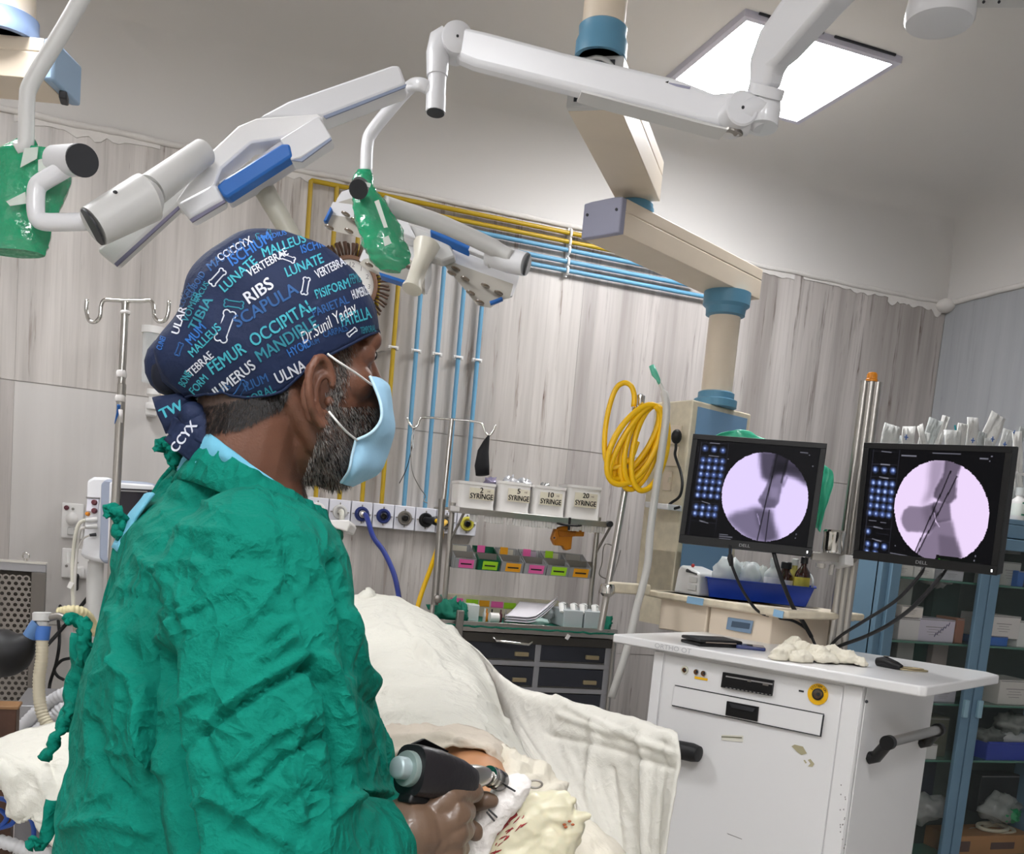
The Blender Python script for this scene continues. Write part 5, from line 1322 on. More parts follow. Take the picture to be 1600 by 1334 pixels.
# blue tray in cabinet
c, s = px_box(1574, 1183, 66, 26, GYc + .04, .17); c.z = shz[3] + s[2] / 2
t = thing('blue_tray', 'blue plastic tray with packets on the fourth shelf', 'tray', c - V((0, 0, s[2] / 2)))
mb = MB(); mb.box(c - V((0, 0, s[2] * .45)), (s[0], s[1], .004))
for sx in (-1, 1): mb.box(c + V((sx * s[0] / 2, 0, 0)), (.004, s[1], s[2])); mb.box(c + V((0, sx * s[1] / 2, 0)), (s[0], .004, s[2]))
mb.done('basin', mat('tray_blue2', '#2a3fa8', .4), t)
MB().tube([c + V((-s[0] / 2, -s[1] / 2, s[2] / 2)), c + V((s[0] / 2, -s[1] / 2, s[2] / 2))], .006, 8).done('rim', mat('tray_blue2', '#2a3fa8', .4), t)
c = onY(1592, 1165, GYc + .06); crumple((c.x, c.y + .06, shz[3] + s[2] + .01), (.09, .05, .03), M_FROST, 'clear packets heaped in the blue cabinet tray', name='packet_heap', cat='packets', seed=5)
for i, (px, py, r, sh_, col, lab) in enumerate(((1545, 1150, .06, 3, '#7f8480', 'grey plastic packets heaped behind the blue tray'), (1465, 905, .05, 1, '#9a9a98', 'silvery packets above the lilac carton'), (1580, 1130, .07, 3, '#8d918c', 'clear bags on the fourth shelf, right side'),
                                   (1450, 1262, .10, 4, '#a8aaa8', 'clear wrapped tubing piled on the bottom shelf left'), (1560, 1262, .10, 4, '#9fa3a0', 'clear bags with green sheet piled on the bottom shelf right'))):
    c = onY(px, py, GYc + .12)
    crumple((c.x, GYc + .12, max(c.z, shz[sh_] + r * .5)), (r, min(r * .8, .055), r * .6), mat('pk' + col[1:], col, .25, alpha=.8), lab, name='packet_heap', cat='packets', seed=i * 3, amp=.6)
c = onY(1578, 1272, GYc + .1); crumple((c.x, c.y, c.z), (.045, .04, .028), mat('green_film', '#1e8a55', .3), 'crumpled green film in the bag on the bottom shelf', name='green_film', cat='film', seed=2, amp=.6)
# cardboard box at the bottom right with tubing
q0, q1 = onY(1492, 1308, GYc + .05), onY(1600, 1322, GYc + .05)
t = thing('cardboard_box', 'open brown cardboard box at the bottom of the cabinet', 'box', (q0 + q1) / 2)
x0_, x1_ = q0.x, min(q1.x + .1, cx1 - .03)
MB().box(((x0_ + x1_) / 2, GYc + .14, q0.z - .09), (x1_ - x0_, .16, .18)).done('box', M_CARDB, t, bevel=.002)
for (fx, w_, h_) in ((.16, .05, .045), (.62, .13, .03)): MB().box((x0_ + (x1_ - x0_) * fx, GYc + .059, q0.z - .045), (w_, .0012, h_)).done('print_block', mat('print_brown', '#5d4640', .8), t)
for k, (px, py) in enumerate(((1535, 1302), (1550, 1296), (1560, 1304))):
    c = onY(px, py, GYc + .13)
    o = MB().tube([c + V((.075 * math.cos(a), .04 * math.sin(a), .012 * k + .006 * math.sin(a))) for a in [2 * math.pi * i / 24 for i in range(24)]], .009, 8, closed=True).done('coiled_tube', mat('tube_cream', '#b9b29c', .4), None, smooth=True)
    tag(o, 'coil of cream tubing lying in the cardboard box', 'tube', 'tubing coils in the cardboard box')
MB().box((cx0 + (cx1 - cx0) / 2, GYc + gd / 2, .03), (cx1 - cx0 - .04, gd - .04, .06)).done('plinth', M_DARK, cab)
# sterile packs in an open bin on the cabinet
bt = thing('supply_bin', 'long white open bin on the cabinet top holding sterile packs', 'bin', ((cx0 + cx1) / 2, GYc + .2, ctz))
b0, b1 = onY(1372, 750, GYc + .06).x, onY(1570, 750, GYc + .06).x
zt = min(onY(1560, 724, GYc + .05).z, ctz + .13)
mb = MB(); cxx = (b0 + b1) / 2
mb.box((cxx, GYc + .05, (ctz + zt) / 2), (b1 - b0, .005, zt - ctz)); mb.box((cxx, GYc + .22, (ctz + zt) / 2), (b1 - b0, .005, zt - ctz))
mb.box((b0, GYc + .135, (ctz + zt) / 2), (.005, .17, zt - ctz)); mb.box((b1, GYc + .135, (ctz + zt) / 2), (.005, .17, zt - ctz)); mb.box((cxx, GYc + .135, ctz + .004), (b1 - b0, .17, .006))
mb.done('bin_wall', M_FROST, bt)
M_POUCH = [mat('pouch_a', '#dedfdc', .3, alpha=.82, bump=.5, bscale=60), mat('pouch_b', '#e9e8e4', .4, alpha=.95, bump=.4, bscale=60), mat('pouch_c', '#cdd2d0', .2, alpha=.7, bump=.5, bscale=60)]
POUCH = []
packs = [(1395, 664, 30, 8, 0), (1420, 666, 28, -8, 1), (1437, 664, 14, -30, 1), (1447, 675, 24, 5, 0), (1462, 655, 24, 12, 2), (1478, 650, 12, 10, 1), (1490, 672, 30, -4, 0), (1505, 662, 20, 2, 1), (1521, 652, 28, -5, 1), (1535, 675, 24, 6, 2), (1561, 648, 30, 22, 1), (1578, 672, 22, 12, 0), (1590, 674, 16, -12, 1), (1598, 668, 14, 8, 2), (1408, 680, 24, 3, 2), (1545, 684, 24, -10, 0)]
for i, (px, py, w, an, mi) in enumerate(packs):
    top = onY(px, py, GYc + .08 + .02 * (i % 6)); Yp = top.y; wM = w * (top - EYE).dot(FWD) / F_PX
    h = top.z - ctz - .012; a = math.radians(an); ax = V((math.sin(a), 0, math.cos(a))); rx = V((math.cos(a), .25 * math.sin(i), -math.sin(a))).normalized()
    rows = []
    for k in range(9):
        f = k / 8; ww = wM * (.5 + .04 * math.sin(i + k)); cpt = V((top.x - math.sin(a) * (1 - f) * h, Yp, ctz + .012 + f * h))
        rows.append([cpt + rx * ww * (j / 4 - 1) + V((0, .006 * noise.noise(V((i * 3, j * .8, k * .7))) * 2, (.012 * noise.noise(V((i, j, 5))) if k == 8 else 0))) for j in range(9)])
    mb = MB(); mb.grid(rows)
    t = mb.done('sterile_pouch', M_POUCH[mi], None, smooth=True, solid=.003)
    desc = ['clear pouch, leftmost in the bin', 'white topped pouch with a blue mark, second from left', 'narrow white strip leaning left', 'cloudy pouch behind the leaning strip', 'tall cloudy pouch left of centre', 'thin upright white pouch, tall', 'broad clear pouch in the middle', 'pouch showing a teal line', 'pointed white pouch right of centre', 'cloudy pouch behind the pointed one', 'largest white pouch leaning right', 'clear pouch just right of the largest', 'white pouch near the right picture edge', 'clear pouch at the very right edge', 'low clear pouch with two teal strips', 'low clear pouch in front of the largest'][i]
    tag(t, desc + ' on the cabinet', 'pouch', 'sterile pouches standing in the bin'); POUCH.append((px, t))
M_TEAL = mat('teal_ink', '#1f8c96', .5); M_BLUEINK = mat('blue_ink', '#4f74b8', .6)
for (x0, y0, x1, y1, m_) in ((1387, 676, 1392, 700, M_TEAL), (1394, 670, 1399, 700, M_TEAL), (1492, 664, 1498, 700, M_TEAL)):
    a, b_ = onY(x0, y0, GYc + .085), onY(x1, y1, GYc + .085)
    MB().tube([a, b_], .0035, 8).done('teal_strip', m_, min(POUCH, key=lambda q: abs(q[0] - x0))[1])
for px, py in ((1416, 683), (1551, 686), (1570, 694), (1585, 676), (1520, 688)):
    a = onY(px, py, GYc + .085); mb = MB(); mb.box(a, (.018, .002, .004)); mb.box(a, (.004, .002, .02))
    mb.done('blue_mark', M_BLUEINK, min(POUCH, key=lambda q: abs(q[0] - px))[1])
# hand rub bottle + bin at the right end
c = onY(1588, 808, GYc + .03); c.z = ctz
bottle(c, .030, .115, mat('dispenser', '#eceae8', .35), 'white pump bottle of hand rub with green label at the right edge', M_FROST, mat('label_pale', '#dfe5df', .6), .45, cap_h=.03)
MB().box((c.x, c.y - .032, ctz + .068), (.022, .002, .006)).done('label_stripe', mat('stripe_green', '#2f7a5e', .6), bpy.data.objects[[o.name for o in COL.objects if o.name.startswith('bottle')][-1]])
MB().box((c.x + .002, c.y - .032, ctz + .022), (.022, .002, .006)).done('label_stripe', mat('stripe_green', '#2f7a5e', .6), bpy.data.objects[[o.name for o in COL.objects if o.name.startswith('bottle')][-1]])
c2, s2 = px_box(1594, 770, 44, 74, GYc + .08, .2); s2 = (s2[0], s2[1], s2[2]); 
t = thing('dispenser_box', 'white frosted container behind the hand rub bottle', 'container', (c2.x, c2.y, ctz))
MB().box((c2.x + .03, c2.y, ctz + s2[2] / 2), s2).done('container', M_FROST, t, bevel=.01)
MB().box((c2.x + .03, c2.y, ctz + s2[2]), (s2[0] + .012, s2[1] + .012, .012)).done('lid', white_plastic, t, bevel=.004)
# wall patch cabinet (left of mast: cable box near floor)
# ================================================================== CRASH TROLLEY
TY = 3.45
def T(px, py, Y=TY): return onY(px, py, Y)
tx0, tx1 = T(690, 1000).x, T(955, 1000).x
zt0 = T(840, 988).z          # top of the body
tr = thing('supply_trolley', 'steel framed trolley with black drawers and shelves standing against the wall', 'trolley', ((tx0 + tx1) / 2, TY + .22, 0))
dpt = .44
def tb(x0, x1, y0, y1, z0, z1, name, m, bevel=.0, par=None):
    return MB().box(((x0 + x1) / 2, (y0 + y1) / 2, (z0 + z1) / 2), (abs(x1 - x0), abs(y1 - y0), abs(z1 - z0))).done(name, m, par or tr, bevel=bevel)
tb(tx0, tx1, TY + .01, TY + dpt, .14, zt0 - .006, 'carcass', M_GREYMETAL, .002)
tb(tx0 - .01, tx1 + .01, TY - .02, TY + dpt + .01, zt0, zt0 + .018, 'worktop', M_STEEL, .003)
tb(tx0 - .01, tx1 + .01, TY - .026, TY - .02, zt0 - .006, zt0 + .030, 'top_rail', M_STEEL, .001)
tb(tx0 + .0, tx1, TY - .012, TY + .01, zt0 - .045, zt0 - .01, 'slide_out_shelf', mat('dark_steel', '#55524e', .35, .8), .002)
MB().tube([T(771, 996, TY - .03), T(775, 1001, TY - .045), T(826, 1007, TY - .045), T(831, 1003, TY - .03)], .005, 10).done('slide_handle', M_CHROME, tr, smooth='auto')
M_DRAWER = mat('drawer_black', '#2e3038', .45)
xm = T(837, 1050).x; zrow = [T(840, 1000).z, T(840, 1039).z, T(840, 1080).z]
pitch = (zrow[0] - zrow[2]) / 2
M_FRAMEG = mat('frame_grey', '#a9a9ad', .35, .6)
tb(tx0, tx1, TY - .006, TY + .01, zrow[0] - .002, zrow[0] + .016, 'frame_rail', M_FRAMEG, .001)
for r in range(6):
    ztop = zrow[0] - pitch * r
    if ztop - pitch < .12: break
    for (a, b_) in ((tx0 + .022, xm - .012), (xm + .012, tx1 - .022)):
        d = tb(a, b_, TY - .004, TY + .012, ztop - pitch + .022, ztop - .006, 'drawer', M_DRAWER, .002)
        lp = MB().box((b_ - .055, TY - .010, ztop - pitch * .56), (.055, .012, .016)).done('drawer_pull', mat('pull_brass', '#a89878', .35, .5), d, bevel=.002)
        lp.location -= V((0, 0, 0))
    tb(tx0, tx1, TY - .006, TY + .01, ztop - pitch - .002, ztop - pitch + .016, 'frame_rail', M_FRAMEG, .001)
for x in (tx0 + .01, xm, tx1 - .01): tb(x - .011, x + .011, TY - .005, TY + .01, .15, zrow[0] + .012, 'frame_post', M_FRAMEG, .001)
for x in (tx0 - .006, tx1 + .008):
    MB().cyl((x, TY - .012, .1), (x, TY - .012, zt0 + .03), .009, n=12).done('corner_post', M_STEEL, tr, smooth='auto')
for x in (tx0 + .04, tx1 - .04):
    for y in (TY + .05, TY + dpt - .05): MB().cyl((x - .012, y, .05), (x + .012, y, .05), .05, n=20).done('castor', M_RUBBER, tr, smooth='auto'); MB().box((x, y, .11), (.03, .03, .08)).done('castor_fork', M_GREYMETAL, tr)
# upper frame: the shelf plane sits half way back
SY = 3.6
ul, ur = T(703, 840, SY).x, T(930, 860, SY).x
zs = T(830, 805, SY - .05).z
for x in (ul, ur): MB().cyl((x, SY, zt0), (x, SY, zs + .02), .0105, n=14).done('upright', M_STEEL, tr, smooth='auto')
sx0, sx1 = T(700, 790, SY - .05).x, T(952, 812, SY - .05).x
tb(sx0, sx1, SY - .06, SY + .16, zs - .008, zs, 'top_shelf', M_STEEL, .002)
tb(sx0, sx1, SY - .064, SY - .058, zs - .018, zs + .004, 'shelf_lip', M_STEEL, .001)
for x, s in ((ul, 1), (ur, 1)):
    MB().tube([(x, SY, zs - .13), (x + .035 * s, SY - .05, zs - .008)], .005, 8).done('bracket', M_GREYMETAL, tr)
MB().cyl((sx1 - .004, SY - .075, zs - .004), (sx1 - .004, SY - .05, zs - .004), .012, n=14).done('end_stop', M_DARK, tr, smooth='auto')
tb(sx0 + .005, sx0 + .04, SY - .068, SY - .064, zs - .012, zs + .006, 'name_tag', M_CARD)
# wire handle on the right of the trolley
MB().tube(crom([(ur + .10, SY, T(944, 855, SY).z), (ur + .04, SY, T(944, 850, SY).z), (ur + .035, SY, T(940, 880, SY).z), (ur + .03, SY, T(935, 898, SY).z), (ur + .08, SY, T(935, 902, SY).z), (ur + .10, SY, T(940, 880, SY).z), (ur + .11, SY, T(944, 857, SY).z)], 6), .0025, 8).done('wire_loop', M_GREYMETAL, tr, smooth=True)
# tins
M_TIN = mat('tin_white', '#e9e6e3', .35)
tins = [((718, 739), (777, 787), '2 ml', 'leftmost'), ((779, 741), (832, 795), '5 ml', 'second'), ((834, 747), (887, 800), '10 ml', 'third'), ((888, 746), (942, 805), '20 ml', 'rightmost')]
for i, ((x0, y0), (x1, y1), txt, w) in enumerate(tins):
    cx, cy = (x0 + x1) / 2, (y0 + y1) / 2
    c, s = px_box(cx, cy, x1 - x0 - 2, y1 - y0 - 4, SY - .045, .13)
    zb_ = zs + .001; h = s[2] * .98; wd = s[0] * .5 * 1.04
    t = thing('syringe_tin', 'white plastic box labelled %s SYRINGE on top shelf, %s' % (txt, w), 'box', (c.x, c.y, zb_), 'white syringe boxes on the top shelf')
    mb = MB(); rings = []
    def rr(w_, d_, z, r=.018):
        out = []
        for (sx, sy, a0) in ((1, 1, 0), (-1, 1, 90), (-1, -1, 180), (1, -1, 270)):
            for k in range(5):
                a = math.radians(a0 + k * 22.5); out.append(V((c.x + sx * (w_ - r) + r * math.cos(a), c.y + sy * (d_ - r) + r * math.sin(a), z)))
        return out
    prof = [(.93, 0), (.965, .002), (.965, .012), (.95, .015), (.97, h - .012), (1.0, h - .01), (1.0, h), (.96, h), (.93, .01)]
    for k, (f, z) in enumerate(prof): rings.append([mb.bm.verts.new(p) for p in rr(wd * f, .062 * f, zb_ + z)])
    for A, B in zip(rings, rings[1:]):
        n = len(A)
        for k in range(n): mb.bm.faces.new((A[k], A[(k + 1) % n], B[(k + 1) % n], B[k]))
    mb.bm.faces.new(rings[0][::-1]); mb.bm.faces.new(rings[-1])
    mb.done('body', M_TIN, t, smooth='auto')
    fy = c.y - .062 * .985
    dx = .012 if i < 2 else 0.0
    MB().box((c.x + dx + .004, fy - .0012, zb_ + h * .58), (wd * 1.30, .0016, h * .42)).done('paper_label', mat('label_aged', '#e4ddc9', .7, vary=.05, vscale=60), t)
    text_on(txt.split()[0], (c.x + dx + .002, fy - .002, zb_ + h * .72), (1, 0, 0), (0, 0, 1), .020, M_INK, t, bold=.02)
    text_on(txt.split()[1], (c.x + dx + .03, fy - .002, zb_ + h * .71), (1, 0, 0), (0, 0, 1), .008, mat('rust_ink', '#6b4a3a', .8), t)
    text_on('SYRINGE', (c.x + dx + .004, fy - .002, zb_ + h * .50), (1, 0, 0), (0, 0, 1), .020, M_INK, t, width=wd * 1.22, bold=.02)
# foil packets lying in the tins
for i, (px, py, r, m_, lab) in enumerate(((768, 741, .03, '#8d86a0', 'purple grey wrappers poking out of the second syringe box'), (800, 738, .03, '#c9c9cc', 'silvery foil wrappers poking out of the second box, middle'), (822, 742, .028, '#bdbdbf', 'silvery foil wrappers at the right of the second box'), (852, 746, .028, '#8c8c8a', 'grey striped wrappers above the third box'))):
    c = onY(px, py, SY + .02); crumple((c.x, c.y, zs + .098 + (.014 if i in (1, 2) else .004)), (r, r * .9, r * .8), mat('foil' + str(i), m_, .25, .4), lab, name='foil_wrapper', cat='wrapper', amp=.8, seed=i * 5, seg=20, sc=2)
# row of white tabs under the shelf
tabx = [(737 + 4.4 * k) for k in range(48)]
first = None
for k, px in enumerate(tabx):
    if k in (3, 4, 12, 14, 31, 32, 33, 34): continue
    py = 797 + (px - 737) * .095 + rnd.uniform(-1, 1)
    c = onY(px, py, SY - .05)
    if first is None:
        first = MB().box((c.x, c.y, zs - .026), (.0105, .006, .030)).done('white_tab', M_TIN, None, bevel=.001, seg=1)
        tag(first, 'small white paper tab hanging in a row under the top shelf', 'tab', 'white tabs under the top shelf'); f0_ = first.location.copy()
    else:
        o = first.copy(); COL.objects.link(o); o.location = f0_ + V((c.x - f0_.x, rnd.uniform(-.002, .002), rnd.uniform(-.004, .002))); o.rotation_euler = (0, rnd.uniform(-.12, .12), 0)
# orange clamp
c = onY(890, 838, SY - .03)
t = thing('orange_clamp', 'orange metal clamp with black hand wheel hanging under the top shelf', 'clamp', c)
D_ = (c - EYE).dot(FWD); k_ = D_ / F_PX
def OC(px, py, o=0.0): return onY(px, py, SY - .03 + o)
MB().slab([OC(868, 826), OC(880, 822), OC(892, 822), (OC(914, 828)), OC(913, 838), OC(895, 838), OC(893, 858), OC(884, 860), (OC(880, 853)), OC(868, 852), OC(863, 842)], V((0, .03, 0))).done('jaw', M_ORANGE, t, bevel=.004)
MB().cyl(OC(866, 840, -.008), OC(866, 840, .01), .009, n=16).done('boss', M_ORANGE, t, smooth='auto')
MB().cyl(OC(866, 840, -.009), OC(866, 840, -.007), .004, n=12).done('boss_hole', M_DARK, t)
MB().slab([OC(872, 828, -.01), OC(900, 831, -.01), OC(899, 838, -.01), OC(874, 838, -.01)], V((0, .012, 0))).done('jaw_rib', mat('orange_dark', '#a5620f', .4), t, bevel=.003)
cw_ = OC(891, 820, -.045)
MB().tube([cw_ + V((.048 * math.cos(a), .03 * math.sin(a) + .01, .010 * math.cos(2 * a) * .2)) for a in [2 * math.pi * k / 28 for k in range(28)]], .0035, 8, closed=True).done('hand_wheel', M_BLACK, t, smooth=True)
MB().cyl(cw_ + V((0, .01, -.02)), cw_ + V((0, .01, .028)), .005, n=12).done('screw_spindle', M_BLACK, t, smooth='auto')
# tilted bins
binc = [(727, 870, '#dcd6c8', '#f26ab0', 'leftmost, grey with cream card and pink note'), (764, 875, '#0f6a4c', '#a6dc28', 'second, green with lime note'), (800, 879, '#cfc8ba', '#f2a81e', 'third, grey with orange note'),
        (836, 883, '#b9a8b8', '#f26ab0', 'fourth, grey with pink note'), (871, 888, '#c9c8b6', '#a6dc28', 'fifth, grey with lime note'), (905, 892, '#a9a6a2', '#f2a81e', 'rightmost, grey with orange note')]
M_BIN = mat('bin_grey', '#b4b6b8', .25, alpha=.55); M_BING = mat('bin_green', '#0c6044', .35)
bz0 = None
for i, (px, py, card, note, lab) in enumerate(binc):
    c, s = px_box(px, py, 35, 32, SY - .04, .09); wd = s[0] * .97; h = s[2] * 1.15
    if bz0 is None: bz0 = c.z
    c.z = bz0
    t = thing('parts_bin', 'small tilted plastic bin, ' + lab, 'bin', (c.x, c.y, c.z - h / 2), 'tilted bins on the middle rail')
    m_ = M_BING if i == 1 else M_BIN
    mb = MB(); x0, x1 = c.x - wd / 2, c.x + wd / 2; y0, y1 = c.y - .045, c.y + .045; z0, z1 = c.z - h / 2, c.z + h / 2
    mb.slab([(x0, y0, z0), (x0, y1, z0), (x0, y1, z1), (x0, y0 - .012, z0 + h * .45)], V((.003, 0, 0)))
    mb.slab([(x1, y0, z0), (x1, y1, z0), (x1, y1, z1), (x1, y0 - .012, z0 + h * .45)], V((-.003, 0, 0)))
    mb.slab([(x0, y0, z0), (x1, y0, z0), (x1, y0 - .012, z0 + h * .45), (x0, y0 - .012, z0 + h * .45)], V((0, .003, 0)))
    mb.slab([(x0, y0, z0), (x1, y0, z0), (x1, y1, z0), (x0, y1, z0)], V((0, 0, .003)))
    mb.slab([(x0, y1, z0), (x1, y1, z0), (x1, y1, z1), (x0, y1, z1)], V((0, -.003, 0)))
    mb.done('bin_shell', m_, t)
    MB().slab([(x0 + wd * .2, y0 - .0042, z0 + h * .04), (x1 - wd * .12, y0 - .0042, z0 + h * .04), (x1 - wd * .12, y0 - .0145, z0 + h * .40), (x0 + wd * .2, y0 - .0145, z0 + h * .40)], V((0, -.0008, 0))).done('sticky_note', mat('note' + note[1:], note, .7), t)
    MB().slab([(x0 + wd * .28, y0 - .0095, z0 + h * .18), (x1 - wd * .22, y0 - .0095, z0 + h * .18), (x1 - wd * .22, y0 - .0108, z0 + h * .24), (x0 + wd * .28, y0 - .0108, z0 + h * .24)], V((0, -.0008, 0))).done('note_writing', M_INK, t)
    MB().slab([(x0 + wd * .1, y1 - .03, z0 + h * .35), (x1 - wd * .25, y1 - .03, z0 + h * .35), (x1 - wd * .25, y1 - .028, z0 + h * .95), (x0 + wd * .1, y1 - .028, z0 + h * .95)], V((0, .003, 0))).done('card', mat('card' + card[1:], card, .7), t)
    if i in (1, 2, 3, 4):
        MB().box((x0 + wd * .3, y1 - .034, z1 - h * .12), (wd * .35, .002, h * .3)).done('small_note', mat('note' + ('f26ab0' if i in (1, 3) else 'f2a81e' if i == 2 else 'a6dc28'), '#f26ab0' if i in (1, 3) else '#c98a1e' if i == 2 else '#a6dc28', .7), t)
tb(ul - .005, ur + .01, SY - .006, SY + .004, bz0 - .005, bz0 + .02, 'bin_rail', M_GREYMETAL, .001)
# cream panel with notes on the worktop
ZW = zt0 + .018
pl0, pl1 = T(692, 950, SY + .12).x, T(872, 960, SY + .12).x
zP = T(700, 927, SY + .12).z
t = thing('note_board', 'long low cream box behind the worktop, edged with bright sticky notes', 'box', ((pl0 + pl1) / 2, SY + .12, ZW))
MB().box(((pl0 + pl1) / 2, SY + .13, (ZW + zP) / 2), (pl1 - pl0, .02, zP - ZW)).done('board', M_CREAM2, t, bevel=.002)
for i, (px, col) in enumerate(((714, '#f26ab0'), (738, '#a6dc28'), (757, '#f2a81e'), (777, '#f26ab0'), (797, '#a6dc28'))):
    c = onY(px, 939 + (px - 714) * .09, SY + .115)
    MB().box((c.x, SY + .118, c.z), (.050 if i != 2 else .042, .002, .024)).done('sticky_note', mat('note' + col[1:], col, .7), t)
# green cloth on worktop
mb = MB(); rows = []
gx0, gx1 = tx0 + .0, tx1 - .0
for j in range(12):
    rows.append([V((gx0 + (gx1 - gx0) * i / 60, TY - .02 + j * .03, ZW + .003 + .004 * noise.noise(V((i * .3, j * .4, 0))))) for i in range(61)])
rows.insert(0, [V((p.x, TY - .029, p.z - .010 - .006 * abs(noise.noise(V((p.x * 20, 0, 0)))))) for p in rows[0]])
mb.grid(rows); M_GCLOTH = mat('green_cloth', '#0e6e58', .85, bump=.2, bscale=80)
o = mb.done('green_cloth', M_GCLOTH, None, smooth=True, solid=.003); tag(o, 'dark green cloth lining the trolley worktop', 'cloth')
crumple((T(700, 960).x, TY + .05, ZW + .03), (.055, .06, .05), M_GCLOTH, 'bunched green cloth at the left end of the trolley top', name='cloth_bundle', cat='cloth', amp=.7, seed=4)
crumple((T(724, 962).x, TY + .03, ZW + .028), (.022, .04, .045), M_GCLOTH, 'upright fold of green cloth between the small boxes', name='cloth_bundle', cat='cloth', amp=.5, seed=9)
crumple((T(950, 975).x, TY + .05, ZW + .02), (.024, .07, .04), M_GCLOTH, 'bunched green cloth at the right end of the trolley top', name='cloth_bundle', cat='cloth', amp=.5, seed=6)
def tbox(px, py, w, h, dy, label, m, Y=TY + .04, name='box', cat='box', bevel=.003, toz=ZW, zl=.006):
    c, s = px_box(px, py, w, h, Y, dy); 
    o = MB().box((c.x, c.y, toz + zl + s[2] / 2), s).done(name, m, None, bevel=bevel); tag(o, label, cat); return o, c, s
tbox(740, 960, 17, 26, .07, 'small frosted jar with dark lid on the trolley top', M_FROST, name='specimen_jar', cat='jar')
tbox(708, 950, 22, 20, .07, 'pale small carton wrapped in the green cloth', M_CARD)
for i, px in enumerate((757, 760, 768, 782, 790)):
    c = T(px, 962, TY + .07); o = MB().lathe((c.x, c.y, ZW + .005), (0, 0, 1), [(.006, 0), (.007, .003), (.007, .03), (.003, .036), (.003, .048)], 12).done('ampoule', [M_FROST, M_ORANGE, M_BLACK, M_REDBROWN, M_GREYMETAL][i], None, smooth='auto')
    tag(o, ['clear', 'amber', 'black capped', 'maroon', 'grey'][i] + ' small ampoule standing on the trolley top', 'ampoule')
c = T(773, 962, TY + .04); o = MB().lathe((c.x - .02, c.y, ZW + .024), (1, 0, 0), [(.008, 0), (.019, .0), (.019, .035), (.008, .035)], 24).done('tape_roll', M_TIN, None, smooth='auto'); tag(o, 'white roll of tape lying on the trolley top', 'tape')
# papers
p0, p1, p2, p3 = T(789, 966, TY + .02), T(836, 972, TY + .0), T(870, 948, TY + .14), T(812, 942, TY + .18)
for k in range(3):
    mb = MB(); rows = []
    for a in range(9):
        fa = a / 8; row = []
        for b_ in range(9):
            fb = b_ / 8
            p = (p0.lerp(p1, fa)).lerp(p3.lerp(p2, fa), fb); p.z = ZW + .016 + .010 * k + fb * .045 - .006 * math.sin(fb * 3.1)
            if fa > .75: p.z += (fa - .75) * .10 * (.3 + fb)
            row.append(p)
        rows.append(row)
    mb.grid(rows); o = mb.done('paper_sheet', M_PAPER, None, smooth=True, solid=.0015); tag(o, ['bottom', 'middle', 'topmost'][k] + ' white sheet of the curled paper sheaf on the trolley', 'paper', 'paper sheaf on the trolley top')
crumple((T(845, 972).x, TY + .05, ZW + .02), (.05, .05, .017), mat('pale_teal', '#b9d2cc', .3, alpha=.9), 'flat pale teal packet under the papers', name='packet', cat='packet', amp=.3, seed=2)
for i, (px, w) in enumerate(((896, 30), (929, 31))):
    o, c, s = tbox(px, 967 + i * 3, w, 27, .16, ['left', 'right'][i] + ' pale grey open box of wrapped syringes on the trolley', mat('box_palegrey', '#b9bfc2', .5), name='syringe_box', Y=TY + .02)
    for k in range(7):
        q = V((c.x - s[0] * .45 + s[0] * .15 * k, c.y - .06 + .02 * (k % 4), ZW + s[2] + .008))
        o = MB().tube([q + V((-.01, -.01, -.012)), q + V((.0, .03, .016)), q + V((.02, .05, .010))], [.009, .011, .007], 8, flat=.5).done('wrapped_syringe', M_POUCH[1 + (k % 2)], None, smooth='auto')
        tag(o, 'white wrapped syringe heaped in the %s pale grey box' % ['left', 'right'][i], 'syringe', 'wrapped syringes in the %s grey box' % ['left', 'right'][i])
crumple((T(872, 955).x, TY + .13, ZW + .04), (.03, .03, .03), M_CLEAR, 'crumpled clear film behind the paper sheaf', name='film', cat='film', amp=.8, seed=14)
c = T(887, 995, TY - .03); o = MB().box((c.x, c.y, c.z), (.014, .004, .02), Matrix.Rotation(.5, 3, 'Y')).done('paper_tag', M_TIN, None); tag(o, 'small white paper tag stuck under the trolley rail', 'tag')
c = T(718, 972, TY - .05); o = MB().box((c.x, c.y, zt0 + .01), (.026, .02, .12)).done('name_post', M_GREYMETAL, tr, bevel=.003)
# drip pole on trolley
DV = 3.42
t = thing('drip_stand', 'thin chrome drip stand with wavy hooks rising from the trolley', 'stand', at(672, 985, DV))
MB().cyl(at(706, 655, DV), at(672, 985, DV), .0085, n=14).done('pole', M_STEEL, t, smooth='auto')
MB().cyl(at(691, 780, DV - .02), at(679, 945, DV - .02), .0125, n=14).done('sleeve', M_GREYMETAL, t, smooth='auto')
hook = [(636, 652), (640, 662), (646, 668), (652, 665), (656, 655), (664, 652), (706, 655), (745, 659), (754, 664), (758, 675), (764, 680), (770, 674), (774, 664)]
MB().tube(crom([at(x, y, DV) for x, y in hook], 5), .004, 10).done('hook_bar', M_CHROME, t, smooth=True)
MB().lathe(at(683, 935, DV - .03), (0, -1, 0), [(.008, 0), (.014, .005), (.014, .02), (.006, .024)], 12).done('clamp_knob', M_GREYMETAL, t, smooth='auto')
o = MB().tube([at(764, 680, DV - .01), at(760, 690, DV), at(755, 705, DV), at(753, 728, DV), at(754, 742, DV)], [.003, .011, .020, .026, .024], 14, flat=1.0).done('black_pouch', mat('black_cloth', '#101014', .8), None, smooth=True); tag(o, 'narrow black cloth pouch hanging from the right hook', 'pouch')
cable([at(647, 668, DV), at(645, 690, DV), at(640, 715, DV), at(634, 735, DV), at(624, 755, DV)], .0016, 'thin grey wire dangling from the left hook', name='wire')
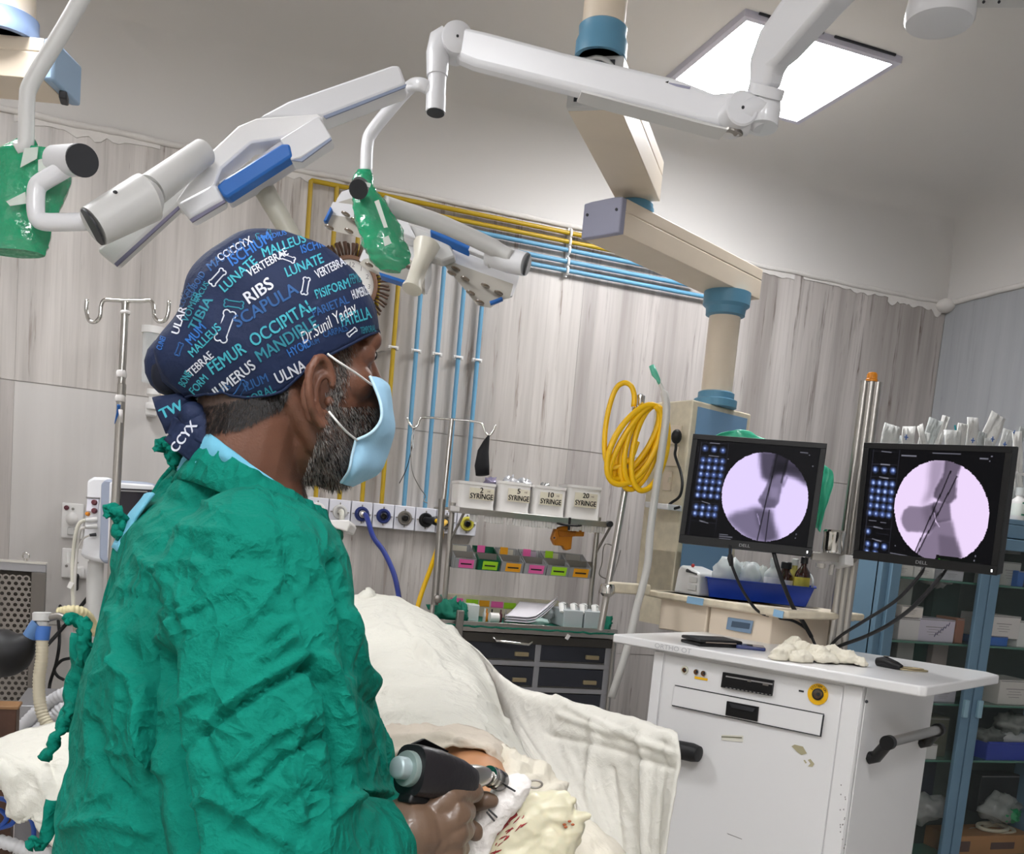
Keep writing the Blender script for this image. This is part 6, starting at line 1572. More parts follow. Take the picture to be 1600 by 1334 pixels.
cable([at(646, 670, DV - .01), at(642, 695, DV), at(644, 735, DV), at(655, 760, DV + .05), at(665, 775, DV + .1), at(662, 782, DV + .1), at(668, 786, DV + .1)], .0016, 'thin looping wire with ring dangling from the left hook', name='wire', m=M_GREYMETAL)
cable([at(647, 672, DV - .01), at(644, 684, DV - .01), at(646, 700, DV)], .004, 'short clear twisted film on the left hook', name='film_twist', m=M_CLEAR)

# ================================================================== LEFT SIDE EQUIPMENT
# drip stand in front of the patient monitor
DI = 2.6
t = thing('drip_stand', 'chrome drip stand with double hooks left of the surgeon\'s cap', 'stand', at(178, 810, DI))
b_ = at(180, 800, DI)
MB().cyl(at(196, 472, DI), at(190, 600, DI), .0095, n=16).done('inner_pole', M_STEEL, t, smooth='auto')
MB().cyl(at(190.5, 600, DI), V((b_.x - .01, b_.y, 0.05)), .0112, n=16).done('outer_pole', M_STEEL, t, smooth='auto')
for a in range(5):
    an = 2 * math.pi * a / 5; MB().tube([(b_.x - .01, b_.y, .09), (b_.x - .01 + .25 * math.cos(an), b_.y + .25 * math.sin(an), .04)], .012, 8).done('foot', M_STEEL, t, smooth='auto')
hook = [(136, 468), (135, 485), (139, 500), (148, 503), (156, 495), (158, 478), (163, 469), (178, 469), (196, 470), (222, 470), (236, 470), (240, 482), (241, 494), (248, 502), (258, 500), (263, 488), (264, 470)]
MB().tube(crom([at(x, y, DI) for x, y in hook], 5), .0052, 12).done('hook_bar', M_CHROME, t, smooth=True)
for x, y, w in ((196, 491, 3), (190, 590, 10), (188, 628, 9)):
    MB().lathe(at(x, y, DI), UPV, [(.0118, 0), (.0135, .004), (.0135, w * .0014), (.0118, w * .0014 + .004)], 14).done('tape_band', M_CARD, t, smooth='auto')
MB().tube(crom([at(186, 632, DI - .02), at(184, 645, DI - .02), at(179, 662, DI - .02)], 4), [.006, .006, .005, .005, .004, .004, .003, .002, .001], 8, flat=.3).done('tape_tail', M_LAMPBLUE, t, smooth=True)
MB().tube([at(188, 640, DI - .015), at(190, 660, DI - .015)], [.008, .004], 8, flat=.5).done('tape_tail', M_CARD, t, smooth=True)
# suction jar on wall
t = thing('suction_jar', 'frosted suction canister with white lid on the wall behind the cap', 'canister', onY(238, 640, WY - .1))
def WJ(px, py, Y=WY - .08): return onY(px, py, Y)
MB().cyl(WJ(236, 598), WJ(240, 522), .036, .040, n=28).done('jar', M_CLEAR, t, smooth='auto')
MB().cyl(WJ(240, 522), WJ(240.6, 511), .044, n=28).done('lid', white_plastic, t, smooth='auto')
MB().lathe(WJ(240, 608), (0, 0, -1), [(.024, 0), (.026, .02), (.016, .03), (.016, .05), (.024, .06), (.024, .075), (.01, .08)], 20).done('regulator', white_plastic, t, smooth='auto')
MB().box(WJ(236, 640, WY - .04), (.04, .08, .05)).done('wall_mount', white_plastic, t, bevel=.005)
MB().box(WJ(256, 618, WY - .09), (.025, .02, .03)).done('cream_knob', M_CREAM, t, bevel=.004)
# switch boards on the wall
def wall_plate(pts, label, knobs):
    cs = [onY(x, y, WY) for x, y in pts]; z1 = (cs[0].z + cs[1].z) / 2; z0 = (cs[2].z + cs[3].z) / 2; x0 = cs[0].x; x1 = cs[1].x
    t = thing('socket_plate', label, 'socket', ((x0 + x1) / 2, WY, z0))
    MB().box(((x0 + x1) / 2, WY - .014, (z0 + z1) / 2), (x1 - x0, .028, z1 - z0)).done('plate', white_plastic, t, bevel=.004)
    for (px, py, r, m_) in knobs:
        MB().lathe(onY(px, py, WY - .028), (0, -1, 0), [(r, 0), (r, .005), (r * .7, .007)], 18).done('knob', m_, t, smooth='auto')
    return t
t1 = wall_plate([(98, 784), (132, 788), (131, 842), (97, 839)], 'white wall socket plate with a red indicator and white plug', [(104, 793, .009, M_REDBROWN), (114, 795, .005, M_GREYMETAL)])
MB().ball(onY(112, 810, WY - .045), (.022, .03, .026)).done('plug', white_plastic, t1, smooth=True)
MB().box(onY(111, 830, WY - .035), (.026, .02, .03)).done('rocker', M_LAMPG, t1, bevel=.004)
t1 = wall_plate([(98, 852), (140, 862), (139, 904), (97, 901)], 'lower white socket plate with plugs, behind the monitor stand', [(104, 884, .005, M_GREYMETAL), (121, 879, .004, M_GREYMETAL)])
MB().box(onY(122, 893, WY - .045), (.045, .05, .045)).done('plug', white_plastic, t1, bevel=.01)
# patient monitor
DMn = 2.75
t = thing('patient_monitor', 'white patient monitor with a grey front rim behind the surgeon\'s back', 'monitor', at(175, 880, DMn))
MB().slab(pxpoly([(134, 750), (145, 744), (170, 745), (168, 872), (160, 880), (130, 872), (123, 866), (127, 852), (133, 800)], DMn), FWD * .12 + RGT * .02).done('rear_housing', M_LAMPW, t, bevel=.012, seg=3)
MB().slab(pxpoly([(163, 748), (225, 752), (240, 756), (240, 876), (160, 880), (153, 872), (156, 755)], DMn - .02), FWD * .03 + RGT * .01).done('front_rim', mat('rim_greyblue', '#98a0b2', .4), t, bevel=.008, seg=3)
MB().slab(pxpoly([(170, 752), (240, 757), (240, 870), (166, 873)], DMn - .03), FWD * .02).done('front_face', M_LAMPW, t, bevel=.006)
MB().slab(pxpoly([(175, 762), (240, 765), (240, 850), (172, 850)], DMn - .034), FWD * .01).done('screen', mat('monitor_dark', '#24222a', .2), t)
MB().slab(pxpoly([(183, 765), (230, 767), (230, 769), (183, 767)], DMn - .036), FWD * .002).done('screen_line', M_GREYINK, t)
MB().slab(pxpoly([(136, 778), (154, 779), (153, 800), (134, 799)], DMn - .004), FWD * .01).done('port_panel', mat('port_lilac', '#dcdbe6', .5), t, bevel=.002)
MB().slab(pxpoly([(134, 776), (155, 777), (155, 778.5), (134, 777.5)], DMn - .006), FWD * .01).done('groove', M_GREYINK, t)
for px, py, r, m_ in ((148, 785, .0066, M_REDBROWN), (148, 798, .0066, M_REDBROWN), (137.5, 803, .0050, M_ORANGE)):
    MB().lathe(at(px, py, DMn - .004), -FWD, [(r * 1.2, 0), (r * 1.2, .003), (r, .004), (r, .008), (r * .6, .009)], 18).done('port', m_, t, smooth='auto')
for py in (812, 822):
    MB().tube([at(151, py, DMn - .01), at(133, py + 1, DMn - .03)], [.008, .006], 12).done('connector', M_LAMPG, t, smooth='auto')
MB().tube([at(150, 835, DMn - .01), at(140, 836, DMn - .02)], [.005, .004], 10).done('connector', M_DARK, t, smooth='auto')
MB().tube(crom([at(133, 812, DMn - .03), at(124, 818, DMn - .03), at(118, 835, DMn - .03), at(114, 870, DMn - .02), at(113, 900, DMn - .02), at(115, 960, DMn - .02), at(117, 985, DMn)], 5), .0050, 10).done('lead', mat('lead_cream', '#c9c6b9', .5), t, smooth=True)
MB().tube(crom([at(133, 824, DMn - .03), at(126, 828, DMn - .03), at(122, 850, DMn - .02), at(119, 880, DMn - .02), at(117, 930, DMn - .02), at(119, 975, DMn)], 5), .0035, 10).done('lead', mat('lead_grey', '#bdb9b4', .5), t, smooth=True)
MB().tube(crom([at(140, 836, DMn - .02), at(130, 842, DMn - .02), at(121, 860, DMn - .02), at(117, 885, DMn - .02), at(115, 915, DMn - .02)], 5), .0025, 8).done('lead', mat('lead_grey', '#bdb9b4', .5), t, smooth=True)
MB().tube([at(109, 862, DMn - .02), at(108, 880, DMn - .02)], [.010, .008], 12, flat=.6).done('lead_block', M_LAMPG, t, smooth='auto')
MB().box(at(110, 914, DMn - .03), (.012, .006, .018), Matrix.Rotation(.4, 3, 'Y')).done('lead_clip', M_TIN, t)
MB().tube([at(150, 878, DMn + .05), at(148, 905, DMn + .05), at(146, 1100, DMn + .05)], .022, 16).done('mount_post', M_LAMPG, t, smooth='auto')
cable([at(110, 858, 3.9), at(98, 862, 3.9), at(87, 880, 3.9), at(84, 905, 3.9), at(90, 930, 3.9), at(96, 940, 3.9), at(88, 950, 3.9), at(80, 960, 3.9)], .0075, 'black wall cable curving down from the sockets')
cable([onY(122, 895, WY - .06), onY(120, 905, WY - .06), at(119, 930, 3.9), at(118, 955, 3.9), at(120, 970, 3.85)], .008, 'black plug cord hanging straight below the lower sockets')
cable([at(140, 930, 3.7), at(120, 955, 3.7), at(90, 990, 3.7), at(60, 1022, 3.6), at(38, 1040, 3.5)], .007, 'black cable running diagonally behind the breathing tube')
cable([at(96, 941, 3.88), at(91, 960, 3.8), at(93, 1000, 3.7), at(88, 1035, 3.7), at(78, 1068, 3.7), at(78, 1090, 3.6), at(84, 1108, 3.6)], .006, 'black cable looping down beside the perforated panel')
cable([at(110, 1028, 3.7), at(96, 1032, 3.7), at(85, 1045, 3.7), at(90, 1056, 3.7), at(100, 1062, 3.7)], .006, 'short black cable hook near the white hoses')
# perforated metal panel
PYp = 3.75
pp0, pp1 = onY(-60, 868, PYp), onY(73, 881, PYp)
zt_ = pp1.z; zb2 = onY(58, 1108, PYp).z
t = thing('perforated_panel', 'grey steel framed perforated panel standing at the left edge', 'panel', ((pp0.x + pp1.x) / 2, PYp, 0))
fw = .045
x0, x1 = pp0.x, pp1.x
M_PERF = mat('perforated_steel', '#9d9791', .4, .6)
for a, b2, c2_, d2, m_ in ((x0, x1, zt_ - .03, zt_, M_FRAMEG), (x1 - fw, x1, zb2, zt_ - .03, mat('frame_dark', '#77726d', .4, .6)), (x0, x1, zb2 - .03, zb2, M_GREYMETAL)):
    MB().box(((a + b2) / 2, PYp, (c2_ + d2) / 2), (b2 - a, .03, d2 - c2_)).done('frame_bar', m_, t, bevel=.002)
MB().box(((x0 + x1) / 2, PYp - .0, zt_ + .002), (x1 - x0, .05, .006)).done('top_strip', mat('top_strip', '#d4d0c8', .4), t)
MB().box(((x0 + x1) / 2, PYp + .03, (zt_ + zb2) / 2), (x1 - x0 - .02, .004, zt_ - zb2 - .04)).done('backing', mat('panel_shadow', '#514c47', .7), t)
# mesh of staggered holes as real geometry: crossing strands
mb = MB(); st_ = .021
nx = int((x1 - fw - x0) / st_) + 2; nz = int((zt_ - zb2) / (st_ * .9)) + 1
for j in range(nz):
    for i in range(nx):
        cx = x0 + i * st_ + (st_ / 2 if j % 2 else 0); cz = zb2 + j * st_ * .87
        if cx > x1 - fw or cz > zt_ - .05: continue
        if cx < onY(-8, 950, PYp).x: continue
        # an annular cell around each hole
        n = 8; ri = .0068; ro = .0125
        A = [mb.bm.verts.new((cx + ri * math.cos(2 * math.pi * k / n), PYp - .004, cz + ri * math.sin(2 * math.pi * k / n))) for k in range(n)]
        B = [mb.bm.verts.new((cx + ro * math.cos(2 * math.pi * k / n), PYp - .004, cz + ro * math.sin(2 * math.pi * k / n))) for k in range(n)]
        for k in range(n): mb.bm.faces.new((A[k], A[(k + 1) % n], B[(k + 1) % n], B[k]))
mb.done('perforated_sheet', M_PERF, t, kind='stuff')
MB().tube([V((onY(40, 880, PYp).x + .010 * math.cos(a), PYp, zt_ + .022 + .012 * math.sin(a))) for a in [2 * math.pi * k / 16 for k in range(16)]], .003, 8, closed=True).done('lifting_eye', M_CHROME, t, smooth=True)
MB().cyl((onY(40, 880, PYp).x, PYp, zt_), (onY(40, 880, PYp).x, PYp, zt_ + .014), .006, n=12).done('eye_bolt', M_CHROME, t)
for x in (x0 + .03, x1 - .02): MB().box((x, PYp + .01, zb2 / 2), (.03, .03, zb2)).done('leg', M_GREYMETAL, t)
# breathing bag and corrugated tubing
DBg = 2.6
t = thing('breathing_bag', 'black rubber breathing bag with a blue neck at the left edge', 'bag', at(5, 1055, DBg))
MB().tube(crom([at(-70, 1030, DBg), at(-30, 1022, DBg), at(5, 1020, DBg), at(30, 1010, DBg), at(44, 998, DBg), at(50, 990, DBg)], 5), [.03, .035, .042, .048, .052, .056, .060, .062, .064, .064, .064, .064, .062, .060, .056, .050, .044, .038, .032, .026, .021, .019, .017, .015, .014, .013], 24).done('bag', M_RUBBER, t, smooth=True)
MB().tube([at(46, 995, DBg), at(56, 980, DBg), at(62, 974, DBg)], [.018, .019, .021], 18).done('neck', mat('neck_blue', '#5d82b4', .4), t, smooth='auto')
t = thing('breathing_circuit', 'cream corrugated breathing tube with a blue connector, left of the gown', 'tube', at(66, 1140, DBg))
def corr(pts, r, m_, par, name='corrugated_tube', per=.009):
    c = crom(pts, 14); out = [c[0]]; acc = 0
    for a, b2 in zip(c, c[1:]):
        n = max(1, int((b2 - a).length / .0028))
        for k in range(1, n + 1): out.append(a.lerp(b2, k / n))
    s = 0; rs = [r]
    for a, b2 in zip(out, out[1:]): s += (b2 - a).length; rs.append(r * (1 + .10 * math.sin(2 * math.pi * s / per)))
    return MB().tube(out, rs, 14).done(name, m_, par, smooth=True)
M_CORR = mat('corrugated_cream', '#cfc6ae', .45, alpha=.95)
corr([at(66, 1000, DBg), at(65, 1030, DBg), at(61, 1060, DBg), at(62, 1095, DBg), at(68, 1120, DBg), at(80, 1138, DBg), at(98, 1150, DBg)], .0155, M_CORR, t)
MB().tube([at(67, 978, DBg), at(66, 1000, DBg)], [.020, .0175], 20).done('blue_connector', mat('connector_blue', '#4a78c4', .35), t, smooth='auto')
MB().lathe(at(66, 978, DBg), UPV, [(.016, 0), (.016, .012), (.024, .014), (.024, .034), (.02, .037)], 24).done('valve_top', M_LAMPG, t, smooth='auto')
MB().tube([at(72, 966, DBg), at(92, 962, DBg), at(110, 970, DBg)], [.011, .010, .012], 14).done('side_port', M_GREYMETAL, t, smooth='auto')
corr([at(92, 958, DBg + .02), at(112, 954, DBg + .02), at(130, 958, DBg + .04), at(142, 972, DBg + .08), at(152, 990, DBg + .1)], .015, mat('corr2', '#cfc49a', .45), t)
MB().tube([at(100, 968, DBg), at(118, 966, DBg), at(124, 975, DBg)], [.010, .012, .008], 12).done('elbow_connector', M_CLEAR, t, smooth='auto')
for i, pts in enumerate(([(8, 1170), (28, 1145), (55, 1115), (85, 1092), (110, 1080), (140, 1070)], [(30, 1160), (60, 1140), (85, 1118), (100, 1105), (130, 1098)], [(-20, 1310), (15, 1318), (50, 1330), (90, 1336)])):
    t = corr([at(x, y, 2.75 if i < 2 else 1.9) for x, y in pts], .018 if i < 2 else .013, mat('corr_white', '#c9c9cc', .4), None, 'white_hose', .012); tag(t, ['upper white corrugated hose behind the left drape', 'lower white corrugated hose behind the left drape', 'white hose crossing the bottom left corner'][i], 'hose')
for i, pts in enumerate(([(-10, 1246), (10, 1250), (24, 1265), (20, 1285), (5, 1292), (-12, 1294)], [(44, 1270), (52, 1290), (52, 1315), (48, 1345)], [(-10, 1262), (4, 1268), (10, 1280), (-8, 1300)])):
    cable([at(x, y, 2.1) for x, y in pts], .0052, ['blue hose loop at bottom left', 'blue hose hanging below the left drape', 'second thinner blue hose at bottom left'][i], m=mat('hose_blue', '#2a55b0', .4), name='blue_hose')
# wooden box on a steel table
c, s = px_box(-8, 1130, 66, 50, 2.6, .06)
t = thing('wooden_block', 'brown wooden box end at the left edge beside the drape', 'box', c - V((0, 0, s[2] / 2)))
MB().box(c, s).done('block', mat('dark_wood', '#4a3024', .5, vary=.2, vscale=20), t, bevel=.002)
MB().box(c + V((0, 0, s[2] / 2)), (s[0] + .01, s[1] + .01, .008)).done('lid', mat('light_wood', '#8a6644', .5, vary=.15, vscale=20), t, bevel=.002)
MB().box((c.x, c.y, (c.z - s[2] / 2) / 2), (s[0] * .9, s[1] * .9, c.z - s[2] / 2)).done('pedestal', mat('dark_wood', '#4a3024', .5), t)
ca, sa = px_box(78, 1120, 110, 34, 3.3, .3)
t = thing('steel_ledge', 'pale steel ledge at the base of the perforated panel', 'ledge', (ca.x, ca.y, 0))
MB().box(ca, sa).done('ledge', M_FRAMEG, t, bevel=.003)
MB().box((ca.x, ca.y, (ca.z - sa[2] / 2) / 2), (sa[0] * .9, sa[1] * .9, ca.z - sa[2] / 2)).done('cupboard', mat('cupboard_grey', '#6f6d70', .5), t)
# anaesthetic side stand seen past the surgeon's chest
DS = 3.1
t = thing('instrument_stand', 'cream instrument stand with white tray behind the surgeon\'s collar', 'stand', at(515, 960, DS))
MB().slab(pxpoly([(488, 812), (545, 812), (548, 818), (543, 830), (520, 824), (488, 822)], DS), FWD * .12).done('tray', M_TIN, t, bevel=.004)
MB().slab(pxpoly([(485, 824), (518, 825), (521, 832), (520, 841), (485, 839)], DS - .01), FWD * .08).done('label_block', M_LAMPG, t, bevel=.004)
for px_ in (499, 506): MB().slab(pxpoly([(px_, 829), (px_ + 5, 829.4), (px_ + 5, 833), (px_, 832.6)], DS - .0115), FWD * .001).done('small_print', M_GREYINK, t)
MB().slab(pxpoly([(519, 826), (532, 827), (533, 838), (528, 846), (519, 844)], DS + .01), FWD * .05).done('green_clip', M_GCLOTH, t, bevel=.004)
MB().slab(pxpoly([(500, 840), (512, 841), (512, 960), (500, 960)], DS + .02), FWD * .04).done('column', mat('stand_grey', '#b9b6aa', .5), t, bevel=.003)
MB().slab(pxpoly([(514, 858), (535, 858), (535, 940), (514, 940)], DS + .02), FWD * .04).done('clear_pocket', M_CLEAR, t)
bs_ = at(506, 960, DS + .04)
MB().box((bs_.x, bs_.y, bs_.z / 2), (.05, .05, bs_.z)).done('pedestal', M_LAMPG, t)
# ================================================================== DRAPES AND OPERATING TABLE
def patch(rows, nu=16, nv=16, amp=.008, fu=6.0, fv=2.0, fine=.003, seed=0, thick=.004, name='drape', m=None, parent=None, label=None, cat='drape', lines=()):
    R_ = [crom([at(*p) for p in r], nu) for r in rows]
    C_ = [crom([r[i] for r in R_], nv) for i in range(len(R_[0]))]
    nC, nR = len(C_), len(C_[0]); mb = MB(); G = [[None] * nC for _ in range(nR)]
    for j in range(nR):
        for i in range(nC):
            p = C_[i][j]
            a = C_[min(i + 1, nC - 1)][j] - C_[max(i - 1, 0)][j]; b_ = C_[i][min(j + 1, nR - 1)] - C_[i][max(j - 1, 0)]
            n = a.cross(b_); n = n.normalized() if n.length > 1e-9 else V((0, 0, 1))
            if n.dot(FWD) > 0: n = -n
            u, v_ = i / nC * fu * 3, j / nR * fv * 3
            d = amp * (1 - 2.2 * abs(noise.noise(V((u + .6 * v_ + seed, v_ * .6, seed)))))
            d += amp * .5 * (1 - 2.2 * abs(noise.noise(V((u * 2.3 + seed, v_ * 1.9 + u * .8, 3 + seed)))))
            d += fine * noise.noise(p * 45 + V((seed, 0, 0))) + fine * .8 * (.5 - abs(noise.noise(p * 24 + V((0, seed, 0)))))
            if lines:
                q = proj(p)
                for (pl, A, w) in lines:
                    dd = min(seg_d(q[0], q[1], pl[k], pl[k + 1]) for k in range(len(pl) - 1))
                    d += A * math.exp(-(dd / w) ** 2)
            G[j][i] = p + n * d
    mb.grid(G)
    o = mb.done(name, m or M_DRAPE, parent, smooth=True, solid=thick)
    if label: tag(o, label, cat)
    return o
def seg_d(x, y, a, b):
    ax, ay = a; bx_, by = b; dx, dy = bx_ - ax, by - ay; L2_ = dx * dx + dy * dy
    t = max(0, min(1, ((x - ax) * dx + (y - ay) * dy) / L2_)); return math.hypot(x - ax - t * dx, y - ay - t * dy)

patch([[(430, 1010, 3.05), (500, 975, 3.05), (560, 950, 3.05), (600, 945, 3.05), (645, 960, 3.0), (685, 995, 2.95), (700, 1040, 2.9)],
       [(420, 985, 2.8), (490, 945, 2.8), (548, 934, 2.8), (588, 931, 2.75), (632, 940, 2.7), (678, 965, 2.65), (716, 1000, 2.6)],
       [(410, 1020, 2.4), (480, 985, 2.4), (545, 975, 2.4), (600, 968, 2.4), (655, 978, 2.35), (705, 1006, 2.3), (752, 1050, 2.25)],
       [(400, 1090, 2.0), (480, 1065, 2.0), (550, 1050, 2.0), (620, 1043, 1.95), (690, 1050, 1.9), (748, 1078, 1.86), (795, 1130, 1.88)],
       [(420, 1150, 1.75), (500, 1130, 1.72), (560, 1115, 1.7), (630, 1103, 1.65), (700, 1110, 1.6), (762, 1138, 1.6), (822, 1190, 1.66)],
       [(440, 1200, 1.55), (510, 1180, 1.52), (570, 1165, 1.5), (640, 1150, 1.46), (700, 1155, 1.44), (765, 1175, 1.45), (850, 1240, 1.52)]],
      14, 22, amp=.0045, fu=1.6, fv=3.0, fine=.0012, seed=2, name='surgical_drape', label='white drape mounded over the patient\'s body, behind the surgeon\'s chest',
      lines=[([(600, 985), (660, 1010), (700, 1060)], .012, 5), ([(610, 1085), (700, 1095), (770, 1110)], .010, 6), ([(600, 1120), (700, 1128), (750, 1145)], .009, 6), ([(640, 1020), (720, 1060), (790, 1120)], -.008, 6), ([(590, 1050), (680, 1070), (740, 1090)], .007, 5), ([(620, 960), (640, 985), (650, 1030)], -.006, 4), ([(700, 985), (745, 1040), (800, 1110)], .01, 5)])
# small raised corner at the head end
patch([[(560, 936, 2.78), (566, 926, 2.76), (576, 920, 2.76), (584, 926, 2.76)], [(558, 942, 2.72), (566, 934, 2.70), (577, 930, 2.70), (587, 936, 2.72)], [(556, 950, 2.72), (566, 944, 2.7), (578, 942, 2.7), (592, 946, 2.72)]],
      6, 6, amp=.003, name='drape_fold', label='small folded drape corner raised at the far end of the mound', seed=5)
patch([[(700, 985, 2.62), (748, 1015, 2.45), (795, 1066, 2.2), (850, 1088, 2.06), (920, 1106, 1.95), (1000, 1128, 1.82), (1052, 1146, 1.73)],
       [(708, 992, 2.58), (752, 1028, 2.42), (800, 1080, 2.15), (858, 1102, 2.0), (925, 1120, 1.89), (1000, 1140, 1.77), (1061, 1157, 1.67)],
       [(742, 1062, 2.4), (780, 1098, 2.2), (818, 1128, 2.05), (872, 1150, 1.94), (932, 1164, 1.84), (1000, 1180, 1.75), (1062, 1196, 1.66)],
       [(820, 1180, 1.95), (835, 1190, 1.92), (862, 1206, 1.88), (905, 1220, 1.83), (955, 1236, 1.79), (1008, 1248, 1.73), (1054, 1260, 1.66)],
       [(890, 1290, 1.7), (900, 1296, 1.72), (915, 1306, 1.74), (945, 1318, 1.75), (980, 1322, 1.75), (1015, 1330, 1.72), (1043, 1338, 1.67)],
       [(930, 1440, 1.7), (945, 1450, 1.72), (960, 1450, 1.74), (975, 1450, 1.75), (995, 1450, 1.75), (1012, 1450, 1.72), (1030, 1450, 1.67)]],
      14, 16, amp=.004, fu=2.0, fv=.8, fine=.001, seed=11, name='side_drape', label='off white sheet hanging in front of the cart, corner at its right', m=cloth_mat('sheet_offwhite', '#dfdcd3', 8, 20, .55),
      lines=[([(870, 1095), (930, 1130), (1050, 1175)], .008, 5), ([(1010, 1150), (1012, 1334)], .012, 5), ([(935, 1130), (920, 1230), (930, 1330)], .009, 5), ([(860, 1150), (960, 1170), (1050, 1200)], -.007, 6), ([(1040, 1160), (1030, 1334)], -.006, 4), ([(960, 1200), (975, 1330)], -.007, 5), ([(880, 1120), (960, 1150), (1000, 1140)], .008, 4)])
# beige under cloth around the leg
patch([[(560, 1150, 1.5), (620, 1140, 1.48), (680, 1138, 1.45), (735, 1146, 1.43), (780, 1168, 1.43), (806, 1212, 1.46)],
       [(560, 1168, 1.42), (620, 1156, 1.40), (680, 1152, 1.38), (730, 1158, 1.36), (768, 1176, 1.36), (788, 1212, 1.40)],
       [(560, 1200, 1.38), (620, 1185, 1.36), (680, 1174, 1.35), (728, 1172, 1.34), (760, 1186, 1.34), (776, 1216, 1.37)]],
      10, 8, amp=.006, fu=2, fv=1, seed=21, name='under_drape', m=M_BEIGE, label='beige cloth edge arched over the patient\'s bare leg', lines=[([(600, 1165), (700, 1158), (760, 1178)], .008, 4)])
patch([[(764, 1172, 1.46), (790, 1176, 1.5), (815, 1186, 1.52), (835, 1200, 1.54), (850, 1222, 1.56)],
       [(772, 1190, 1.38), (800, 1188, 1.40), (835, 1200, 1.42), (862, 1218, 1.45), (884, 1246, 1.49)],
       [(778, 1215, 1.32), (806, 1206, 1.33), (846, 1218, 1.35), (878, 1240, 1.38), (904, 1272, 1.43)],
       [(760, 1262, 1.24), (800, 1240, 1.25), (850, 1246, 1.27), (895, 1268, 1.30), (930, 1300, 1.36)],
       [(700, 1310, 1.17), (770, 1296, 1.18), (850, 1296, 1.19), (920, 1306, 1.22), (965, 1330, 1.28)],
       [(660, 1390, 1.1), (750, 1380, 1.1), (850, 1380, 1.1), (940, 1390, 1.13), (1010, 1410, 1.2)]],
      12, 12, amp=.006, fu=1.6, fv=2.4, fine=.001, seed=31, name='leg_drape', m=cloth_mat('cream_drape', '#dcd5c5', 14, 34, .35), label='cream cloth under the foot, with a clamp lying on it',
      lines=[([(780, 1180), (830, 1196), (880, 1240)], .010, 4), ([(790, 1212), (830, 1205), (870, 1230)], -.008, 4), ([(800, 1225), (850, 1228), (900, 1262)], .006, 4), ([(770, 1195), (785, 1225)], -.008, 4)])
patch([[(-90, 1200, 2.1), (-40, 1175, 2.1), (0, 1160, 2.1), (50, 1143, 2.1), (95, 1132, 2.1), (160, 1125, 2.1), (220, 1120, 2.1)],
       [(-90, 1215, 1.95), (-40, 1195, 1.95), (4, 1180, 1.95), (55, 1168, 1.95), (100, 1165, 1.95), (160, 1165, 1.95), (220, 1165, 1.95)],
       [(-90, 1225, 1.9), (-40, 1208, 1.88), (8, 1200, 1.86), (50, 1210, 1.86), (95, 1225, 1.86), (150, 1240, 1.86), (220, 1240, 1.86)],
       [(-90, 1232, 1.9), (-40, 1216, 1.88), (12, 1228, 1.85), (34, 1262, 1.84), (75, 1275, 1.84), (140, 1300, 1.84), (220, 1300, 1.84)],
       [(-90, 1240, 1.9), (-40, 1222, 1.88), (14, 1240, 1.86), (30, 1284, 1.85), (50, 1278, 1.84), (84, 1322, 1.84), (180, 1400, 1.84)]],
      12, 10, amp=.006, fu=1.8, fv=1.0, fine=.001, seed=41, name='side_table_drape', label='white cloth covering a side table left of the gown', lines=[([(10, 1190), (60, 1215), (100, 1290)], .012, 5), ([(5, 1200), (25, 1270)], .010, 4), ([(70, 1170), (95, 1240)], -.007, 5)])
ot = thing('operating_table', 'operating table hidden under the white drapes', 'table', (.5, 2.0, 0))
MB().box((.44, 2.2, .80), (.34, 1.7, .06)).done('table_top', M_STEEL, ot, bevel=.01)
MB().box((.44, 2.2, .86), (.34, 1.7, .07)).done('mattress', M_RUBBER, ot, bevel=.02)
MB().box((.50, 2.0, .48), (.26, .34, .72)).done('column', M_STEEL, ot, bevel=.01)
MB().box((.50, 2.0, .06), (.45, 1.0, .12)).done('base', M_STEEL, ot, bevel=.02)

# ================================================================== PATIENT
M_PSKIN = mat('patient_skin', '#b8825a', .5, sss=.1, vary=.06, vscale=30)
knee, ank, toe = at(728, 1196, 1.44), at(772, 1286, 1.17), at(862, 1276, 1.14)
belly = at(600, 1000, 2.55)
pt = thing('person', 'patient lying under the white drapes, only part of a leg bare, foot covered', 'person', (belly.x, belly.y, .96))
dz = V((0, 0, -.09))
pb_ = [('c', knee, ank, .052, .036), ('c', ank, ank.lerp(toe, .6), .036, .034), ('c', at(640, 1130, 1.9) + dz, knee, .075, .052), ('c', at(560, 1130, 2.0) + dz, at(590, 1215, 1.55) + dz, .07, .05),
       ('e', at(600, 1020, 2.35) + dz * 1.2, None, (.14, .3, .09)), ('e', at(590, 985, 2.75) + dz, None, (.15, .2, .09)), ('e', at(585, 975, 3.05) + dz, None, (.08, .1, .09))]
obj(blob(pb_, .007, 6), 'body', M_PSKIN, pt, smooth=True)
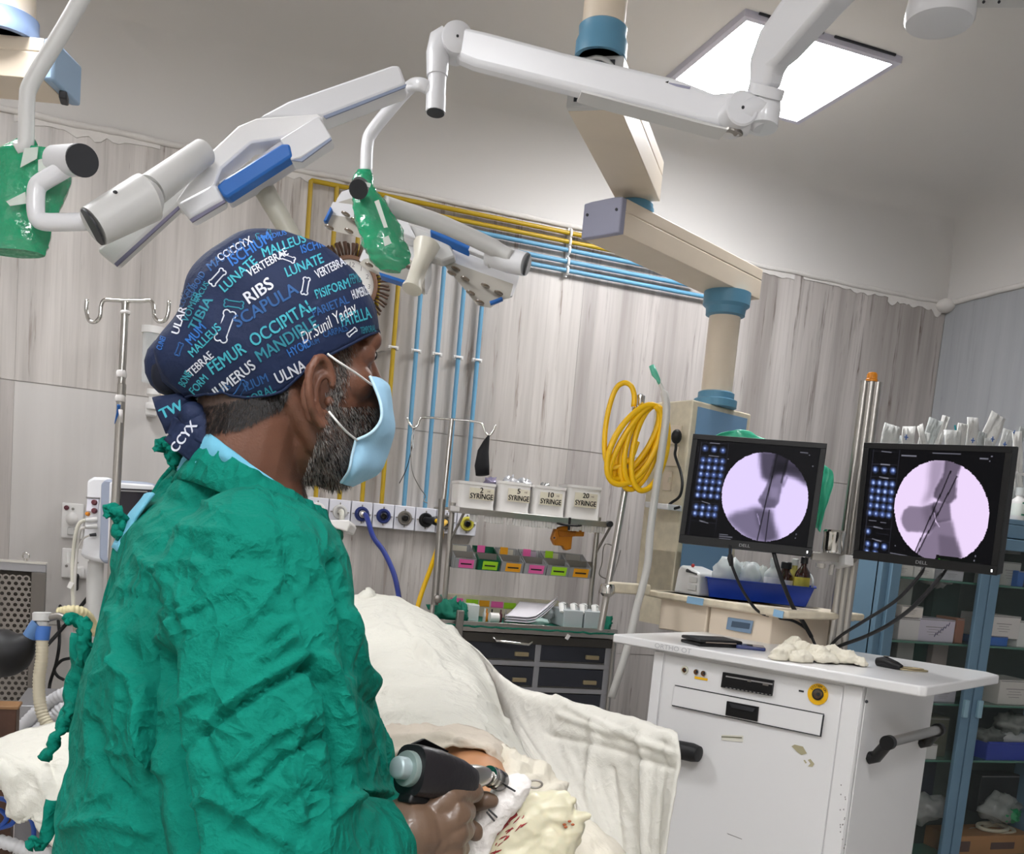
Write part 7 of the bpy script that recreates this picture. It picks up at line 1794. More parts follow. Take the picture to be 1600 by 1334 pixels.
# the foot wrapped in a cream latex glove
M_LATEX = mat('cream_latex', '#cfc9ae', .42, sss=.1, bump=.12, bscale=50, coat=.15)
FD = 1.10
fr_ = [('c', at(775, 1322, FD), at(815, 1290, FD), .036, .040), ('c', at(815, 1290, FD), at(862, 1272, FD), .040, .026), ('c', at(800, 1340, FD), at(850, 1320, FD), .042, .036), ('c', at(850, 1315, FD), at(884, 1292, FD), .030, .020),
       ('c', at(868, 1262, FD), at(897, 1250, FD - .01), .013, .003), ('c', at(876, 1284, FD), at(922, 1273, FD - .01), .016, .0025), ('c', at(880, 1300, FD), at(906, 1292, FD), .014, .004), ('c', at(874, 1312, FD), at(904, 1314, FD), .014, .004), ('c', at(850, 1258, FD), at(880, 1246, FD), .016, .008)]
bm = blob(fr_, .0022, 5); bm.normal_update()
for v in bm.verts:
    p = v.co; q = proj(p)
    v.co = p + v.normal * (.0016 * (1 - 2.4 * abs(noise.noise(V((q[0] * .03, q[1] * .05, 2))))) + .0012 * noise.noise(p * 120)) * (1.0 if q[0] > 820 else .5)
obj(bm, 'foot_cover', M_LATEX, pt, smooth=True, label='cream latex glove stretched over the toes')
M_BLOOD = mat('blood', '#8e1f26', .35, vary=.25, vscale=60)
foot_o = [o for o in pt.children if o.name.startswith('foot_cover')][0]
_off = pt.location
FBV = BVHTree.FromPolygons([v.co + _off for v in foot_o.data.vertices], [tuple(p.vertices) for p in foot_o.data.polygons])
def smear(pts, r, nm='blood_stain', D=None):
    out = []
    for p in crom([V((x, y, 0)) for x, y in pts], 5):
        d = ray(p.x, p.y).normalized(); h = FBV.ray_cast(EYE, d)[0]
        out.append((h - d * .0004) if h else at(p.x, p.y, D or 1.05))
    n = len(out); rs = [r * (.35 + .65 * math.sin(math.pi * (k + .5) / n)) * rnd.uniform(.8, 1.2) for k in range(n)]
    return MB().tube(out, rs, 8).done(nm, M_BLOOD, pt, smooth=True)
smear([(742, 1345), (752, 1320), (764, 1302), (780, 1286), (796, 1276), (808, 1271)], .0062)
smear([(752, 1340), (762, 1318), (776, 1300), (794, 1286)], .0030)
smear([(776, 1284), (790, 1276), (804, 1269)], .0045)
rg_ = random.Random(3)
for k in range(16):
    f = rg_.random(); x, y = 758 + 48 * f + rg_.uniform(0, 14), 1332 - 58 * f + rg_.uniform(0, 12); L_ = rg_.uniform(5, 16); a = rg_.uniform(-1.2, -.4)
    smear([(x, y), (x + L_ * .5 * math.cos(a) + rg_.uniform(-1, 1), y + L_ * .5 * math.sin(a)), (x + L_ * math.cos(a), y + L_ * math.sin(a))], rg_.uniform(.0004, .0009))
for (x, y) in ((875, 1284), (882, 1288), (890, 1283), (884, 1292), (870, 1290), (895, 1288)):
    MB().ball(at(x, y, FD - .022), (.0022, .0012, .0014)).done('blood_speck', mat('dry_blood', '#a3552f', .5), pt, smooth=True)
# gauze roll
gt = [(744, 1345), (748, 1318), (758, 1292), (772, 1268), (790, 1246), (806, 1230), (816, 1224)]
bm = blob([('c', at(gt[i][0], gt[i][1], 1.06), at(gt[i + 1][0], gt[i + 1][1], 1.06), r0, r1) for i, (r0, r1) in enumerate(((.012, .013), (.013, .015), (.015, .017), (.017, .018), (.018, .014), (.014, .009)))] + [('c', at(720, 1330, 1.09), at(742, 1318, 1.08), .012, .010)], .0022, 4)
bm.normal_update()
for v in bm.verts: v.co = v.co + v.normal * (.0035 * (.5 - abs(noise.noise(v.co * 60))) + .0012 * noise.noise(v.co * 190))
o = obj(bm, 'gauze_dressing', mat('gauze_white', '#e9e4e0', .9, bump=.3, bscale=160), None, smooth=True); tag(o, 'white rolled gauze dressing against the gloved foot', 'gauze')
o = obj(blob([('c', at(735, 1338, 1.12), at(790, 1300, 1.14), .018, .018), ('c', at(700, 1335, 1.12), at(740, 1310, 1.12), .02, .016)], .003, 4), 'gauze_swab', mat('gauze_grey', '#cfcac6', .9, bump=.3, bscale=160), None, smooth=True); tag(o, 'greyish gauze swab under the rolled dressing', 'gauze')
for i, (a, b_) in enumerate((((761, 1269), (772, 1282)), ((764, 1265), (777, 1277)))):
    o = MB().cyl(at(a[0], a[1], 1.02), at(b_[0], b_[1], 1.045), .0011, n=8).done('bone_wire', M_DARK, None); tag(o, ['left', 'right'][i] + ' one of two short dark wires stuck through the gauze', 'wire')
# forceps
fc = [at(836 + 11 * math.cos(a) + 0, 1225 + 6 * math.sin(a), 1.245) for a in [2 * math.pi * k / 20 for k in range(20)]]
t = thing('towel_clamp', 'small steel ring-handled clamp lying on the cream cloth', 'clamp', at(838, 1232, 1.28))
MB().tube(fc, .0014, 8, closed=True).done('finger_ring', M_GREYMETAL, t, smooth=True)
MB().tube(crom([at(825, 1228, 1.245), at(822, 1233, 1.245), at(830, 1237, 1.24), at(838, 1239, 1.235), at(847, 1241, 1.23)], 5), .0014, 8).done('shank', M_GREYMETAL, t, smooth=True)
MB().tube(crom([at(826, 1224, 1.245), at(821, 1229, 1.245), at(826, 1241, 1.24), at(832, 1238, 1.235)], 5), .0016, 8).done('shank', M_GREYMETAL, t, smooth=True)
MB().ball(at(823, 1232, 1.24), .003).done('hinge', M_GREYMETAL, t)
# ================================================================== SURGEON
cutp = [(-.16, -.094), (-.106, -.082), (-.046, -.060), (-.012, -.036), (.008, -.006), (.048, .022), (.084, .048), (.12, .053)]
def ucut(f):
    for (f0, u0), (f1, u1) in zip(cutp, cutp[1:]):
        if f <= f1: return u0 + (u1 - u0) * max(0, (f - f0)) / (f1 - f0)
    return cutp[-1][1]
HA = math.radians(7.0); HB = math.radians(-3)
HF = V((math.cos(HA) * math.cos(HB), math.sin(HA) * math.cos(HB), math.sin(HB))); HR = V((math.sin(HA), -math.cos(HA), 0)); HU = HR.cross(HF)
HU = HU if HU.z > 0 else -HU
HC = at(445, 567, 1.0)
HROT = Matrix((HF, HR, HU)).transposed()
def hp(f, r, u): return HC + HF * f + HR * r + HU * u
sg = thing('person', 'surgeon in green gown, word-printed cap and blue mask, seen from behind right, drilling', 'person', (at(350, 1000, 1.03).x, at(350, 1000, 1.03).y, 0))
M_SKIN = bpy.data.materials.new('surgeon_skin'); M_SKIN.use_nodes = True
nt = M_SKIN.node_tree; b = nt.nodes['Principled BSDF']; b.inputs['Roughness'].default_value = .48
b.inputs['Subsurface Weight'].default_value = .12; b.inputs['Subsurface Radius'].default_value = (.015, .006, .003)
vc = nt.nodes.new('ShaderNodeVertexColor'); vc.layer_name = 'tone'
nz_ = nt.nodes.new('ShaderNodeTexNoise'); nz_.inputs['Scale'].default_value = 60; gg = nt.nodes.new('ShaderNodeNewGeometry'); nt.links.new(gg.outputs['Position'], nz_.inputs['Vector'])
mr = nt.nodes.new('ShaderNodeMapRange'); mr.inputs['To Min'].default_value = .88; mr.inputs['To Max'].default_value = 1.12; nt.links.new(nz_.outputs['Fac'], mr.inputs['Value'])
hs = nt.nodes.new('ShaderNodeHueSaturation'); nt.links.new(vc.outputs['Color'], hs.inputs['Color']); nt.links.new(mr.outputs['Result'], hs.inputs['Value']); nt.links.new(hs.outputs['Color'], b.inputs['Base Color'])
n2 = nt.nodes.new('ShaderNodeTexNoise'); n2.inputs['Scale'].default_value = 420; nt.links.new(gg.outputs['Position'], n2.inputs['Vector'])
bp_ = nt.nodes.new('ShaderNodeBump'); bp_.inputs['Strength'].default_value = .15; bp_.inputs['Distance'].default_value = .004; nt.links.new(n2.outputs['Fac'], bp_.inputs['Height']); nt.links.new(bp_.outputs['Normal'], b.inputs['Normal'])
def E_(f, r, u, a, b_, c): return ('e', hp(f, r, u), HROT, (a, b_, c))
def C_(p, q, r0, r1): return ('c', hp(*p), hp(*q), r0, r1)
nb = at(398, 812, 1.01)
hd = [E_(-.012, 0, .033, .083, .070, .074), E_(.030, 0, -.015, .062, .060, .082), E_(.028, 0, -.07, .056, .056, .05), E_(.062, 0, -.098, .026, .026, .022),
      C_((.076, -.030, .036), (.076, .030, .036), .0125, .0125), C_((.084, 0, .02), (.098, 0, -.012), .008, .013), E_(.098, .010, -.020, .009, .009, .008), E_(.098, -.010, -.020, .009, .009, .008),
      E_(.070, 0, -.040, .036, .042, .048), E_(.058, .036, -.010, .026, .022, .022), E_(.058, -.036, -.010, .026, .022, .022), E_(.068, .033, .020, .015, .014, .013), E_(.068, -.033, .020, .015, .014, .013),
      C_((.080, -.018, -.052), (.080, .018, -.052), .011, .011), C_((-.018, .0, -.03), (-.030, 0, -.13), .060, .058), ('c', hp(-.030, 0, -.12), nb, .058, .058),
      C_((.03, .050, -.075), (-.01, .052, -.03), .016, .014), C_((.03, -.050, -.075), (-.01, -.052, -.03), .016, .014), ('c', nb, at(380, 900, .98), .056, .05), ('c', nb, at(380, 900, 1.08), .056, .05)]
# right ear (near) and left ear
def ear_pt(px, py, o=0.0):
    f = (px - 500) * .00063 / .89; u = (600 - py) * .00063 - .038; return (f + .017, .0765 + o - f * .25, u)
hel = [(517, 578), (513, 562), (506, 548), (497, 542), (487, 548), (481, 562), (479, 580), (482, 600), (488, 618), (497, 632), (507, 641), (516, 640)]
hel3 = [ear_pt(x, y, .011 + .007 * math.exp(-((x - 481) / 12) ** 2)) for x, y in hel]
for s in (1, -1):
    for a, b2 in zip(hel3, hel3[1:]): hd.append(C_((a[0], a[1] * s, a[2]), (b2[0], b2[1] * s, b2[2]), .0042, .0042))
    ant = [ear_pt(x, y, .010) for x, y in ((505, 566), (497, 572), (493, 590), (496, 608), (504, 622))]
    for a, b2 in zip(ant, ant[1:]): hd.append(C_((a[0], a[1] * s, a[2]), (b2[0], b2[1] * s, b2[2]), .0034, .0034))
    for x, y, r, o in ((517, 602, .0055, .006), (508, 634, .0068, .007), (514, 624, .0055, .005)):
        e = ear_pt(x, y, o); hd.append(E_(e[0], e[1] * s, e[2], r, r * .8, r))
    for x, y, rx, ru in ((492, 566, .010, .013), (490, 596, .010, .020), (500, 626, .010, .010)):
        e = ear_pt(x, y, .003); hd.append(E_(e[0], e[1] * s, e[2], rx, .006, ru))
bm = blob(hd, .0021, 3, .5)
bm.verts.ensure_lookup_table()
lay = bm.verts.layers.float_color.new('tone')
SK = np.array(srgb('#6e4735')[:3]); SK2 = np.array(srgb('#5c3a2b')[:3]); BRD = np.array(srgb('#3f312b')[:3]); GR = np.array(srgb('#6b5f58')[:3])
for v in bm.verts:
    d = v.co - HC; f, r, u = d.dot(HF), d.dot(HR), d.dot(HU)
    c = SK.copy()
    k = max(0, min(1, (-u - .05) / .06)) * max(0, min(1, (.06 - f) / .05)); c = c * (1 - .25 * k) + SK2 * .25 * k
    # beard on the jaw, sideburn
    jaw = (f > .008) and (u < -.045 + (f - .01) * .25) and (u > -.135)
    bd = max(0, min(1, (f - .018) / .012)) * max(0, min(1, (-.045 + f * .15 - u) / .02)) * max(0, min(1, (u + .14) / .03))
    sb = max(0, 1 - abs(f - .042 - .1 * u) / .012) * (1 if -.05 < u < .03 else 0)
    w = max(bd, sb * .85) * (.65 + .35 * noise.noise(v.co * 150))
    mixc = BRD * (.6) + GR * .4 * (1 + noise.noise(v.co * 300))
    w = max(0, min(1, w)) * .6
    if -.092 < f < -.002: w = max(w, .8 * max(0, min(1, (u - ucut(f) + .019) / .006)) * min(1, (f + .092) / .01, (-.002 - f) / .008))
    c = c * (1 - w) + mixc * w
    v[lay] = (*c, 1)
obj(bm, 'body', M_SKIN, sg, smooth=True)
body_o = [o for o in sg.children if o.name.startswith('body')][0]
# bvh of head for hair
def bvh_of(o):
    me = o.data; off = V((0, 0, 0)); q = o
    while q: off += q.location; q = q.parent
    return BVHTree.FromPolygons([v.co + off for v in me.vertices], [tuple(p.vertices) for p in me.polygons])
HB_ = bvh_of(body_o)
M_HAIRD = mat('hair_dark', '#191413', .5); M_HAIRG = mat('hair_grey', '#8d857f', .5)
def hairs(region, n, L_, m_, name, seed, direction):
    rg = random.Random(seed); mb = MB(); k = 0; tries = 0
    while k < n and tries < n * 8:
        tries += 1
        f, u = region(rg)
        for s in ((1,) if rg.random() < .8 else (-1,)):
            o_ = hp(f, .16 * s, u); hit = HB_.ray_cast(o_, -HR * s)
            if hit[0] is None: continue
            p, nn = hit[0], hit[1]
            if nn.dot(HR * s) < .15: continue
            dd = (direction(f, u) + V((rg.uniform(-.3, .3), rg.uniform(-.3, .3), rg.uniform(-.3, .3))) + nn * .35).normalized()
            L2_ = L_ * rg.uniform(.6, 1.2); w = nn.cross(dd).normalized() * .00022
            a = p - nn * .0004; b2 = p + dd * L2_ * .6 + nn * .0003; c2 = p + dd * L2_
            mb.face([a - w, a + w, b2 + w * .8, b2 - w * .8]); mb.face([b2 - w * .8, b2 + w * .8, c2])
            k += 1
    return mb.done(name, m_, sg, kind='stuff')
def r_beard(rg): 
    f = rg.uniform(.024, .10); return f, rg.uniform(-.135, -.05 + f * .25)
def r_side(rg):
    u = rg.uniform(-.05, .035); return rg.gauss(.043 + u * .12, .005), u
hairs(r_beard, 3200, .0065, M_HAIRG, 'grey_beard', 1, lambda f, u: HF * .3 - HU)
hairs(r_beard, 3000, .0065, M_HAIRD, 'dark_beard', 2, lambda f, u: HF * .3 - HU)
hairs(r_side, 900, .006, M_HAIRG, 'grey_sideburn', 3, lambda f, u: HF * .15 - HU)
hairs(r_side, 900, .006, M_HAIRD, 'dark_sideburn', 4, lambda f, u: HF * .15 - HU)
def r_nape(rg):
    f = rg.uniform(-.085, -.008); return f, rg.uniform(ucut(f) - .016, ucut(f) + .012)
hairs(r_nape, 4600, .006, M_HAIRD, 'nape_hair', 5, lambda f, u: -HU)
# eyebrow and lashes, both sides
for s in (1, -1):
    mb = MB()
    for k in range(60):
        f_ = k / 59; pr = hp(.16, s * (.014 + .032 * f_), .042 + .005 * math.sin(f_ * 3)); hit = HB_.ray_cast(pr, -HF)
        if hit[0]:
            p = hit[0]; w = HR * .0005; mb.face([p - w, p + w, p + w + HR * s * .006 - HU * .002 + HF * .0015, p - w + HR * s * .006 - HU * .001 + HF * .0015])
            mb.face([p - w - HU * .003, p + w - HU * .003, p + w + HR * s * .006 - HU * .005 + HF * .0015, p - w + HR * s * .006 - HU * .005 + HF * .0015])
    mb.done('eyebrow', M_HAIRD, sg)
    e = HB_.ray_cast(hp(.16, s * .033, .021), -HF)[0]
    if e:
        MB().ball(e - HF * .006, (.007, .009, .0045), HROT).done('eye', mat('eye_white', '#cfc6bd', .2), sg, smooth=True)
        MB().ball(e + HF * .0000, (.002, .0045, .0045), HROT).done('iris', M_BLACK, sg, smooth=True)
        mb = MB()
        for k in range(16):
            q = e + HR * s * (-.009 + .018 * k / 15) + HU * .0045 + HF * .003; w = HR * .0004
            mb.face([q - w, q + w, q + HF * .007 + HU * .001 + HR * s * .002])
        mb.done('eyelash', M_HAIRD, sg)

# ---- cap
M_CAP = mat('cap_navy', '#0e1f42', .75, bump=.15, bscale=140, vary=.12, vscale=12)
CF0, CU0, CA, CB, CCc = -.006, .036, .097, .083, .086
NT, NPh = 150, 46
rows = []; edge = []
for j in range(NPh + 1):
    row = []
    for i in range(NT):
        th_ = 2 * math.pi * i / NT; ct, st_ = math.cos(th_), math.sin(th_)
        ph = 0
        for _ in range(6):
            f = CF0 + CA * ct * math.cos(ph); ph = math.asin(max(-.95, min(.95, (ucut(f) - CU0) / (CCc * 1.12))))
        p_ = ph + (math.pi / 2 - ph) * (j / NPh) ** .9
        cp_ = math.cos(p_); sp = math.sin(p_)
        kk = 1.0
        if sp < 0: cp_ = max(cp_, 1 - .35 * sp * sp)          # stay wide below the widest point
        f = CA * ct * cp_; r = CB * st_ * cp_; u = CCc * sp * (1.12 if sp < 0 else 1.0)
        # loose pouch at the back
        back_ = max(0, -ct) ** 2; low = math.exp(-((u + .062) / .042) ** 2)
        f -= .030 * back_ * low
        p = V((CF0 + f, r, CU0 + u))
        n_ = V((f / CA ** 2, r / CB ** 2, u / CCc ** 2)).normalized()
        q = V((p.x * 18, p.y * 18, p.z * 18))
        d = .0022 * (1 - 2.5 * abs(noise.noise(q * .9 + V((3, 0, 0))))) * (.4 + 1.8 * back_) + .0012 * noise.noise(q * 2.2)
        # gathered folds near the back hem
        g = math.exp(-((p.z - ucut(p.x)) / .035) ** 2) * back_
        d += .0022 * g * math.sin(th_ * 26 + 3 * noise.noise(q))
        # front band seam and pleat seam
        if abs((p.z - ucut(p.x)) - .052 - .012 * math.sin(th_)) < .0018 and ct > -.2: d -= .0012
        if abs(p.y - .035 - .02 * (p.x)) < .0016 and p.z > .06: d -= .0012
        p += n_ * d
        row.append(hp(p.x, p.y, p.z))
        if j == 0: edge.append(hp(p.x, p.y, p.z))
    rows.append(row)
mb = MB(); vs = [[mb.bm.verts.new(p) for p in r] for r in rows[:-1]]; tv = mb.bm.verts.new(hp(CF0, 0, CU0 + CCc))
for j in range(len(vs) - 1):
    for i in range(NT): mb.bm.faces.new((vs[j][i], vs[j][(i + 1) % NT], vs[j + 1][(i + 1) % NT], vs[j + 1][i]))
for i in range(NT): mb.bm.faces.new((vs[-1][i], vs[-1][(i + 1) % NT], tv))
cap = mb.done('surgical_cap', M_CAP, sg, smooth=True, solid=.0012, label='navy cap printed with bone names in white, teal and blue')
CBV = bvh_of(cap)
MB().tube(edge, .0016, 8, closed=True).done('cap_hem', mat('cap_hem', '#0f1f40', .8), cap, smooth=True)
# folded knot and tails at the nape
def strip(pts, w, m_, name, par, D0=1.0, tw=0.0, th=.002):
    P = crom([at(*p) for p in pts], 6); mb = MB(); L_ = []
    for i, p in enumerate(P):
        t_ = (P[min(i + 1, len(P) - 1)] - P[max(i - 1, 0)]).normalized(); sd = t_.cross(FWD).normalized(); a = tw * math.sin(i * .7)
        ww = w[0] + (w[1] - w[0]) * i / (len(P) - 1)
        e = (sd * math.cos(a) + FWD * math.sin(a)) * ww
        L_.append([p + e * (k / 2 - 1) + FWD * (-.004 * math.cos((k / 2 - 1) * 1.5) + .003 * noise.noise(p * 60 + V((k, 0, 0)))) for k in range(5)])
    mb.grid(L_); return mb.done(name, m_, par, smooth=True, solid=th)
MB().ball(at(268, 572, .985), (.026, .03, .030), HROT).done('cap_pouch', M_CAP, cap, smooth=True)
MB().tube(crom([at(262, 560, .97), at(256, 590, .965), at(272, 606, .965), at(290, 608, .97)], 5), [.008, .010, .011, .012, .012, .012, .012, .011, .010, .009, .008, .007, .006, .005, .004, .003], 10).done('pouch_fold', mat('cap_inside', '#0b1122', .85), cap, smooth=True)
strip([(300, 640, .965), (285, 632, .955), (268, 640, .955), (250, 650, .96)], (.006, .019), M_CAP, 'cap_tie', cap)
strip([(305, 648, .96), (300, 668, .95), (294, 688, .95), (282, 708, .955)], (.014, .020), M_CAP, 'cap_tie', cap)
strip([(290, 640, .96), (300, 655, .95), (318, 668, .95), (308, 690, .95)], (.010, .013), M_CAP, 'cap_tie', cap)
strip([(280, 655, .955), (272, 672, .955), (266, 680, .955)], (.006, .004), M_CAP, 'cap_tie', cap)
MB().ball(at(302, 650, .955), (.014, .012, .014)).done('cap_knot', M_CAP, cap, smooth=True)
# printed words
def tie_word(s_, px, py, D, ang, h, m_):
    a = math.radians(ang); xd = RGT * math.cos(a) + UPV * math.sin(a); yd = UPV * math.cos(a) - RGT * math.sin(a)
    text_on(s_, at(px, py, D), xd, yd, h, m_, cap, 'printed_word', bold=.02)
MW, MT, MBl, MBd = mat('print_white', '#cfd2dc', .7), mat('print_teal', '#3fa6b8', .7), mat('print_blue', '#2a6ab8', .7), mat('print_darkblue', '#24548c', .7)
MT2 = mat('print_teal_dim', '#2a7f92', .7)
def word(s, zx, zy, ang, zh, m_, zw=None, flip=False, bold=.018, shear=0.0):
    """a word printed on the cap cloth; placed where the photograph shows it"""
    px, py = 220 + zx / 3.336, 330 + zy / 3.336
    h = zh / 3.336; w = (zw / 3.336) if zw else None
    bm = text_bm(s, 1.0, 0.0, shear)
    g_ = bmesh.ops.duplicate(bm, geom=bm.verts[:] + bm.edges[:] + bm.faces[:]); bmesh.ops.translate(bm, verts=[e for e in g_['geom'] if isinstance(e, bmesh.types.BMVert)], vec=(bold * 2, bold, 0))
    bmesh.ops.triangulate(bm, faces=bm.faces)
    for _ in range(2):
        bmesh.ops.subdivide_edges(bm, edges=[e for e in bm.edges if e.calc_length() > .16], cuts=1); bmesh.ops.triangulate(bm, faces=bm.faces)
    xs = [v.co.x for v in bm.verts]; ys = [v.co.y for v in bm.verts]
    sy = h / (max(ys) - min(ys)); sx = w / (max(xs) - min(xs)) if w else sy
    mx, my = (max(xs) + min(xs)) / 2, (max(ys) + min(ys)) / 2; a = math.radians(ang); bad = 0; gone = []
    for v in bm.verts:
        x, y = (v.co.x - mx) * sx, (v.co.y - my) * sy
        qx = px + x * math.cos(a) + y * math.sin(a) * -1; qy = py - x * math.sin(a) - y * math.cos(a)
        d = ray(qx, qy).normalized(); hit = CBV.ray_cast(EYE, d)
        if hit[0] is None: bad += 1; gone.append(v); continue
        q = hit[0] - d * .0012
        if hit[1].dot(d) < 0: q = hit[0] + hit[1] * .0012
        else: q = hit[0] - hit[1] * .0012
        if flip:     # the same cloth pattern on the far side of the cap
            e = q - hp(0, 0, 0); q = q - HR * 2 * e.dot(HR)
        v.co = q
    if bad > len(bm.verts) * .6: bm.free(); return
    bmesh.ops.delete(bm, geom=gone, context='VERTS')
    if flip:
        pass
    obj(bm, 'printed_word', m_, cap)
WORDS = [('COCCYX', 492, 200, 30, 40, MW, 200), ('MAXILLA', 450, 225, 38, 44, MBd, 240), ('ISCHIUM', 570, 200, 33, 58, MBl, 250), ('MALLEUS', 745, 182, 20, 50, MT, 235), ('LUNATE', 510, 330, 42, 50, MT, 230),
         ('VERTEBRAE', 660, 270, 30, 42, MW, 235), ('TIBIA', 315, 535, 62, 50, MT2, 190), ('VOMER', 268, 500, 66, 36, MT2, 170), ('RIBS', 615, 415, 34, 66, MW, 160), ('LUNATE', 850, 285, 22, 52, MT, 205), ('ISCHIUM', 915, 180, 17, 44, MBl, 170),
         ('VERTEBRAE', 990, 295, 26, 46, MW, 180), ('SCAPULA', 650, 490, 30, 66, MBd, 370), ('OCCIPITAL', 735, 580, 32, 68, MT, 380), ('PISIFORM', 995, 405, 20, 50, MT, 185), ('FEMUR', 1120, 350, 12, 50, MT2, 70), ('MANDIBLE', 760, 665, 32, 64, MT2, 360),
         ('FEMUR', 450, 765, 34, 66, MT, 215), ('HUMERUS', 475, 880, 38, 58, MW, 285), ('MALLEUS', 335, 672, 45, 44, MT, 210), ('TEBRAE', 312, 795, 42, 44, MW, 160), ('CUBOID', 290, 385, 58, 34, MBd, 150), ('INCUS', 320, 420, 60, 30, MT2, 110),
         ('ULAR', 205, 570, 72, 40, MW, 150), ('MUM', 290, 640, 50, 50, MBl, 120), ('ULNA', 780, 835, 26, 62, MW, 170), ('ILIUM', 600, 890, 24, 48, MBd, 130), ('TEMPORAL', 580, 975, 26, 46, MT2, 260), ('FIBULA', 745, 945, 26, 44, MT2, 150),
         ('HYOID', 825, 710, 28, 46, MBl, 130), ('PATELLA', 1115, 550, 17, 62, MT, 160), ('PARIETAL', 985, 495, 22, 44, MBd, 200), ('HUMERUS', 1140, 425, 18, 50, MW, 90), ('TEMPORAL', 1180, 615, 10, 36, MT2, 80), ('CARPALS', 1010, 625, 17, 34, MBd, 130), ('FORM', 305, 900, 48, 42, MT, 110),
         ('COCCYX', 240, 440, 66, 30, MBd, 130), ('RADIUS', 700, 130, 15, 26, MBl, 120), ('SACRUM', 880, 690, 20, 26, MBd, 100), ('DIGITS', 420, 940, 40, 34, MBd, 110), ('BONE', 235, 870, 60, 44, MT, 80), ('TARSUS', 960, 130, 8, 24, MBl, 90), ('WRIST', 1060, 215, 8, 40, MT2, 70), ('CUNEI', 110, 690, 70, 30, MBl, 70)]
for w in WORDS: word(*w)
for w in WORDS[::3]:
    word(*w, flip=True)
tie_word('CCYX', 287, 682, .936, 52, .009, MW); tie_word('TW', 268, 640, .940, 25, .010, MT)
word('Dr.Sunil Yadav', 975, 580, 31, 62, mat('embroidery_white', '#dcdde2', .6), 330, bold=.004, shear=.35)
def bone(zx, zy, ang, zl, m_):
    pts = []
    L_, r = .5, .16
    for (cx, cy, a0, a1) in ((L_ - .05, .11, -60, 150), (-L_ + .05, .11, 30, 240), (-L_ + .05, -.11, 120, 330), (L_ - .05, -.11, -150, 60)):
        for k in range(7):
            a = math.radians(a0 + (a1 - a0) * k / 6); pts.append((cx + r * .75 * math.cos(a), cy + r * .75 * math.sin(a)))
    px, py = 220 + zx / 3.336, 330 + zy / 3.336; s = zl / 3.336; an = math.radians(ang); out = []
    for x, y in pts:
        x, y = x * s, y * s; qx = px + x * math.cos(an) - y * math.sin(an); qy = py - x * math.sin(an) - y * math.cos(an)
        d = ray(qx, qy).normalized(); hit = CBV.ray_cast(EYE, d)
        if hit[0] is None: return
        out.append(hit[0] - d * .0006)
    MB().tube(out, .0007, 6, closed=True).done('printed_bone', m_, cap, smooth=True)
for b_ in ((400, 345, 48, 90, MW), (485, 485, -8, 90, MT2), (440, 600, 70, 150, MW), (858, 390, 80, 80, MW), (765, 245, -20, 70, MW), (640, 122, 20, 70, MT2), (1100, 630, 40, 50, MW), (520, 930, 60, 90, MBd), (200, 720, 70, 60, MBd)): bone(*b_)

# ---- mask
M_MASK = mat('mask_blue', '#9cc8e4', .75, bump=.06, bscale=300)
mk = [[(578, 588, .975), (590, 590, 1.01), (594, 592, 1.04), (592, 590, 1.075), (584, 588, 1.10), (576, 588, 1.12)],
      [(586, 606, .972), (600, 606, 1.0), (607, 607, 1.04), (605, 606, 1.08), (594, 604, 1.11), (582, 604, 1.13)],
      [(595, 632, .970), (608, 630, 1.0), (614, 632, 1.04), (611, 630, 1.09), (598, 628, 1.12), (584, 628, 1.14)],
      [(595, 656, .968), (608, 656, 1.0), (614, 660, 1.04), (611, 660, 1.09), (598, 656, 1.12), (584, 654, 1.14)],
      [(580, 676, .966), (600, 680, .99), (612, 688, 1.035), (609, 690, 1.08), (596, 684, 1.12), (582, 680, 1.14)],
      [(556, 688, .966), (580, 700, .98), (603, 714, 1.03), (602, 716, 1.07), (588, 708, 1.11), (574, 702, 1.13)],
      [(550, 712, .968), (566, 728, .98), (584, 738, 1.02), (588, 740, 1.06), (576, 732, 1.10), (564, 726, 1.12)],
      [(545, 735, .972), (552, 746, .98), (562, 750, 1.01), (568, 752, 1.05), (560, 748, 1.09), (552, 742, 1.11)],
      [(532, 754, .985), (538, 757, .99), (546, 759, 1.01), (550, 760, 1.05), (544, 756, 1.08), (538, 752, 1.10)]]
R_ = [crom([at(*p) for p in r], 8) for r in mk]; Cc = [crom([r[i] for r in R_], 8) for i in range(len(R_[0]))]
G = []
for j in range(len(Cc[0])):
    row = []
    for i in range(len(Cc)):
        p = Cc[i][j]; f_ = j / (len(Cc[0]) - 1)
        d = .0022 * math.sin(f_ * 19) * math.sin(math.pi * min(1, i / len(Cc) * 1.3)) + .0018 * (.5 - abs(noise.noise(p * 45)))
        row.append(p - FWD * d + RGT * d * .8)
    G.append(row)
mb = MB(); mb.grid(G); mask = mb.done('face_mask', M_MASK, sg, smooth=True, solid=.0012, label='light blue pleated face mask')
MB().tube(crom([at(578, 588, .973), at(586, 606, .970), at(595, 632, .968), at(595, 656, .966), at(580, 676, .964), at(556, 688, .964)], 5), .0016, 8).done('mask_binding', mat('mask_binding', '#b9d9ec', .7), mask, smooth=True)
MB().tube(crom([at(556, 688, .963), at(550, 712, .966), at(545, 735, .970), at(533, 754, .983)], 5), .0014, 8).done('mask_binding', mat('mask_binding', '#b9d9ec', .7), mask, smooth=True)
M_LOOP = mat('loop_white', '#e2dedb', .7)
MB().tube(crom([at(512, 553, .918), at(530, 566, .915), at(555, 582, .935), at(581, 601, .966)], 5), .0011, 8).done('ear_loop', M_LOOP, mask, smooth=True)
MB().tube(crom([at(514, 643, .918), at(528, 660, .915), at(542, 675, .935), at(558, 688, .963)], 5), .0011, 8).done('ear_loop', M_LOOP, mask, smooth=True)

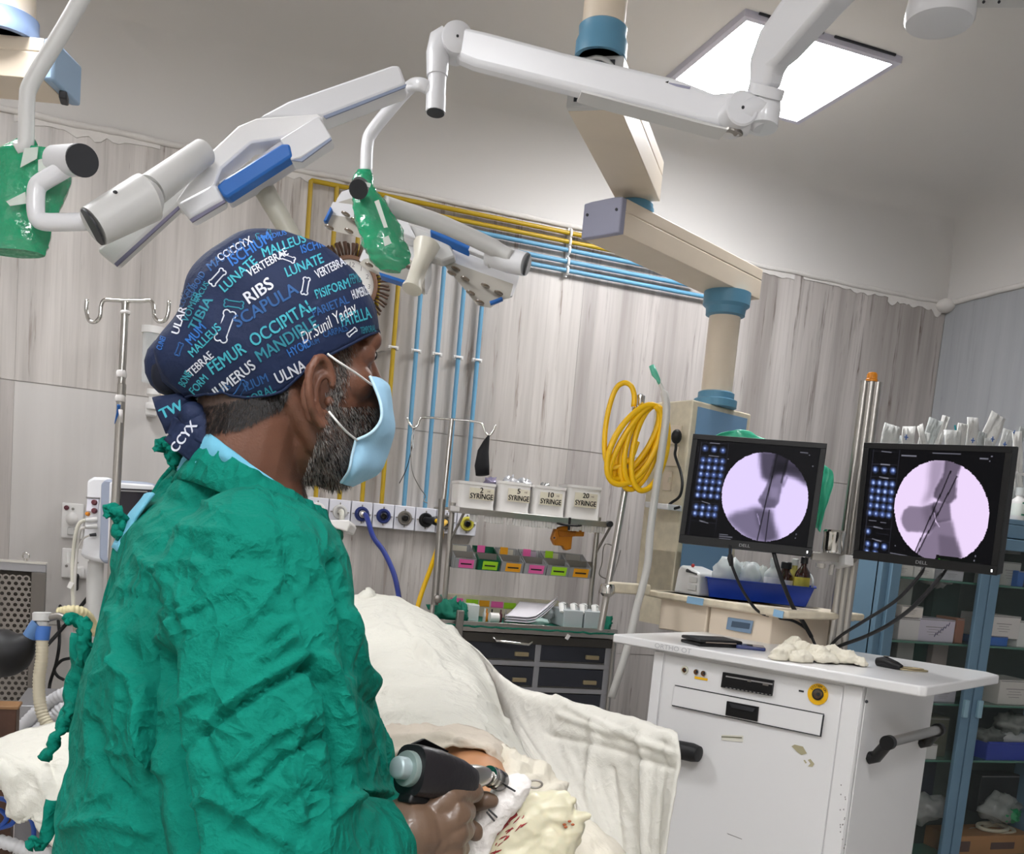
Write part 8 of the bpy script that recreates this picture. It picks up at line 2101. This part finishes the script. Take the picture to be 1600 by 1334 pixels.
# ---- gown
BA = math.radians(-5); BF = V((math.cos(BA), math.sin(BA), 0)); BR = V((math.sin(BA), -math.cos(BA), 0)); BROT = Matrix((BF, BR, V((0, 0, 1)))).transposed()
def BE(px, py, D, a, b_, c): return ('e', at(px, py, D), BROT, (a, b_, c))
shR, elR, wrR = at(408, 905, .885), at(420, 1335, .83), at(592, 1318, .95)
gp = [BE(366, 985, 1.03, .120, .18, .15), BE(322, 905, 1.04, .084, .16, .095), ('c', at(300, 768, 1.02), at(240, 850, 1.03), .024, .028), ('c', at(240, 850, 1.03), at(222, 945, 1.03), .028, .034), BE(358, 1150, 1.03, .148, .19, .24), BE(350, 1350, 1.03, .160, .2, .3),
      ('c', at(380, 850, 1.0), shR, .056, .076), ('c', at(380, 852, 1.03), at(345, 900, 1.2), .056, .07), ('c', at(312, 778, 1.02), at(278, 895, 1.03), .028, .062), ('c', at(350, 806, .99), at(428, 862, .99), .058, .052),
      ('c', shR, at(402, 1100, .855), .078, .082), ('c', at(402, 1100, .855), elR, .082, .075), ('c', elR, at(520, 1345, .89), .072, .06), ('c', at(520, 1345, .89), wrR, .058, .040),
      ('c', at(360, 890, 1.2), at(522, 1120, 1.2), .066, .054), ('c', at(522, 1120, 1.2), at(545, 1190, 1.18), .054, .054), ('c', at(545, 1190, 1.18), at(590, 1330, 1.15), .050, .040),
      ('c', at(440, 880, 1.03), at(468, 1000, 1.05), .045, .062), ('c', at(468, 1000, 1.05), at(486, 1200, 1.06), .062, .082),
      ('e', V((at(345, 1350, 1.03).x, at(345, 1350, 1.03).y, .72)), BROT, (.17, .21, .35))]
FLX = [([(250, 850), (300, 832), (350, 836), (400, 856)], .004, 4), ([(320, 790), (360, 812), (420, 818)], .0035, 4), ([(258, 800), (278, 850), (272, 900)], .0035, 4), ([(440, 812), (452, 850), (448, 905)], -.004, 4), ([(230, 900), (300, 880), (360, 895), (400, 930)], .004, 4), ([(420, 880), (470, 900), (510, 950)], .004, 4), ([(200, 930), (250, 940), (290, 970)], -.004, 4), ([(350, 930), (390, 960), (450, 960)], -.004, 4), ([(330, 900), (300, 940), (260, 960)], .0035, 4), ([(400, 760), (412, 820), (430, 880)], .003, 3), ([(490, 860), (510, 920), (520, 980)], .004, 4), ([(300, 1010), (330, 990), (400, 960)], .004, 4), ([(150, 1060), (190, 1040), (230, 1060)], .004, 5), ([(130, 1200), (170, 1170), (220, 1180)], .004, 5), ([(410, 1110), (440, 1160), (500, 1190)], .004, 4), ([(300, 1260), (340, 1240), (380, 1270)], .005, 5), ([(440, 1260), (480, 1230), (530, 1240)], -.005, 5), ([(560, 1130), (575, 1180), (570, 1230)], .005, 5)]
bm = blob(gp, .0042, 8, .6); bm.normal_update()
# cut the hem
FL = [([(275, 1193), (310, 1150), (350, 1118), (420, 1072), (480, 1040)], -.010, 7), ([(282, 1180), (350, 1104), (478, 1024)], .007, 7),
      ([(262, 1030), (260, 1090), (264, 1145), (276, 1205), (298, 1320)], -.030, 13), ([(240, 1080), (236, 1130), (250, 1200)], .014, 12),
      ([(195, 1035), (215, 1060), (245, 1180)], .010, 8), ([(421, 747), (440, 830), (462, 930), (480, 1040)], -.004, 4), ([(480, 1040), (512, 1085), (520, 1150), (536, 1230)], -.016, 9),
      ([(500, 1030), (530, 1100), (545, 1180)], .010, 9), ([(290, 1100), (360, 1055), (420, 1020), (455, 1000)], .009, 6), ([(330, 1075), (400, 1030), (450, 985)], -.008, 6),
      ([(320, 1150), (345, 1200), (370, 1260)], -.007, 6), ([(370, 1195), (420, 1150), (480, 1120)], .009, 7), ([(400, 1230), (450, 1180), (505, 1150)], -.009, 7), ([(330, 1240), (400, 1290), (450, 1320)], .008, 8),
      ([(470, 1120), (450, 1200), (470, 1280)], .008, 7), ([(230, 880), (290, 920), (300, 980)], .006, 8), ([(255, 1000), (300, 960), (390, 900)], .006, 6), ([(300, 850), (340, 880), (420, 870)], -.005, 6),
      ([(180, 960), (200, 1050), (190, 1130)], .006, 8), ([(150, 1130), (170, 1200), (230, 1260)], -.007, 8), ([(540, 960), (560, 1040), (600, 1100)], .009, 7), ([(520, 880), (530, 960), (540, 1050)], -.010, 8),
      ([(560, 1080), (600, 1130), (608, 1200)], -.007, 6), ([(520, 1270), (560, 1240), (600, 1235)], .008, 7), ([(110, 1290), (170, 1280), (240, 1300)], .008, 8), ([(350, 1000), (400, 960), (440, 900)], .005, 6), ([(280, 1000), (270, 900), (300, 820)], .005, 7)]
for v in bm.verts:
    p = v.co; n = v.normal; x, y, D = proj(p)
    d = .0032 * (1 - 2.4 * abs(noise.noise(V((p.x * 6, p.y * 6, p.z * 5 + p.x * 3)))))
    d += .0034 * (1 - 2.4 * abs(noise.noise(V((p.x * 13 + p.z * 5, p.y * 13, p.z * 11 - p.x * 6)) + V((5, 0, 0)))))
    d += .0013 * (1 - 2.4 * abs(noise.noise(V((p.x * 22, p.y * 22, p.z * 34 + p.x * 14)))))
    if n.dot(p - EYE) < 0.02 and D < 1.25 and -50 < x < 700:
        for pl, A, w in FL + FLX:
            if min(a[0] for a in pl) - 3 * w < x < max(a[0] for a in pl) + 3 * w and min(a[1] for a in pl) - 3 * w < y < max(a[1] for a in pl) + 3 * w:
                dd = min(seg_d(x, y, pl[k], pl[k + 1]) for k in range(len(pl) - 1)); d += A * math.exp(-(dd / w) ** 2)
    v.co = p + n * d
gown = obj(bm, 'surgical_gown', M_GOWN, sg, smooth=True, label='crumpled green cotton gown tied at the back')
# standing ruffled collar
mb = MB(); col_pts = [(302, 712, 1.0), (318, 704, .955), (350, 716, .93), (385, 734, .918), (425, 757, .918), (462, 779, .94), (492, 797, .985), (500, 802, 1.04), (480, 790, 1.08), (430, 755, 1.10), (370, 722, 1.09), (320, 700, 1.07)]
c = crom([at(*p) for p in col_pts + [col_pts[0]]], 12)[:-1]; n = len(c); low = []; top = []; cen = sum(c, V()) / n
rowsC = []
for k in range(5):
    f_ = k / 4; row = []
    for i, p in enumerate(c):
        o_ = (p - cen); o_.z = 0; o_.normalize()
        w = (.0012 + .0022 * max(0, (i / n - .38) * 3 if i < n * .6 else 0)) * math.sin(i * 1.15) * f_ + .003 * noise.noise(p * 60 + V((0, 0, k)))
        row.append(p + o_ * (.018 * (1 - f_) + w + .002) + V((0, 0, -.030 + .034 * f_ + .002 * f_ * noise.noise(p * 90))))
    row.append(row[0]); rowsC.append(row)
mb.grid(rowsC); mb.done('collar', M_GOWN, gown, smooth=True, solid=.004)
# blue scrub shirt showing at the nape
M_SCRUB = mat('scrub_blue', '#69adc6', .85, bump=.1, bscale=120)
def gpatch(rows, nm, m_, par, nu=6, nv=6, amp=.002, th=.003):
    R2 = [crom([at(*p) for p in r], nu) for r in rows]; C2 = [crom([r[i] for r in R2], nv) for i in range(len(R2[0]))]
    G = [[C2[i][j] + FWD * amp * noise.noise(C2[i][j] * 50) * 2 for i in range(len(C2))] for j in range(len(C2[0]))]
    mb = MB(); mb.grid(G); return mb.done(nm, m_, par, smooth=True, solid=th)
scr = gpatch([[(318, 670, .965), (334, 682, .945), (358, 701, .932), (392, 726, .926), (430, 753, .928)], [(306, 688, .96), (326, 698, .938), (352, 714, .926), (388, 738, .922), (428, 762, .925)], [(290, 712, .965), (312, 720, .945), (350, 730, .935), (386, 750, .93), (426, 774, .93)], [(276, 734, .975), (296, 744, .955), (345, 752, .955), (384, 770, .95), (424, 790, .95)]], 'scrub_shirt', M_SCRUB, sg, amp=.004)
gpatch([[(226, 772, 1.0), (234, 770, .985), (240, 770, .975)], [(196, 815, 1.0), (203, 815, .985), (208, 816, .975)], [(176, 856, 1.0), (180, 858, .985), (184, 862, .975)]], 'scrub_panel', M_SCRUB, sg)
# back edge of the gown and its ties
bkp = [(300, 700, 1.03), (268, 722, 1.03), (240, 752, 1.03), (212, 795, 1.03), (185, 845, 1.03), (165, 895, 1.03), (150, 950, 1.03), (140, 1000, 1.03), (132, 1060, 1.03), (118, 1130, 1.03), (102, 1210, 1.03), (90, 1334, 1.03)]
P = crom([at(*p) for p in bkp], 8); mb = MB(); rowsB = []
for i, p in enumerate(P):
    w = .010 + .006 * noise.noise(p * 12); row = []
    for k in range(5): row.append(p - RGT * (.002 + w * k / 4 * (1 if k < 4 else .9)) + FWD * (.006 * noise.noise(p * 35 + V((k, 0, 0))) - .01 + .006 * k) + RGT * .014)
    rowsB.append(row)
mb.grid(rowsB); mb.done('back_edge', M_GOWN, gown, smooth=True, solid=.004)
ties = [[(262, 716, .985), (272, 704, .98), (268, 694, .98), (258, 692, .98), (248, 696, .98), (250, 706, .98)], [(262, 704, .985), (280, 690, .98), (276, 712, .98), (268, 728, .985)],
        [(186, 832, .99), (192, 815, .985), (188, 802, .98), (176, 795, .98), (168, 798, .98), (174, 808, .98)], [(184, 806, .985), (190, 818, .985), (184, 830, .985), (190, 840, .985)],
        [(140, 1010, 1.0), (132, 990, .99), (126, 975, .99), (112, 965, .985), (104, 972, .985)], [(128, 968, .99), (136, 985, .99), (130, 1005, .99), (126, 1040, 1.0)],
        [(118, 1100, 1.0), (108, 1115, .99), (100, 1135, .99), (88, 1152, .985), (82, 1170, .985), (68, 1186, .985)], [(84, 1250, 1.0), (70, 1318, .99), (56, 1312, .985), (46, 1322, .985)]]
for t_ in ties: strip(t_, (.0065, .0055), M_GOWN, 'gown_tie', gown, tw=.9, th=.004)
strip([(128, 990, 1.02), (124, 1040, 1.02), (114, 1080, 1.02), (110, 1110, 1.01), (98, 1140, 1.0)], (.010, .008), M_GOWN, 'gown_tie', gown, tw=.5, th=.004)
# trousers and clogs below the gown
hx = at(345, 1350, 1.03)
obj(blob([('c', V((hx.x + .02, hx.y - .09, .75)), V((hx.x + .02, hx.y - .1, .12)), .09, .06), ('c', V((hx.x + .02, hx.y + .1, .75)), V((hx.x + .02, hx.y + .12, .12)), .09, .06)], .012, 4), 'trousers', M_SCRUB, sg, smooth=True)
for s in (-.1, .12):
    obj(blob([('c', V((hx.x, hx.y + s, .045)), V((hx.x + .17, hx.y + s, .035)), .045, .035)], .008, 3), 'clog', M_BLACK, sg, smooth=True)

# ---- gloved right hand holding the drill
M_GLOVE = mat('glove_brown', '#665040', .42, bump=.1, bscale=90, coat=.15)
hj = lambda x, y, D: at(x, y, D)
K = [(700, 1246, .965), (714, 1272, .965), (714, 1300, .965), (706, 1328, .965)]         # knuckles index..little
rh = [('c', hj(590, 1318, .95), hj(640, 1300, .955), .030, .034), ('c', hj(630, 1290, .96), hj(690, 1258, .965), .026, .017), ('c', hj(640, 1305, .955), hj(700, 1282, .965), .030, .018), ('c', hj(640, 1320, .96), hj(700, 1306, .965), .028, .018), ('c', hj(630, 1330, .96), hj(694, 1330, .965), .024, .017),
      ('c', hj(*K[0]), hj(722, 1236, .985), .0125, .0115), ('c', hj(722, 1236, .985), hj(738, 1236, 1.0), .0115, .0105), ('c', hj(738, 1236, 1.0), hj(741, 1240, 1.01), .0105, .009),
      ('c', hj(*K[1]), hj(725, 1268, .99), .0135, .0115), ('c', hj(725, 1268, .99), hj(716, 1268, 1.03), .0115, .0105), ('c', hj(716, 1268, 1.03), hj(700, 1270, 1.04), .0105, .009),
      ('c', hj(*K[2]), hj(725, 1296, .99), .0130, .0110), ('c', hj(725, 1296, .99), hj(716, 1296, 1.03), .0110, .0100), ('c', hj(716, 1296, 1.03), hj(700, 1297, 1.04), .0100, .009),
      ('c', hj(*K[3]), hj(718, 1324, .99), .0115, .0098), ('c', hj(718, 1324, .99), hj(710, 1324, 1.025), .0098, .0088), ('c', hj(710, 1324, 1.025), hj(696, 1325, 1.035), .0088, .008),
      ('c', hj(640, 1285, .985), hj(665, 1258, 1.01), .018, .014), ('c', hj(665, 1258, 1.01), hj(690, 1240, 1.025), .013, .012), ('c', hj(690, 1240, 1.025), hj(712, 1236, 1.03), .0115, .010)]
bm = blob(rh, .0019, 3, .5); bm.normal_update()
for v in bm.verts: v.co = v.co + v.normal * (.0013 * (1 - 2.5 * abs(noise.noise(v.co * 42))))
obj(bm, 'right_glove', M_GLOVE, sg, smooth=True, label='brown latex glove on the right hand gripping the drill')
MB().tube(crom([hj(578, 1328, .945), hj(588, 1316, .945), hj(600, 1310, .948)], 6), [.039, .040, .040, .039, .038, .037, .0365, .036, .0355, .035, .035, .0345, .034], 28).done('glove_cuff', M_GLOVE, sg, smooth=True)
# left hand behind, steadying the ankle
lh = [('c', hj(600, 1330, 1.15), hj(665, 1305, 1.12), .030, .026), ('c', hj(650, 1300, 1.12), hj(700, 1270, 1.10), .022, .017), ('c', hj(660, 1312, 1.12), hj(704, 1296, 1.10), .024, .018), ('c', hj(650, 1325, 1.12), hj(700, 1318, 1.10), .022, .016),
      ('c', hj(704, 1262, 1.07), hj(736, 1253, 1.05), .0125, .0115), ('c', hj(736, 1253, 1.05), hj(758, 1250, 1.04), .0112, .0102), ('c', hj(758, 1250, 1.04), hj(768, 1251, 1.04), .0100, .008),
      ('c', hj(706, 1285, 1.06), hj(728, 1292, 1.03), .0125, .0115), ('c', hj(728, 1292, 1.03), hj(740, 1298, 1.02), .0110, .010), ('c', hj(740, 1298, 1.02), hj(743, 1303, 1.02), .0098, .008),
      ('c', hj(704, 1304, 1.09), hj(722, 1314, 1.08), .012, .011), ('c', hj(722, 1314, 1.08), hj(732, 1324, 1.08), .0105, .0095), ('c', hj(700, 1322, 1.09), hj(716, 1336, 1.085), .011, .009), ('c', hj(716, 1336, 1.085), hj(722, 1346, 1.09), .009, .008),
      ('c', hj(670, 1290, 1.13), hj(700, 1265, 1.15), .014, .012), ('c', hj(700, 1265, 1.15), hj(725, 1262, 1.15), .0115, .010)]
bm = blob(lh, .0021, 5, .5)
obj(bm, 'left_glove', M_GLOVE, sg, smooth=True, label='brown latex glove on the left hand behind the drill')

# ---- the drill
t = thing('surgical_drill', 'black sleeved surgical drill with steel cap, barrel and chuck holding a wire', 'drill', at(690, 1240, .98))
a0, a1 = at(640, 1201, .945), at(728, 1212, 1.0)
ax = (a1 - a0).normalized(); upd = (UPV - ax * UPV.dot(ax)).normalized(); sdd = ax.cross(upd)
Ld = (a1 - a0).length
def drill_loft(secs, m_, name, n=28, sq=2.6):
    mb = MB(); rings = []
    for (s, ru, rs, off) in secs:
        ring = []
        for k in range(n):
            a = 2 * math.pi * k / n; ca, sa_ = math.cos(a), math.sin(a); e = 2 / sq
            x = math.copysign(abs(ca) ** e, ca); y = math.copysign(abs(sa_) ** e, sa_)
            ring.append(mb.bm.verts.new(a0 + ax * s + upd * (y * ru + off) + sdd * x * rs))
        rings.append(ring)
    for A, B in zip(rings, rings[1:]):
        for k in range(n): mb.bm.faces.new((A[k], A[(k + 1) % n], B[(k + 1) % n], B[k]))
    mb.bm.faces.new(rings[0][::-1]); mb.bm.faces.new(rings[-1])
    return mb.done(name, m_, t, smooth='auto')
drill_loft([(.000, .0245, .022, -.001), (.004, .0255, .023, -.001), (.03, .0245, .023, -.002), (.06, .0205, .021, -.004), (.075, .0175, .018, -.006), (Ld + .004, .0165, .016, -.007)], mat('leather_black', '#1d1a1d', .38, bump=.08, bscale=120), 'sleeve', sq=3)
MB().slab([a0 + ax * .006 + upd * .024 - sdd * .012, a0 + ax * .016 + upd * .031 - sdd * .006, a0 + ax * .05 + upd * .022 - sdd * .004, a0 + ax * .05 + upd * .018 - sdd * .012], sdd * .004).done('sleeve_flap', M_BLACK, t, bevel=.001)
MB().lathe(a0 - ax * .006, ax, [(.0168, 0), (.0175, .002), (.0175, .008), (.015, .010)], 36).done('rear_ring', mat('grey_green_metal', '#8b9a96', .4, .3), t, smooth='auto')
MB().lathe(a0 - ax * .018, ax, [(.0085, 0), (.0105, .0015), (.011, .003), (.011, .014)], 32).done('rear_cap', mat('cap_steel', '#a3b2b4', .35, .35), t, smooth='auto')
MB().lathe(a0 + ax * (Ld - .012) - upd * .004, (at(764, 1211, 1.03) - (a0 + ax * (Ld - .012) - upd * .004)), [(.0135, 0), (.0135, .018), (.0125, .03), (.010, .042), (.0085, .046)], 32).done('barrel', M_STEEL, t, smooth='auto')
pc_, pd_ = at(762, 1211, 1.03), at(783, 1221, 1.05)
ax2 = (pd_ - pc_)
MB().lathe(pc_, ax2, [(.0075, 0), (.011, .001), (.011, .004), (.0085, .005), (.0085, .007), (.0115, .008), (.0115, .011), (.009, .012)], 28).done('chuck_collar', M_CHROME, t, smooth='auto')
MB().lathe(pc_ + ax2.normalized() * .012, ax2, [(.010, 0), (.0115, .002), (.0112, .012), (.009, .016), (.002, .017)], 28).done('chuck', mat('dark_chrome', '#6f6d6b', .22, 1.0), t, smooth='auto')
MB().cyl(at(783, 1223, 1.045), at(805, 1236, 1.035), .0011, n=10).done('guide_wire', M_DARK, t)
MB().tube([a0 + ax * .05 - upd * .015, a0 + ax * .045 - upd * .09], [.016, .015], 20).done('pistol_grip', M_STEEL, t, smooth='auto')
MB().tube([a0 + ax * .062 - upd * .02, a0 + ax * .066 - upd * .032], [.006, .006], 12).done('trigger', M_BLACK, t, smooth='auto')
MB().slab([a0 + ax * .0 - upd * .022 + sdd * .01, a0 + ax * .035 - upd * .025 + sdd * .01, a0 + ax * .035 - upd * .034 + sdd * .01, a0 - ax * .004 - upd * .032 + sdd * .01], sdd * -.02).done('sleeve_tail', M_BLACK, t, bevel=.003)
